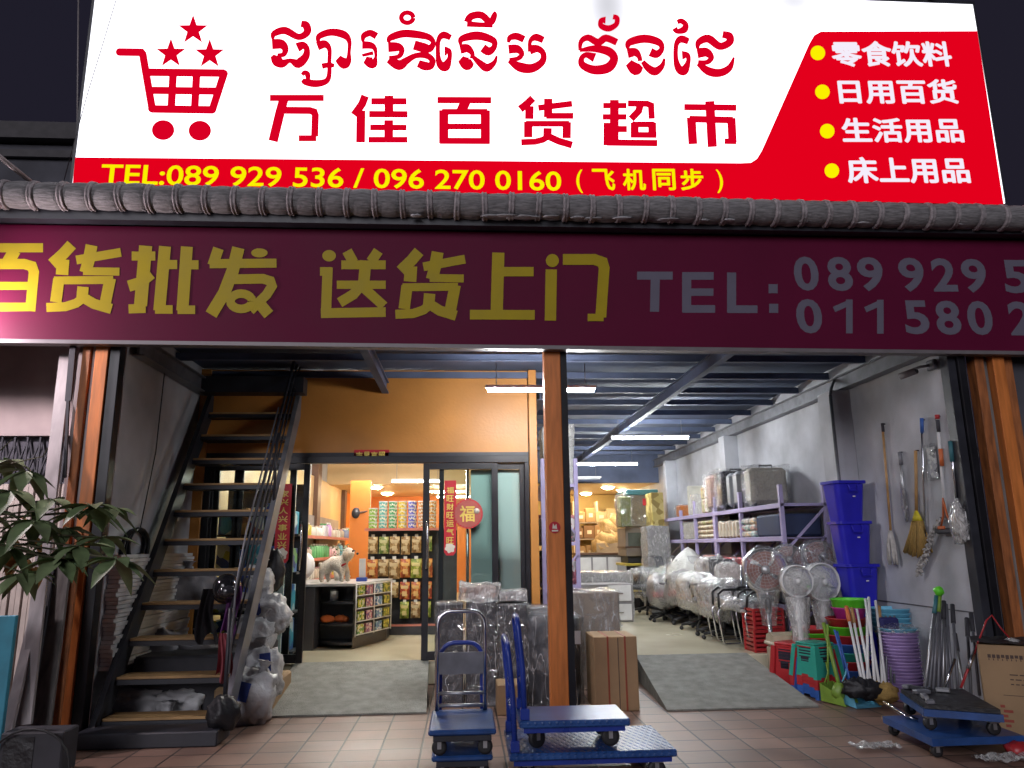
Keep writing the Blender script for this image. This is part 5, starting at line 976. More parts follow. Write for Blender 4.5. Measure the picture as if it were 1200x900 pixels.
def suitcase(x0, x1, y0, y1, z0, h, mat, label, film_=None):
    t = T('suitcase', label, 'suitcase', ((x0 + x1) / 2, (y0 + y1) / 2, z0)); b = MB(); b.rbox(((x0 + x1) / 2, (y0 + y1) / 2, z0 + .04 + h / 2), (x1 - x0, y1 - y0, h), None, .05); b.ob('shell', M_[mat], t)
    b = MB()
    for k in range(5): x = x0 + (x1 - x0) * (.16 + .17 * k); b.box(x - .012, x + .012, y0 - .006, y0 + .02, z0 + .12, z0 + h - .05)
    b.ob('ribs', M_[mat], t)
    b = MB(); xm_ = (x0 + x1) / 2; b.tube([(xm_ - .09, y0 + .1, z0 + h + .03), (xm_ - .09, y0 + .1, z0 + h + .075), (xm_ + .09, y0 + .1, z0 + h + .075), (xm_ + .09, y0 + .1, z0 + h + .03)], .012, 6); b.ob('handle', M_['chairblk'], t)
    for sx_ in (x0 + .06, x1 - .06):
        b = MB(); b.lathe([(.03, -.012), (.03, .012)], (sx_, y0 + .05, z0 + .03), 12, Matrix.Rotation(R(90), 3, 'Y')); b.ob('wheel', M_['rubber'], t)
    if film_: b = MB(); b.crumple(x0 - .02, x1 + .02, y0 - .02, y1 + .02, z0 + .005, z0 + h + .07, 12, .03, x0, 6); b.ob('plastic_wrap', M_[film_], t, fix=False)
Z1, Z2 = 1.99, 1.58
suitcase(3.97, 4.50, 10.15, 10.42, Z1, .50, 'beigec', 'large beige suitcase on top of the lilac rack', 'film3')
suitcase(3.96, 4.48, 10.62, 10.86, Z1, .50, 'greyc', 'grey ribbed suitcase next to beige one on top of the rack'); suitcase(3.96, 4.46, 10.92, 11.14, Z1, .50, 'greyc', 'second grey ribbed suitcase, between grey and black cases on rack')
suitcase(3.95, 4.48, 11.25, 11.55, Z1, .56, 'blackg', 'glossy black suitcase in clear wrap on top of the rack', 'film3'); suitcase(3.93, 4.4, 11.7, 12.0, Z1, .55, 'blush', 'blush pink suitcase in crackling clear wrap on the rack', 'film')
bx = printm('bedding_print', (.40, .38, .22), [(.55, .18, .22), (.65, .60, .45), (.30, .25, .10)], 22)
def pack(x0, x1, y0, y1, z0, z1, mat, label, cat='package', name='bedding_pack', wrap=None):
    t = T(name, label, cat, ((x0 + x1) / 2, (y0 + y1) / 2, z0)); b = MB(); b.rbox(((x0 + x1) / 2, (y0 + y1) / 2, (z0 + z1) / 2), (x1 - x0, y1 - y0, z1 - z0), None, .025); b.ob('bundle', mat if not isinstance(mat, str) else M_[mat], t)
    if wrap: b = MB(); b.crumple(x0 - .012, x1 + .012, y0 - .012, y1 + .012, z0, z1 + .012, 9, .022, y0, 8); b.ob('plastic_wrap', M_[wrap], t, fix=False)
pack(3.97, 4.4, 12.1, 12.4, Z1, 2.22, bx, 'lower floral boxed pack on the top shelf beside blush suitcase'); pack(3.97, 4.4, 12.1, 12.4, 2.222, 2.42, printm('bedding_print_two', (.55, .48, .25), [(.60, .30, .10), (.2, .15, .1)], 20), 'upper yellow floral pack on the top shelf beside blush suitcase')
pack(3.98, 4.42, 12.75, 13.0, Z1, 2.33, 'cream', 'cloudy white pack in milky film on the top shelf', wrap='film2'); pack(4.0, 4.5, 13.2, 13.26, Z1, 2.52, 'cream', 'tall cream board standing on the top shelf', 'board', 'cream_board'); pack(3.98, 4.3, 13.7, 13.95, Z1, 2.2, 'orange2', 'orange pack at the far end of the top shelf', wrap='film3')
pack(3.96, 4.5, 9.28, 10.05, Z2, 1.86, 'navyb', 'long navy fabric box on the middle rack shelf', 'box', 'fabric_box')
pcs = [(.30, .42, .40), (.50, .30, .26), (.55, .42, .26), (.25, .36, .34), (.50, .45, .40), (.42, .20, .22)]
for i in range(3):
    for j in range(3):
        c_ = pcs[(i * 2 + j) % 6]; pack(3.96, 4.45, 10.12 + i * .21, 10.31 + i * .21, Z2 + j * .088, Z2 + .085 + j * .088, printm('towel_print_%s' % 'abcdefghi'[i * 3 + j], c_, [tuple(min(1, q * 1.5) for q in c_), (.6, .58, .55)], 26), 'folded patterned bedding pack, %s in the %s stack beside navy box' % (('lowest', 'middle', 'topmost')[j], ('nearest', 'middle', 'farthest')[i]))
random.seed(4)
for i in range(6):
    pack(3.97, 4.4, 10.8 + i * .145, 10.93 + i * .145, Z2, Z2 + random.uniform(.24, .30), printm('towel_roll_%s' % 'abcdef'[i], (.52, .47, .38), [(.35, .22, .12), (.62, .60, .55), (.25, .3, .3)], 18, stretch=(1, 1, .35)), 'upright towel pack, %s from the front post in its row on the rack' % nth[i], 'towels', 'towel_pack')
for j in range(4): pack(3.97, 4.45, 11.85, 12.68, Z2 + j * .075, Z2 + .072 + j * .075, printm('blanket_%s' % 'abcd'[j], ((.45, .40, .25), (.38, .25, .16), (.50, .42, .28), (.34, .35, .14))[j], [(.3, .2, .12), (.5, .45, .3)], 20), 'folded blanket, %s in the stack on the middle rack shelf' % ('lowest', 'second from bottom', 'second from top', 'topmost')[j], 'blanket', 'folded_blanket')
pack(3.97, 4.45, 12.8, 13.5, Z2, 1.86, 'cream', 'cream wrapped pack at the far end of middle rack shelf', wrap='film2')
pack(3.99, 4.5, 10.75, 11.6, .762, 1.3, 'red', 'big red bundle on low rack shelf behind the wrapped chairs', 'bundle', 'red_bundle', wrap='film3'); pack(3.99, 4.5, 11.95, 12.6, .762, 1.32, pm('salmon_bundle', (.58, .25, .20), .7), 'salmon pink bundle on low rack shelf behind the white drape', 'bundle', 'pink_bundle', wrap='film3'); pack(4.0, 4.5, 9.4, 10.5, .762, 1.25, 'dkbox', 'dark boxed bundle on the low rack shelf behind the fans', 'bundle', 'dark_bundle')
# ---- chairs in clear wrap
def office_chair(name, hb=.48, seatm='chairgry', wrap='film'):
    t = T(name, 'x', 'chair'); 
    for k in range(5):
        a = k * 1.2566 + .3; e = Vector((math.cos(a) * .29, math.sin(a) * .29, .075)); b = MB(); b.tube([(0, 0, .12), e], .02, 8, radii=[.028, .018]); o = b.ob('base_leg', M_['chairblk'], t, False); b = MB(); b.lathe([(.001, -.02), (.028, -.02), (.03, 0), (.028, .02), (.001, .02)], e - Vector((0, 0, .045)), 14, Matrix.Rotation(a, 3, 'Z') @ Matrix.Rotation(R(90), 3, 'X')); b.ob('caster', M_['rubber'], o, False)
    b = MB(); b.lathe([(.035, .1), (.03, .25), (.022, .26), (.022, .40), (.09, .41), (.09, .43)], (0, 0, 0), 16); b.ob('gas_column', M_['chairblk'], t, False)
    b = MB(); b.rbox((0, 0, .475), (.50, .48, .08), None, .03); b.ob('seat', M_[seatm], t, False)
    b = MB(); b.sheet(lambda u, v: Vector(((u - .5) * (.46 - .1 * v), .22 + .05 * math.sin(v * 3) - .06 * (1 - (2 * u - 1) ** 2), .55 + v * hb)), 10, 10); b.sheet(lambda u, v: Vector(((u - .5) * (.46 - .1 * v), .25 + .05 * math.sin(v * 3) - .05 * (1 - (2 * u - 1) ** 2), .55 + v * hb)), 10, 10); b.ob('backrest', M_['chairblk'] if seatm != 'chairgry' else M_[seatm], t, False, fix=False)
    for s in (-1, 1):
        b = MB(); b.tube([(s * .25, .12, .48), (s * .29, .12, .62), (s * .29, .05, .68), (s * .29, -.14, .69), (s * .28, -.18, .66), (s * .26, -.12, .5)], .018, 8); b.ob('armrest', M_['chairblk'], t, False)
    b = MB(); b.blob((0, .02, .54), (.33, .31, .30), .26, 3, 26, 3, .7); b.ob('plastic_wrap', M_[wrap], t, False, fix=False)
    b = MB(); b.lathe([(.27, .50), (.26, .7), (.24, .55 + hb * .9), (.12, .58 + hb), (.001, .57 + hb)], (0, .2, 0), 26, None, lambda a, v: 1 + .06 * math.sin(7 * a + 5 * v), sy=.45); b.ob('back_cover', M_[wrap], t, False, fix=False); return t
ch = office_chair('office_chair'); clothm0 = film('chair_bag_white', (.55, .56, .56), .35, .8, 6, .6, 6, .3)
lab = ['grey office chair in clear wrap, farthest in the row by the rack', 'grey wrapped office chair second from the far end of the row', 'grey wrapped office chair below the white draped cover', 'grey wrapped office chair in the middle of the row', 'grey wrapped office chair beside the nested chrome chairs', 'grey wrapped office chair behind nested chrome chairs by the rack', 'bagged office chair just beyond the nested chrome chairs', 'bagged office chair close under rack behind the white drape', 'small bagged office chair on the aisle side of white drape']
for i, (x, y, rz, s) in enumerate(((3.42, 14.2, -.9, 1.0), (3.55, 13.2, -1.2, 1.0), (3.62, 12.3, -.6, 1.0), (3.55, 11.45, -1.1, 1.0), (3.55, 10.75, -.8, 1.0), (3.80, 11.9, -1.5, 1.0), (3.50, 10.3, -1.0, .95), (3.80, 13.6, -1.4, 1.05), (3.36, 12.8, -1.6, .9))):
    if i == 0: ch.location = (x, y, .25); ch.rotation_euler = (0, 0, rz); ch['label'] = lab[0]; ch['group'] = 'wrapped office chairs along the rack'
    else: dup(ch, (x, y, .25), rz, lab[i], 'wrapped office chairs along the rack', s, mats={M_['film']: (M_['film2'], M_['film'], clothm0)[i % 3], M_['chairgry']: M_[('blush', 'chairgry', 'red')[i % 3]]})
def sled_chair():
    t = T('chrome_chair', 'x', 'chair')
    for s in (-1, 1):
        b = MB(); b.tube([(s * .25, .24, .95), (s * .25, .20, .5), (s * .26, -.22, .46), (s * .26, -.26, .40), (s * .26, -.20, .03), (s * .26, -.16, .012), (s * .26, .26, .012), (s * .24, .29, .012)], .0125, 8); b.ob('frame', M_['chrome'], t, False)
        b = MB(); b.tube([(s * .27, .22, .62), (s * .29, .12, .67), (s * .29, -.14, .67), (s * .28, -.22, .62), (s * .265, -.235, .46)], .016, 8); b.ob('armrest', M_['chairblk'], t, False)
    b = MB(); b.tube([(-.24, .29, .012), (.24, .29, .012)], .0125, 8); b.ob('rear_bar', M_['chrome'], t, False)
    b = MB(); b.rbox((0, -.01, .485), (.47, .46, .06), None, .025); b.ob('seat', M_['chairgry'], t, False); b = MB(); b.rbox((0, .24, .70), (.43, .05, .28), Matrix.Rotation(-.1, 3, 'X'), .02); b.ob('backrest', M_['chairgry'], t, False)
    b = MB(); b.blob((0, 0, .50), (.30, .29, .085), .3, 8, 24, 3, .7); b.ob('plastic_wrap', M_['film2'], t, False, fix=False); return t
sc_ = sled_chair()
for i, (x, y, z, rz) in enumerate(((3.55, 9.5, .25, -1.25), (3.57, 9.8, .262, -1.3), (3.60, 10.12, .275, -1.25))):
    l = 'chrome sled-base chair with white-wrapped seat, %s of the three nested by fans' % ('nearest', 'middle', 'farthest')[i]
    if i == 0: sc_.location = (x, y, z); sc_.rotation_euler = (0, 0, rz); sc_['label'] = l; sc_['group'] = 'nested chrome chairs'
    else: dup(sc_, (x, y, z), rz, l, 'nested chrome chairs')
def drape(px, pyt, Y, r, h, film_, label, seed, z0=.30, sy=1):
    c = P(px, pyt, Y); t = T('draped_chair', label, 'chair', (c.x, Y, .25)); b = MB(); zt_ = c.z; zb = zt_ - h
    b.lathe([(r * 1.05, zb), (r * 1.0, zb + h * .25), (r * .82, zb + h * .55), (r * .46, zb + h * .8), (r * .14, zt_ - .03), (.001, zt_)], (c.x, Y, 0), 40, None, lambda a, v: 1 + (.10 * math.sin(6 * a + seed + 2 * v) + .06 * math.sin(11 * a - seed)) * (1 - v), sy=sy); b.ob('cover', M_[film_] if isinstance(film_, str) else film_, t)
    b = MB(); b.lathe([(.26, .25), (.05, .34), (.035, .36), (.035, zb - .1), (r * .7, zb - .08), (r * .7, zb + .02)], (c.x, Y, 0), 18, sy=sy); b.ob('seat_stack', M_['chairblk'], t); return t
clothm = film('white_drape_film', (.78, .79, .74), .78, .97, 6, .5, 6, .4)
drape(806, 641, 12.6, .40, .72, clothm, 'chair under a pointed white drape in the middle of the row', 1); drape(842, 648, 11.3, .24, .7, 'film2', 'high-backed chair in milky film beside white drape', 2); drape(861, 650, 10.9, .22, .70, 'film', 'dark ribbed chair back in clear film left of the fans', 3); drape(883, 655, 10.4, .2, .62, 'film2', 'pale bluish wrapped chair just left of the big fan', 4)
drape(775, 650, 14.6, .26, .8, 'film', 'greyish wrapped chairs at the far end of row by yellow-edged crates', 5)
M_['fanbag'] = film('fan_bag', (.88, .88, .88), .05, .26, 4, .3, 5, .25)
# ---- fans in film
def fan(name, c, zf, r, tilt, yaw, label, polem='chrome', capm='chairblk', basem='galv', white=False, cover='fanbag', boxy=None):
    """pedestal fan standing at c with its head centre at height zf"""
    c = Vector(c); t = T(name, label, 'fan', c, 0, 'pedestal fans in plastic film'); M = Matrix.Rotation(yaw, 3, 'Z') @ Matrix.Rotation(tilt, 3, 'X'); h = Vector((c.x, c.y, zf)); gm = M_['white'] if white else M_['galv']
    f_ = lambda x, y, z: h + M @ Vector((x, y, z))
    b = MB(); b.lathe([(.19, .0), (.19, .02), (.05, .045), (.03, .05)], c, 26); b.ob('base', M_[basem], t)
    b = MB(); b.tube([c + Vector((0, 0, .04)), c + Vector((0, 0, (zf - c.z) * .62))], .024, 12); b.tube([c + Vector((0, 0, (zf - c.z) * .6)), h + Vector((0, .0, -.09))], .018, 10); b.ob('pole', M_[polem], t)
    b = MB(); b.lathe([(.02, 0), (.035, .02), (.035, .16), (.02, .18)], c + Vector((0, 0, (zf - c.z) * .6)), 14); b.ob('height_collar', M_[capm], t)
    b = MB(); b.lathe([(.001, .20), (.06, .19), (.075, .10), (.07, .04), (.001, .03)], h, 18, M @ Matrix.Rotation(R(-90), 3, 'X')); b.ob('motor', M_[capm] if not white else M_['white'], t)
    b = MB()
    for k in range(4):
        a0 = k * 1.5708
        b.sheet(lambda u, v: f_(math.cos(a0 + (v - .5) * 1.25 + .25 * u) * (.05 + (r * .86 - .05) * u), -.03 + .035 * (v - .5), math.sin(a0 + (v - .5) * 1.25 + .25 * u) * (.05 + (r * .86 - .05) * u)), 6, 6)
    b.ob('blades', pm('fan_blade_' + label[:6].replace(' ', '_'), (.24, .10, .08) if not white else (.62, .63, .62), .3), t, fix=False)
    b = MB()
    for q in (.18, .32, .46, .60, .74, .88, 1.0):
        yy = -.085 + .07 * q ** 2; b.tube([f_(r * q * math.cos(a), yy, r * q * math.sin(a)) for a in [j * .2618 for j in range(24)]], .0018 if q < 1 else .007, 4, True); 
    for k in range(20):
        a = k * .3142; b.tube([f_(r * q * math.cos(a + .3 * q), -.085 + .07 * q ** 2, r * q * math.sin(a + .3 * q)) for q in (.14, .4, .7, 1)], .0018, 4)
        b.tube([f_(r * q * math.cos(a), .10 - .11 * q ** 2, r * q * math.sin(a)) for q in (.2, .6, 1)], .0018, 3)
    b.ob('guard', gm, t)
    if white:
        b = MB(); b.lathe([(r * .99, -.06), (r * 1.04, -.05), (r * 1.04, .05), (r * .98, .06), (r * .97, 0)], h, 32, M @ Matrix.Rotation(R(90), 3, 'X')); b.ob('guard_ring', M_['white'], t)
        b = MB(); b.lathe([(.07, .05), (.10, (zf - c.z) * .3), (.085, (zf - c.z) * .5), (.12, (zf - c.z) - r * 1.0)], c, 24, None, lambda a, v: 1 + .14 * math.sin(7 * a + 6 * v)); b.ob('stem_wrap', M_['film2'], t, fix=False)
    b = MB(); b.lathe([(.001, -.004), (r * .17, 0), (r * .17, .012), (.001, .012)], f_(0, -.088, 0), 18, M @ Matrix.Rotation(R(90), 3, 'X')); b.ob('guard_badge', gm, t)
    b = MB(); b.blob(h + M @ Vector((0, .04, 0)), (r * 1.07, .17, r * 1.10), .10, r * 9 + c.x, 26, 3, .92, M); b.lathe([(.07, (zf - c.z) * .5), (.09, (zf - c.z) * .65), (.13, zf - c.z - r * .8)], c, 20, None, lambda a, v: 1 + .2 * math.sin(5 * a + 4 * v)); b.ob('plastic_bag', M_[cover], t, fix=False); return t
def fan_at(px, pyh, Y, z0, r, tilt, yaw, label, **k): c = P(px, pyh, Y); return fan('pedestal_fan', (c.x, Y, z0), c.z, r, tilt, yaw, label, **k)
fan_at(897, 668, 8.55, .0, .24, -.1, -.35, 'largest brown-bladed fan in clear film with chrome pole, leftmost')
fan_at(933, 681, 8.15, .0, .165, .0, -.1, 'small white fan with round grey ring, front middle', white=True, polem='white', capm='white', basem='white'); fan_at(962, 682, 8.35, .0, .20, 0, .1, 'pale wide-headed fan front right beside the blue tubs', white=True, polem='white', capm='white', basem='white')
fan_at(924, 657, 8.85, .0, .19, -.25, -.2, 'dim grey fan behind, between brown-bladed and white fans', cover='film'); fan_at(962, 655, 8.8, .0, .24, -.5, .1, 'tilted grey fan behind the pale wide-headed one', cover='film')

# ================================================================ RIGHT BAY: BACK ROOM AND LEFT RACK
def bw(px0, px1, pyt, pyb, Y, dp_): a = P(px0, pyb, Y); e = P(px1, pyt, Y); return a.x, e.x, Y, Y + dp_, a.z, e.z
def bxt(name, px0, px1, pyt, pyb, Y, dp_, mat, label, cat, film_=None, z0=None, bev=.01, extra=None):
    x0, x1, y0, y1, za_, zb_ = bw(px0, px1, pyt, pyb, Y, dp_); za_ = za_ if z0 is None else z0; t = T(name, label, cat, ((x0 + x1) / 2, Y, za_)); b = MB(); b.box(x0, x1, y0, y1, za_, zb_, bev); b.ob('body', M_[mat] if isinstance(mat, str) else mat, t)
    if film_: b = MB(); b.crumple(x0 - .015, x1 + .015, y0 - .015, y1 + .015, za_ + .002, zb_ + .015, 12, .03, px0, 5); b.ob('plastic_wrap', M_[film_], t, fix=False)
    if extra: extra(t, x0, x1, y0, y1, za_, zb_)
    return t
def drawers(t, x0, x1, y0, y1, za_, zb_):
    for k in range(2):
        b = MB(); h = (zb_ - za_) / 2; b.box(x1 - .42, x1 - .03, y0 - .015, y0 - .001, za_ + k * h + .03, za_ + (k + 1) * h - .02, .004); o = b.ob('drawer', M_['white'], t); b = MB(); b.rbox((x1 - .22, y0 - .025, za_ + (k + .5) * h), (.1, .016, .016)); b.ob('handle', M_['chrome'], o)
def panels(t, x0, x1, y0, y1, za_, zb_):
    b = MB()
    for k in range(3): b.box(x0 + (x1 - x0) * k / 3 + .02, x0 + (x1 - x0) * (k + 1) / 3 - .02, y0 - .012, y0 - .001, za_ + .1, zb_ - .05, .003)
    b.ob('front_panels', M_['white'], t); b = MB(); b.box(x0 - .03, x1 + .03, y0 - .04, y1, zb_ + .001, zb_ + .05); b.ob('top', M_['brown'], t)
bxt('low_cabinet', 676, 741, 684, 703, 12.8, .6, 'gbox', 'low white cabinet with two drawers in the middle of right bay', 'cabinet', z0=.25, extra=drawers)
bxt('glass_chest', 678, 740, 671, 682, 13.5, .7, 'gbox', 'long pale chest under crinkled film behind the low cabinet', 'chest', 'film2', z0=.25)
bxt('back_counter', 676, 729, 650, 668, 16.5, .6, 'gbox', 'grey panelled counter with brown top before the carton shelves', 'counter', z0=.25, extra=panels)
bs = T('carton_shelf', 'pale wall shelf of brown cartons in the warm back room', 'shelf', (3.2, 21, .25)); x0, x1 = P(672, 620, 21).x, P(728, 620, 21).x
for z in (.6, 1.1, 1.65, 2.1): b = MB(); b.box(x0, x1, 21, 21.5, z, z + .03); b.ob('shelf_board', M_['shelfw'], bs)
b = MB(); b.box(x0, x0 + .04, 21, 21.5, .25, 2.7); b.box(x1 - .04, x1, 21, 21.5, .25, 2.7); b.box((x0 + x1) / 2, (x0 + x1) / 2 + .04, 21, 21.5, .25, 2.7); b.ob('frame', M_['shelfw'], bs)
random.seed(21); k = 0
cdm = [pm('carton_tone_%s' % n, c_, .7, var=.15) for n, c_ in (('tan', (.38, .24, .12)), ('dark', (.22, .12, .06)), ('cream', (.55, .45, .28)))]
for z, rn in ((.632, 'lowest'), (1.132, 'second'), (1.682, 'third'), (2.132, 'top')):
    x = x0 + .08; i = 0
    while x < x1 - .2 and i < 6:
        w = random.uniform(.2, .36); h = random.uniform(.25, .40); q = random.randrange(3); w = min(w, x1 - .05 - x); t = T('storage_carton', '%s carton, %s from left on the %s shelf of warm back room' % (('tan', 'dark brown', 'cream')[q], nth[i], rn), 'carton', (x + w / 2, 21.2, z)); b = MB(); b.box(x, x + w - .015, 20.98, 21.4, z, z + h, .006); b.ob('box', cdm[q], t); b = MB(); b.rbox((x + w / 2, 20.977, z + h * .5), (w * .4, .004, h * .3)); b.ob('label_patch', M_['creamy'], t); x += w; i += 1
for i, (px, py, s) in enumerate(((712, 632, .3), (722, 628, .34), (716, 618, .3), (724, 612, .3), (705, 640, .25))):
    c = P(px, py, 20.2); b = MB(); b.blob(c, (s, .3, s * .75), .35, i + 3, 18, 3, .7); tag(b.ob('wrapped_bundle', film('bundle_film_%s' % 'abcde'[i], (.75, .55, .3), .6, .95, 6, .6, 8, .3)), '%s bulging bundle heaped in the warm back room' % ('left', 'right middle', 'upper left', 'topmost right', 'lowest left')[i], 'bundle')
bxt('heap_table', 700, 730, 636, 668, 19.9, .9, 'tan', 'taupe box block under the bulging bundles in back room', 'box', z0=.25)
def shelf_glass(t, x0, x1, y0, y1, za_, zb_):
    b = MB(); b.box(x0 + .05, x1 - .05, y0 - .012, y0 - .001, za_ + (zb_ - za_) * .35, zb_ - .1); b.ob('glass_front', pm('dusky_glass', (.14, .16, .14), .08, coat=.4), t); b = MB(); b.box(x0 - .02, x1 + .02, y0 - .02, y1, za_ + (zb_ - za_) * .3, za_ + (zb_ - za_) * .34); b.ob('ledge', M_['brown'], t)
bxt('display_cabinet', 734, 767, 618, 652, 15.2, .8, 'tan', 'glass-fronted cabinet under the wrapped teal-topped bundle', 'cabinet', None, extra=shelf_glass)
def crate_edges(t, x0, x1, y0, y1, za_, zb_):
    for k in (.42, .98): b = MB(); z = za_ + (zb_ - za_) * k; b.box(x0 - .02, x1 + .02, y0 - .03, y1 + .01, z - .025, z + .02, .004); b.ob('yellow_edge', M_['yellow'], t)
bxt('display_crate', 735, 777, 660, 690, 15.0, .9, 'blackg', 'black display stand with two yellow edges below the glass cabinet', 'stand', None, z0=.25, extra=crate_edges)
bxt('cabinet_base', 736, 766, 651, 660, 15.3, .7, 'dkbox', 'dark box between yellow-edged stand and the glass cabinet', 'box')
bxt('wrapped_mattress', 733, 770, 577, 617, 15.1, .9, pm('taupe_bundle', (.33, .27, .20), .7), 'huge taupe bundle in clear film on top of the glass cabinet', 'bundle', 'film')
bxt('teal_bundle', 734, 771, 573.5, 580, 15.05, .95, pm('teal_fabric', (.05, .17, .19), .7), 'teal folded pack topping the huge taupe bundle', 'pack')
bxt('greenish_bundle', 728, 739, 582, 617, 14.95, .3, pm('green_bundle', (.25, .28, .12), .6), 'narrow green bundle in film at the left end of taupe bundle', 'bundle', 'film', z0=P(733, 617, 15.1).z)
x_ = P(757, 588, 15.0); b = MB(); b.rbox((x_.x, 15.06, x_.z), (.11, .006, .14)); tag(b.ob('red_tag', M_['red']), 'red square tag on the huge taupe bundle', 'tag')
bxt('yellow_printed_box', 765, 777, 577, 617, 14.6, .7, printm('yellow_box_print', (.52, .42, .14), [(.30, .22, .06), (.6, .5, .2)], 9), 'yellow printed boxes stacked high right of the taupe bundle', 'box', z0=P(770, 640, 14.6).z)
bxt('film_column', 762, 783, 617, 680, 14.3, .5, 'gbox', 'tall column of goods in crumpled grey film beside the lilac rack', 'package', 'film2', z0=.25)
# rack behind the middle post
lr = T('lilac_rack', 'lilac rack of mixed goods seen just behind the middle post', 'rack', (1.15, 9.6, .25))
for x, y in ((.95, 9.15), (1.36, 9.15), (.95, 10.6), (1.36, 10.6), (1.36, 12.0)):
    b = MB(); b.box(x, x + .05, y, y + .05, .25, 2.55, .003); b.ob('upright', M_['lilac'], lr)
for z in (.55, 1.0, 1.5, 2.2):
    b = MB(); b.box(.95, 1.41, 9.16, 12.05, z, z + .04); b.ob('shelf_board', M_['lilac'], lr)
b = MB(); b.beam((.98, 9.14, 2.15), (1.35, 9.14, 1.65), .025, .02); b.beam((.98, 9.14, .95), (1.38, 9.14, 1.4), .025, .02); b.ob('brace', M_['lilac'], lr)
pack(1.0, 1.2, 9.22, 9.6, 2.242, 2.95, 'cloth', 'tall pale bag on top of the lilac rack, left of post', 'bag', 'pale_bag', wrap='film2'); pack(1.22, 1.40, 9.4, 9.9, 2.242, 3.0, 'cloth', 'tall pale bag on top of the lilac rack, right of post', 'bag', 'pale_bag', wrap='film2')
k = 0
for z, rn in ((.592, 'lowest'), (1.042, 'second'), (1.542, 'third')):
    for i in range(5):
        cc = ((.12, .25, .22), (.35, .10, .14), (.45, .42, .40), (.16, .12, .30), (.40, .32, .14))[(i + k) % 5]; pack(1.0, 1.38, 9.22 + i * .3, 9.49 + i * .3, z, z + random.uniform(.25, .40), printm('rack_goods_%s' % 'abcdefghijklmno'[k * 5 + i], cc, [(.6, .58, .55), tuple(q * .4 for q in cc), (.5, .2, .2)], 17), '%s goods pack, %s from the front on the %s shelf behind middle post' % (('dark green', 'wine red', 'pale grey', 'violet', 'ochre')[(i + k) % 5], nth[i], rn), 'pack', 'goods_pack', wrap='film3' if i % 2 else None)
    k += 1
# ================================================================ HOUSEWARES ON THE PAVING, RIGHT
M_.update(pred=pm('red_plastic', (.42, .025, .03), .35, var=.12), pteal=pm('teal_plastic', (.03, .33, .25), .35, var=.1), pblue=pm('royal_blue_plastic', (.018, .016, .46), .33, var=.15), pblue2=pm('mid_blue_plastic', (.04, .12, .42), .35), plime=pm('lime_plastic', (.12, .62, .03), .35), pmag=pm('magenta_plastic', (.55, .04, .30), .4), psky=pm('sky_blue_plastic', (.15, .47, .66), .35), ppur=pm('purple_plastic', (.40, .28, .56), .4, var=.2), polive=pm('olive_green_plastic', (.20, .33, .045), .45), pbeige=pm('beige_plastic', (.46, .38, .27), .45), pdark=pm('dark_slot', (.02, .015, .03), .7),
  navyhead=pm('navy_bristle', (.02, .02, .12), .7), straw=pm('straw', (.42, .27, .08), .8, var=.45, scale=14, stretch=(14, 14, 1)), cotton=pm('grey_cotton_yarn', (.46, .44, .42), .95, var=.3, scale=18, bump=.6, bscale=40), yel=pm('yellow_plastic', (.65, .55, .03), .4), orp=pm('orange_plastic', (.65, .16, .05), .45), tealg=pm('teal_grip', (.04, .16, .19), .5), bambo=pm('bamboo_handle', (.45, .26, .10), .5, var=.3, scale=10))
def bucket(name, mat, r0, r1, h, wall=.004, rim=.012, hsides=24, sx=1, sy=1, label='x', cat='basin', group=None, ribs=False):
    t = T(name, label, cat, (0, 0, 0), 0, group); b = MB()
    b.lathe([(.001, .004), (r0 - .01, .004), (r0, .012), (r1, h - .01), (r1 + rim, h), (r1 + rim, h + .006), (r1, h + .008), (r1 - wall, h - .004), (r0 - wall, .018), (.001, .014)], (0, 0, 0), hsides, sx=sx, sy=sy); b.ob('bowl', mat, t)
    if ribs:
        b = MB()
        for q in (.35, .6): b.lathe([(r0 + (r1 - r0) * q + .001, h * q - .006), (r0 + (r1 - r0) * q + .008, h * q), (r0 + (r1 - r0) * q + .003, h * q + .006)], (0, 0, 0), hsides, sx=sx, sy=sy)
        b.ob('ribs', mat, t)
    return t
# blue bins stacked against the wall
def bin_(mat):
    t = T('storage_bin', 'x', 'bin', (0, 0, 0), 0, 'royal blue bins stacked against the wall'); b = MB()
    def sq(w, d, z, n=6):
        r = .07; return [(cx_ + r * math.cos(a), cy_ + r * math.sin(a), z) for cx_, cy_, a0 in ((w / 2 - r, d / 2 - r, 0), (-w / 2 + r, d / 2 - r, 1.5708), (-w / 2 + r, -d / 2 + r, 3.1416), (w / 2 - r, -d / 2 + r, 4.7124)) for a in [a0 + 1.5708 * k / n for k in range(n + 1)]]
    rings_ = [sq(.36, .29, 0), sq(.45, .37, .44), sq(.50, .42, .445), sq(.50, .42, .475), sq(.44, .36, .475), sq(.35, .28, .03)]; n = len(rings_[0]); V = [v for r_ in rings_ for v in r_]
    b.add(V, [(j * n + k, j * n + (k + 1) % n, (j + 1) * n + (k + 1) % n, (j + 1) * n + k) for j in range(5) for k in range(n)], False); b.add(rings_[0], [tuple(range(n))]); b.add(rings_[5], [tuple(range(n))]); b.ob('body', mat, t)
    for s in (-1, 1):
        b = MB(); b.tube([(-.07, s * .215, .43), (-.07, s * .235, .41), (-.06, s * .24, .36), (.06, s * .24, .36), (.07, s * .235, .41), (.07, s * .215, .43)], .008, 6); b.ob('handle', mat, t)
    b = MB(); b.rbox((.02, -.200, .30), (.035, .012, .012)); b.ob('label_patch', M_['wlabel'], t); return t
bn_ = bin_(M_['pblue']); bX = P(999, 640, 8.25).x
zt_ = [P(1000, y_, 8.05).z for y_ in (563, 611, 662)]
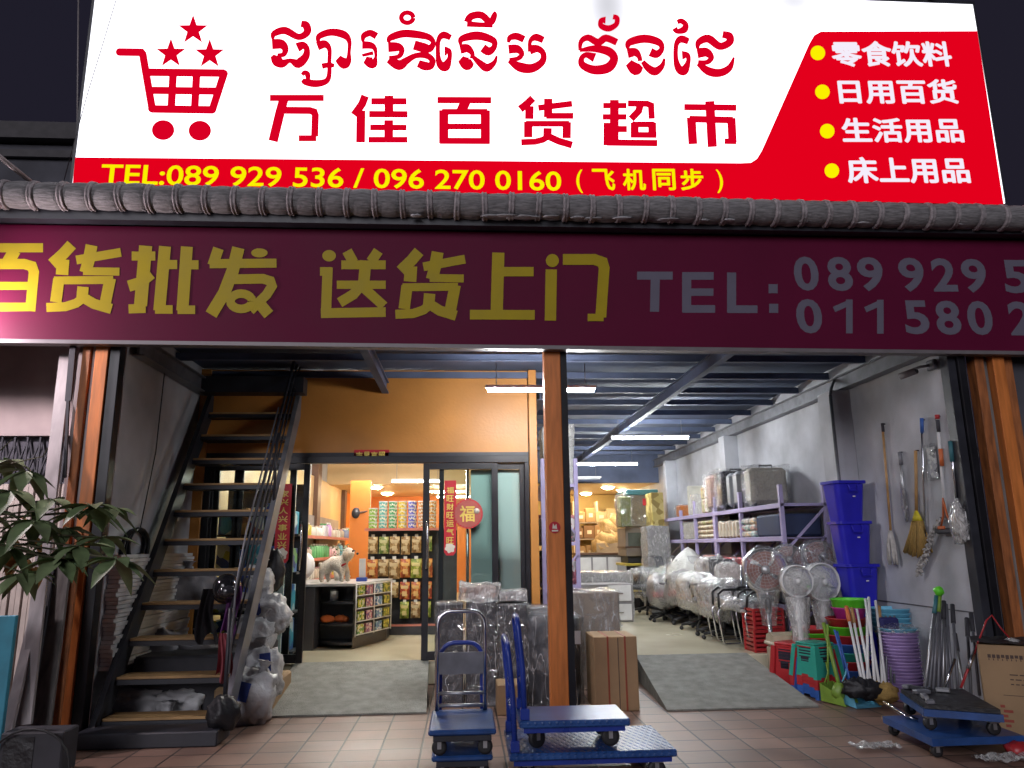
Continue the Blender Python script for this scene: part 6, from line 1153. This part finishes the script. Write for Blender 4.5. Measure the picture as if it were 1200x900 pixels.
for i, z in enumerate((zt_[0] - .47, zt_[1] - .47, zt_[2] - .47)):
    lab = 'royal blue storage bin, %s of the three in the stack by the wall' % ('topmost', 'middle', 'lowest')[i]; loc = (bX - .04 + i * .03, 8.25, z)
    if i == 0: bn_.location = loc; bn_.rotation_euler = (0, 0, .12); bn_.scale = (.8, .8, 1); bn_['label'] = lab
    else: dup(bn_, loc, (.12, -.05, .06)[i], lab, sc=(.8, .8, 1))
zb = zt_[2] - .47
t = T('plastic_drum', 'dark blue drum under the stacked royal blue bins', 'drum', (bX + .02, 8.25, 0)); b = MB(); b.lathe([(.2, 0), (.23, .02), (.25, zb * .5), (.23, zb - .02), (.2, zb - .002)], (bX + .02, 8.25, 0), 28); b.ob('body', M_['pblue'], t); b = MB(); b.lathe([(.245, zb * .3), (.262, zb * .33), (.245, zb * .36)], (bX + .02, 8.25, 0), 28); b.ob('hoop', M_['pblue'], t)
# stools
def stool(mat):
    t = T('plastic_stool', 'x', 'stool', (0, 0, 0), 0, 'plastic stools nested in stacks'); b = MB(); b.rbox((0, 0, .445), (.27, .27, .035), None, .014); b.ob('seat', mat, t)
    b = MB(); 
    for q in range(4):
        M = Matrix.Rotation(q * 1.5708, 3, 'Z'); pl_ = [(-.128, .43), (.128, .43), (.158, .02), (.05, .02), (.04, .05), (-.04, .05), (-.05, .02), (-.158, .02)]
        V = [M @ Vector((x, -.128 - (.43 - z) * .085, z)) for x, z in pl_] + [M @ Vector((x, -.122 - (.43 - z) * .085, z)) for x, z in pl_]; n = 8
        b.add(V, [tuple(range(n)), tuple(range(n, 2 * n))] + [(i, (i + 1) % n, n + (i + 1) % n, n + i) for i in range(n)])
    b.ob('apron', mat, t)
    for sx_ in (-1, 1):
        for sy_ in (-1, 1):
            b = MB(); b.beam((sx_ * .128, sy_ * .128, .42), (sx_ * .165, sy_ * .165, 0.0), .05, .05); b.ob('leg', mat, t)
    b = MB()
    for q in range(4):
        M = Matrix.Rotation(q * 1.5708, 3, 'Z')
        for k, z in enumerate((.39, .355, .32)): b.rbox(M @ Vector((0, -.130 - (.43 - z) * .085, z)), (.15, .006, .011), M)
        b.rbox(M @ Vector((.0, -.1445, .255)), (.10, .006, .035), M)
    b.ob('slots', M_['pdark'], t); return t
stl = stool(M_['pteal']); A = P(954, 752, 7.75); zt0 = A.z - .33
seq = [('pblue2', 'blue'), ('pblue2', 'blue'), ('pblue2', 'blue'), ('pred', 'red'), ('pred', 'red'), ('pred', 'red'), ('pteal', 'teal')]
z = 0; step = max(.02, zt0 / 6)
oc = {}
for i, (m_, n_) in enumerate(seq):
    oc[n_] = oc.get(n_, 0) + 1
    lab = 'teal plastic stool topping the mixed stack beside the ramp' if i == 6 else '%s plastic stool nested in the mixed stack beside the ramp, %s %s one' % (n_, ('lowest', 'middle', 'upper')[oc[n_] - 1], n_)
    loc = (A.x, 7.75, z + i * step)
    if i == 6: stl.location = loc; stl.rotation_euler = (0, 0, .35); stl.scale = (1, 1, .72); stl['label'] = lab
    else: dup(stl, loc, .35, lab, mats={M_['pteal']: M_[m_]}, sc=(1.0 - .006 * (6 - i), 1.0 - .006 * (6 - i), .72))
A = P(931, 752, 8.15)
for i in range(3): dup(stl, (A.x - .03, 8.15, max(0, A.z - .46) - .06 * (2 - i) * (1 if A.z - .46 > .12 else .4)), .5, 'tall red plastic stool left of the teal one, %s of three nested' % ('lowest', 'middle', 'topmost')[i], mats={M_['pteal']: M_['pred']}, sc=1.0)
# beige bin with lid, red crates
A = P(917, 780, 8.45); zt1 = P(917, 741, 8.4).z; t = T('waste_bin', 'beige bin with swing lid between ramp and red stools', 'bin', (A.x, 8.45, 0)); b = MB(); b.rbox((A.x, 8.45, (zt1 - .14) / 2), (.24, .26, zt1 - .14), None, .03); b.ob('body', M_['pbeige'], t); b = MB(); b.rbox((A.x, 8.45, zt1 - .12), (.27, .29, .04), None, .012); b.prism([(8.33, zt1 - .1), (8.57, zt1 - .1), (8.54, zt1 - .03), (8.45, zt1), (8.36, zt1 - .03)], 'x', A.x - .12, A.x + .12); b.ob('lid', M_['pbeige'], t)
def crate(name, c, w, d, h, mat, label, rz=0):
    t = T(name, label, 'crate', c, rz); b = MB()
    for s in (-1, 1):
        for k in range(5): z = h * (.08 + k * .21); b.box(-w / 2, w / 2, s * d / 2 - .006, s * d / 2 + .006, z, z + h * .12); b.box(s * w / 2 - .006, s * w / 2 + .006, -d / 2, d / 2, z, z + h * .12)
    for sx_ in (-1, 1):
        for sy_ in (-1, 1): b.rbox((sx_ * w / 2, sy_ * d / 2, h / 2), (.03, .03, h), None, .004)
    b.box(-w / 2, w / 2, -d / 2, d / 2, 0, .01); b.ob('basket', M_[mat], t, False); b = MB(); b.box(-w / 2 - .012, w / 2 + .012, -d / 2 - .012, -d / 2 + .012, h - .02, h + .004); b.box(-w / 2 - .012, w / 2 + .012, d / 2 - .012, d / 2 + .012, h - .02, h + .004); b.box(-w / 2 - .012, -w / 2 + .012, -d / 2 + .013, d / 2 - .013, h - .02, h + .004); b.box(w / 2 - .012, w / 2 + .012, -d / 2 + .013, d / 2 - .013, h - .02, h + .004); b.ob('rim', M_[mat], t, False); return t
A = P(903, 740, 8.95); crate('plastic_crate', (A.x, 9.15, .25), .36, .3, .24, 'pred', 'lower slatted red crate behind the beige bin'); crate('plastic_crate', (A.x, 9.15, .495), .36, .3, .24, 'pred', 'upper slatted red crate behind the beige bin', .05)
# pile of basins behind the brooms with a lime tub on top
A = P(992, 720, 7.95)
stk = [('pred', 'red'), ('pblue2', 'blue'), ('pred', 'red'), ('pteal', 'teal'), ('pblue2', 'blue'), ('pred', 'red'), ('plime', 'lime'), ('pred', 'dark red')]
zt2 = P(992, 728, 7.95).z; dzs = (zt2 - .10) / 7
for i, (m_, n_) in enumerate(stk):
    t = bucket('wash_basin', M_[m_], .15, .20, .13, label='%s wash basin, %s of the pile behind the brooms' % (n_, ('lowest', 'second', 'third', 'fourth', 'fifth', 'sixth', 'seventh', 'topmost')[i]), group='basins piled behind the brooms'); t.location = (A.x, 7.97, i * dzs)
t = bucket('wash_basin', M_['pmag'], .13, .165, .12, label='magenta basin under the bright lime tub', group='basins piled behind the brooms'); t.location = (P(997, 720, 7.9).x, 7.93, P(998, 724, 7.9).z - .02)
t = bucket('wash_basin', M_['plime'], .175, .185, .09, label='bright lime tub on top of the basin pile below blue bins', cat='tub'); t.location = (P(998, 712, 7.9).x, 7.93, P(998, 713, 7.9).z)
A = P(966, 742, 8.0)
for i, (m_, n_) in enumerate((('pred', 'red'), ('plime', 'lime'), ('pred', 'red'))):
    t = bucket('wash_basin', M_[m_], .16, .21, .10, label='%s basin %s in the small stack behind the teal stool' % (n_, ('at the bottom', 'in the middle', 'on top')[i]), group='small stack of basins'); t.location = (A.x, 8.28, P(966, 748, 8.28).z - .08 + i * .045)
t = crate('plastic_crate', (A.x, 8.30, 0), .34, .3, P(966, 748, 8.28).z - .085, 'pred', 'tall red slatted basket under the small stack of basins')
# purple basins
pb = bucket('purple_basin', M_['ppur'], .125, .165, .12, label='purple plastic basin in the tall nested stack by the mop poles', group='purple basins nested in one tall stack', hsides=28)
A = P(1066, 815, 7.35); zt3 = P(1066, 742, 7.3).z - .12; nP = 18
for i in range(nP):
    z = .0 + (zt3) * i / (nP - 1); loc = (A.x + random.uniform(-.004, .004), 7.42 + random.uniform(-.004, .004), z)
    if i == 0: pb.location = loc
    else: dup(pb, loc, i * .7)
t = bucket('bagged_basin', M_['psky'], .125, .165, .11, label='pale blue basin in a clear bag topping the purple stack'); t.location = (A.x, 7.42, zt3 + .042); b = MB(); b.blob((0, 0, .10), (.19, .18, .055), .35, 4, 26, 4); b.ob('plastic_bag', M_['film'], t, False, fix=False)
sb = bucket('sky_blue_basin', M_['psky'], .15, .20, .13, label='sky blue basin in the nested stack right of the lime tub', group='sky blue basins in a nested stack', hsides=28); A = P(1047, 715, 7.85); zt4 = P(1047, 714, 7.8).z - .13
for i in range(5):
    loc = (A.x, 7.92, zt4 - .045 * (4 - i))
    if i == 0: sb.location = loc
    else: dup(sb, loc, i * .5, 'uppermost sky blue basin in the stack right of the lime tub' if i == 4 else None)
t = T('plastic_stand', 'dark plastic stand below the sky blue basins', 'stand', (A.x, 7.92, 0)); b = MB(); b.lathe([(.17, 0), (.15, .3), (.16, zt4 - .19)], (A.x, 7.92, 0), 20); b.ob('column', M_['navyhead'], t); b = MB(); b.lathe([(.19, 0), (.19, .03), (.17, .031)], (A.x, 7.92, 0), 20); b.ob('foot', M_['pdark'], t)
# brooms, sticks and dustpans
def stick(pb_, pt_, Yb, Yt, r, mat, label, grip=None, head=None, name='broom_stick', cat='stick', zb=None, group=None):
    a = P(pb_[0], pb_[1], Yb); e = P(pt_[0], pt_[1], Yt); t = T(name, label, cat, a, 0, group); b = MB(); b.tube([a, e], r, 8); b.ob('shaft', M_[mat], t)
    if grip: b = MB(); d = (e - a).normalized(); b.tube([e - d * .16, e + d * .012], r * 1.5, 8); b.ob('grip', M_[grip], t)
    if head: head(t, a)
    return t
random.seed(15)
for i, (pb_, pt_) in enumerate((((1012, 808), (992, 712)), ((1015, 806), (998, 714)), ((1021, 802), (1004, 714)), ((1025, 800), (1018, 700)), ((1030, 800), (1014, 702)), ((1034, 808), (1030, 712)), ((1038, 806), (1026, 704)), ((1017, 800), (1016, 706)))):
    stick(pb_, pt_, 7.15, 7.62, .0135, 'white', 'white broom stick in the leaning bundle, %s from the left' % (nth + ['seventh', 'eighth'])[i], ('orp', 'bambo', None, None, None, 'bambo', None, None)[i], group='white broom sticks leaning together')
for i, (pb_, pt_) in enumerate((((1034, 800), (1033, 722)), ((1039, 800), (1038, 722)), ((1044, 802), (1043, 722)), ((1048, 800), (1048, 722)))):
    stick(pb_, pt_, 7.3, 7.55, .011, 'gsteel', 'dark broom stick with navy head up, %s from the left' % nth[i], group='dark sticks with navy heads')
A = P(1041, 734, 7.5); t = T('brush_block', 'block of navy broom heads held upright beside the purple basins', 'brush', A); b = MB(); b.rbox(A, (.19, .1, .17), None, .02); b.ob('bristles', M_['navyhead'], t); b = MB(); b.rbox(A - Vector((0, 0, .095)), (.2, .11, .03), None, .006); b.ob('head_bar', M_['pdark'], t)
def dustpan(px, py, Y, w, mat, label, pole_m, pt_, rz=0):
    a = G(px, py, .02); t = T('dustpan_set', label, 'dustpan', (a.x, a.y, 0)); M = Matrix.Rotation(rz, 3, 'Z'); b = MB(); 
    b.add([a + M @ Vector(v) for v in ((-w / 2, -.14, -.015), (w / 2, -.14, -.015), (w / 2, .12, .0), (-w / 2, .12, 0), (-w / 2, -.12, .06), (w / 2, -.12, .06), (w / 2, .12, .16), (-w / 2, .12, .16))], [(0, 1, 2, 3), (3, 2, 6, 7), (0, 3, 7, 4), (1, 2, 6, 5)]); b.ob('pan', M_[mat], t)
    e = P(pt_[0], pt_[1], Y); b = MB(); b.tube([a + M @ Vector((0, .1, .13)), e], .011, 8); b.ob('pole', M_[pole_m], t); b = MB(); b.tube([a + M @ Vector((-w / 2 + .02, .1, .12)), a + M @ Vector((-w / 4, .05, .26)), a + M @ Vector((0, .1, .34))], .008, 6); b.ob('bracket', M_[mat], t); return t
dustpan(983, 822, 7.5, .20, 'polive', 'lime dustpan with upright lime pole by the teal stools', 'polive', (970, 732), .5); dustpan(1006, 824, 7.45, .27, 'psky', 'blue dustpan with blue pole in front of the white sticks', 'pblue2', (978, 738), .2)
stick((1000, 812), (981, 740), 7.2, 7.5, .010, 'pblue2', 'thin blue stick crossing behind the blue dustpan', name='thin_stick'); stick((985, 810), (965, 730), 7.3, 7.6, .02, 'polive', 'thick lime broom pole beside the teal stools', head=lambda t, a: (MB().blob(a, (.09, .05, .08), .2, 3, 16).ob('bristles', M_['polive'], t)))
for i, (px, py) in enumerate(((1018, 808), (1035, 812), (1005, 806))):
    c = P(px, py, 7.15); b = MB(); b.blob(c, (.13, .1, .09), .4, i + 5, 22, 4); tag(b.ob('broom_bundle', M_['bagblk' if i != 1 else 'straw']), ('black bristle heads at the foot of white sticks', 'tan bristle heads at the foot of the white sticks', 'small black bristle head by the lime dustpan')[i], 'broom heads')
for i, (pb_, pt_, g_) in enumerate((((1083, 812), (1097, 700), 'tealg'), ((1088, 812), (1099, 706), None), ((1093, 812), (1101, 698), 'polive'), ((1099, 812), (1102, 712), None), ((1105, 812), (1106, 706), 'gdark'), ((1110, 812), (1108, 716), 'gdark'), ((1116, 812), (1109, 708), None), ((1123, 814), (1116, 710), 'gdark'), ((1130, 814), (1119, 744), 'gdark'), ((1138, 815), (1133, 726), 'gdark'), ((1148, 815), (1138, 720), 'gdark'))):
    stick(pb_, pt_, 6.3, 6.6, .0125, 'galv' if i % 4 == 0 else 'gsteel', 'steel mop pole leaning by the right carts, %s from the left' % (nth + ['seventh', 'eighth', 'ninth', 'tenth', 'eleventh'])[i], g_, name='mop_pole', group='mop poles leaning by the right carts')
stick((1106, 808), (1119, 772), 6.2, 6.25, .011, 'chrome', 'short chrome rod slanting on the right black tray', name='chrome_rod'); stick((1126, 806), (1142, 764), 6.2, 6.25, .010, 'pred', 'red and silver rod slanting against the big carton', 'chrome', name='red_rod')
A = P(1100, 693, 6.6); b = MB(); b.blob(A, (.04, .04, .045), .3, 2, 14); tag(b.ob('green_plug', M_['plime']), 'small bright green cap on top of the mop poles', 'cap')
# mops and brooms hung on the wall
def hung(pts, r, mat, label, cat='mop', grips=(), name='hanging_mop', off=.03):
    q = [Q(x, y, 4.6 - off) for x, y in pts]; t = T(name, label, cat, q[0]); b = MB(); b.tube(q, r, 8); b.ob('shaft', M_[mat], t)
    for (a0, a1, gm, gr) in grips: b = MB(); b.tube([Q(*a0, 4.6 - off), Q(*a1, 4.6 - off)], gr, 8); b.ob('grip', M_[gm], t)
    b = MB(); b.rbox(q[0] + Vector((off * .5, 0, .0)), (off, .012, .012)); b.ob('hook', M_['pdark'], t)
    return t
def yarn(mb, c, n, L_, sp, seed, dirn=(0, 0, -1), r=.011):
    random.seed(seed); d = Vector(dirn)
    for k in range(n):
        a = random.random() * 6.28; s = random.random() ** .5 * sp; o_ = Vector((-abs(.05 * math.cos(a)), s * math.sin(a), 0)); l = L_ * random.uniform(.8, 1.05)
        mb.tube([c + o_ * .3, c + o_ * .9 + d * l * .4 + Vector((0, random.uniform(-.01, .01), 0)), c + o_ * 1.1 + d * l * .8, c + o_ * 1.05 + d * l], r, 6)
t = hung([(1034, 497), (1044, 624)], .013, 'bambo', 'long-handled string mop with grey cotton head, leftmost on the wall', grips=(((1034, 496), (1035, 506), 'gdark', .016),)); b = MB(); yarn(b, Q(1044, 622, 4.56), 34, .34, .075, 1); b.ob('mop_head', M_['cotton'], t)
t = hung([(1054, 530), (1063, 612)], .014, 'galv', 'short steel mop handle in film left of the straw broom', grips=(((1054, 530), (1056, 545), 'gsteel', .02),)); b = MB(); b.blob((Q(1060, 590, 4.56)), (.03, .035, .2), .3, 3, 14); b.ob('plastic_sleeve', M_['film'], t, fix=False)
t = hung([(1073, 528), (1074, 604)], .016, 'bambo', 'straw broom with yellow collar hung between mops on wall', 'broom', name='hanging_broom'); c = Q(1074, 602, 4.56); c2 = Q(1068, 643, 4.56); b = MB(); b.lathe([(.02, .03), (.05, -.02), (.075, -.07), (.001, -.07)], c, 18, sx=.5); b.ob('collar', M_['yel'], t); b = MB()
for k in range(60):
    a = (k / 59 - .5) * 2; b.tube([c + Vector((random.uniform(-.02, .02), -a * .06, -.06)), c + Vector((random.uniform(-.035, .02), -a * .21 + .05, -.37 - .05 * math.cos(a * 1.5) + random.uniform(-.015, .015)))], .008, 5)
b.ob('bristles', M_['straw'], t)
hung([(1080, 492), (1085, 632)], .011, 'chrome', 'chrome pole with blue grip hung right of straw broom', 'pole', (((1080, 490), (1080.6, 507), 'pblue2', .018), ((1085, 626), (1085.3, 634), 'gdark', .016)), 'hanging_pole')
t = hung([(1098, 488), (1108, 608)], .013, 'white', 'squeeze mop with red tip and orange sleeve hung on wall', grips=(((1098, 486), (1098.4, 491), 'pred', .022), ((1098.6, 492), (1100, 506), 'gdark', .018), ((1102, 526), (1104, 546), 'orp', .02))); c = Q(1110, 622, 4.55); b = MB(); b.rbox(c, (.07, .26, .055), None, .012); b.ob('sponge_head', M_['gdark'], t); b = MB(); b.tube([c + Vector((0, .09, .03)), c + Vector((0, .03, .14)), c + Vector((0, 0, .30)), c + Vector((0, -.03, .14)), c + Vector((0, -.09, .03))], .010, 6); b.ob('squeeze_lever', M_['orp'], t); b = MB(); b.rbox(c + Vector((-.04, .02, .03)), (.02, .1, .03), None, .006); b.ob('clamp', M_['orp'], t)
t = hung([(1102, 607), (1076, 668)], .012, 'galv', 'shaggy grey chenille duster hung slanting under the chrome pole', 'duster', name='hanging_duster', off=.05); b = MB(); random.seed(3); a, e = Q(1100, 610, 4.54), Q(1076, 672, 4.54)
for k in range(110): q = a.lerp(e, random.random()); d = Vector((random.uniform(-1, .2), random.uniform(-1, 1), random.uniform(-1, .4))).normalized(); b.tube([q, q + d * .025, q + d * .045 + Vector((0, 0, -.015))], .009, 5)
b.ob('chenille', M_['cotton'], t)
t = hung([(1114, 520), (1121, 584)], .013, 'chrome', 'mop with dark teal grip and bagged head, rightmost on wall', grips=(((1113.5, 517), (1116, 541), 'tealg', .021),)); b = MB(); b.blob(Q(1123, 612, 4.54), (.06, .10, .20), .35, 6, 20, 3); b.ob('bagged_head', M_['film2'], t, fix=False); b = MB(); yarn(b, Q(1122, 594, 4.55), 16, .25, .06, 6, r=.014); b.ob('mop_head', M_['cotton'], t)
t = T('mop_refill', 'small packet of mop refill printed in black and white hung on wall', 'packet', Q(1093, 542, 4.58)); c = Q(1093, 542, 4.585); b = MB(); b.rbox(c, (.015, .13, .30), None, .004); b.ob('card', printm('refill_print', (.55, .55, .57), [(.03, .03, .05), (.3, .3, .35)], 26), t); b = MB(); b.crumple(c.x - .02, c.x + .008, c.y - .075, c.y + .075, c.z - .17, c.z + .18, 8, .012, 3, 12); b.ob('plastic_bag', M_['film3'], t, fix=False)
t = T('wall_switch', 'white wall box beside black post near the hung mops', 'switch', Q(1131, 616, 4.59)); c = Q(1131, 616, 4.585); b = MB(); b.rbox(c, (.03, .09, .26), None, .006); b.ob('box', M_['white'], t); b = MB(); b.rbox(c + Vector((-.018, 0, .03)), (.006, .04, .06)); b.ob('rocker', M_['gbox'], t)
t = T('security_camera', 'small grey security camera on bracket near ceiling of right wall', 'camera', Q(1085, 430, 4.58)); c = Q(1092, 428, 4.56); b = MB(); b.rbox(c, (.05, .12, .10), None, .01); b.ob('bracket_box', M_['gsteel'], t); b = MB(); b.tube([c, c + Vector((-.09, .05, -.005)), c + Vector((-.12, .12, -.015))], .014, 8); b.ob('arm', M_['gsteel'], t); b = MB(); d = Vector((-.45, .85, -.15)).normalized(); q = c + Vector((-.10, .10, -.03)); b.tube([q, q + d * .17], .034, 14); b.ob('body', M_['alu'], t); b = MB(); b.tube([q - d * .006, q - d * .001], .028, 14); b.ob('lens', M_['bagblk'], t)
# right carts
def flat(name, pts, z, mat, label, th=.05):
    t = T(name, label, 'cart', G(*pts[0], 0)); q = [G(x, y, z) for x, y in pts]; b = MB(); n = len(q); V = [v - Vector((0, 0, th)) for v in q] + q; b.add(V, [tuple(range(n)), tuple(range(n, 2 * n))] + [(i, (i + 1) % n, n + (i + 1) % n, n + i) for i in range(n)]); b.ob('deck', M_[mat], t); return t, q
t, q = flat('platform_cart', ((1034, 839), (1092, 866), (1200, 862), (1128, 836)), .135, 'cblue', 'lower blue platform cart on the paving before the mop poles'); ctr = sum(q, Vector()) / 4
for v in q: p_ = v.lerp(ctr, .16); caster(t, p_.x, p_.y, 0, .042)
b = MB(); b.tube([P(1036, 823, 6.3), P(1062, 839, 6.05), P(1076, 844, 6.0)], .013, 8); b.ob('handle', M_['chrome'], t)
t, q = flat('platform_cart', ((1054, 812), (1082, 831), (1176, 838), (1130, 812)), .29, 'cblue', 'upper blue cart standing on the lower one at right'); ctr = sum(q, Vector()) / 4
for v in q: p_ = v.lerp(ctr, .2); caster(t, p_.x, p_.y, .137, .048)
t2 = T('black_tray', 'flat black tray of oddments on the upper right cart', 'tray', ctr); q2 = [v.lerp(ctr, .04) + Vector((0, 0, .003)) for v in q]; b = MB(); V = q2 + [v + Vector((0, 0, .03)) for v in q2]; b.add(V, [(0, 1, 2, 3), (4, 5, 6, 7), (0, 1, 5, 4), (1, 2, 6, 5), (2, 3, 7, 6), (3, 0, 4, 7)]); b.ob('tray', M_['bagblk'], t2)
random.seed(31)
for k in range(7):
    u_, v_ = random.random(), random.random(); p_ = q2[0].lerp(q2[1], u_).lerp(q2[3].lerp(q2[2], u_), v_); b = MB(); b.rbox(p_ + Vector((0, 0, .05)), (random.uniform(.05, .14), random.uniform(.03, .06), .03), Matrix.Rotation(random.random() * 3, 3, 'Z'), .006); b.ob('oddment', M_[('gsteel', 'dkbox', 'galv')[k % 3]], t2)
# big carton
A = P(1150, 756, 5.95); zt5 = A.z; t = T('big_carton', 'big printed brown carton standing at the right edge of the picture', 'carton', (A.x + .4, 6.0, 0)); M = Matrix.Rotation(-.58, 3, 'Z'); b = MB(); cc = Vector((A.x, 6.0, zt5 / 2)) + M @ Vector((.43, .21, 0)); b.rbox(cc, (.86, .42, zt5), M, .006); b.ob('box', M_['card'], t)
b = MB(); fo = lambda x, z, d=0: cc + M @ Vector((x, -.2115 - d, 0)) + Vector((0, 0, z - zt5 / 2))
def mark(x0, x1, z0, z1): b.add([fo(x0, z0), fo(x1, z0), fo(x1, z1), fo(x0, z1)], [(0, 1, 2, 3)])
random.seed(9)
for k in range(26): x = -.37 + k * .03; mark(x, x + .022, zt5 - .10 + random.uniform(0, .008), zt5 - .07); mark(x + .004, x + .010, zt5 - .115, zt5 - .10)
for r_ in range(3):
    x = -.24
    while x < .36: w = random.uniform(.02, .07); mark(x, x + w, zt5 - .22 - r_ * .035, zt5 - .212 - r_ * .035); x += w + .012
mark(-.3, .4, zt5 - .37, zt5 - .366)
for k in range(14): x = -.17 + k * .028; mark(x, x + .020, zt5 - .56, zt5 - .53)
for k in range(6): x = -.10 + k * .07; mark(x, x + .045, zt5 - .72, zt5 - .66)
b.ob('printed_marks', M_['ink'], t); b = MB()
for k in range(5): mark(-.33 + .02 * math.sin(k * 2), -.30 + .05 * abs(math.sin(k * 1.7)), zt5 - .46 - k * .035, zt5 - .44 - k * .035)
b.ob('red_marks', M_['redink'], t)
b = MB(); b.sheet(lambda u, v: Vector((A.x, 6.0, 0)) + M @ Vector((-.04 + u * .95, -.01 + v * .5, zt5 + .012 + .03 * abs(noise.noise(Vector((u * 6, v * 5, 1)))))), 18, 10); tag(b.ob('black_sheet', M_['bagblk']), 'crumpled black plastic sheet on top of the big carton', 'sheet')
b = MB(); b.tube([P(1148, 748, 6.1), P(1156, 727, 6.15), P(1162, 721, 6.15), P(1172, 735, 6.15), P(1184, 749, 6.1)], .007, 6); b.tube([P(1146, 752, 6.0), P(1142, 768, 6.3), P(1130, 792, 6.4)], .007, 6); tag(b.ob('red_cable', M_['pred']), 'red cable looping over the top of the big carton', 'cable')
b = MB(); b.blob(P(1186, 752, 6.0), (.05, .06, .03), .5, 3, 14); tag(b.ob('green_wrapper', M_['film2']), 'greenish crumpled wrapper on the black sheet at right', 'wrapper')
b = MB(); b.sheet(lambda u, v: G(1025, 876, .01) + Vector(((u - .5) * .34, (v - .5) * .16, .02 + .03 * noise.noise(Vector((u * 7, v * 7, 2))))), 16, 10); tag(b.ob('plastic_scrap', M_['film2']), 'scrap of clear plastic on the paving before right carts', 'scrap')
b = MB(); b.sheet(lambda u, v: G(1180, 893, .01) + Vector(((u - .5) * .4, (v - .5) * .16, .03 + .04 * noise.noise(Vector((u * 7, v * 7, 5))))), 16, 10); tag(b.ob('plastic_scrap', M_['film2']), 'white plastic scrap at the bottom right corner', 'scrap')
c = G(1195, 888, .0); b = MB(); b.blob(c + Vector((0, 0, .05)), (.09, .07, .06), .3, 2, 16); tag(b.ob('red_bag', M_['pred']), 'small red bag at the foot of the big carton', 'bag')
A = G(1060, 862); b = MB(); b.box(3.62, 4.2, 6.35, 6.72, .0, .03); tag(b.ob('flat_carton', M_['card']), 'flattened tan carton sheet under the right lower cart', 'carton')
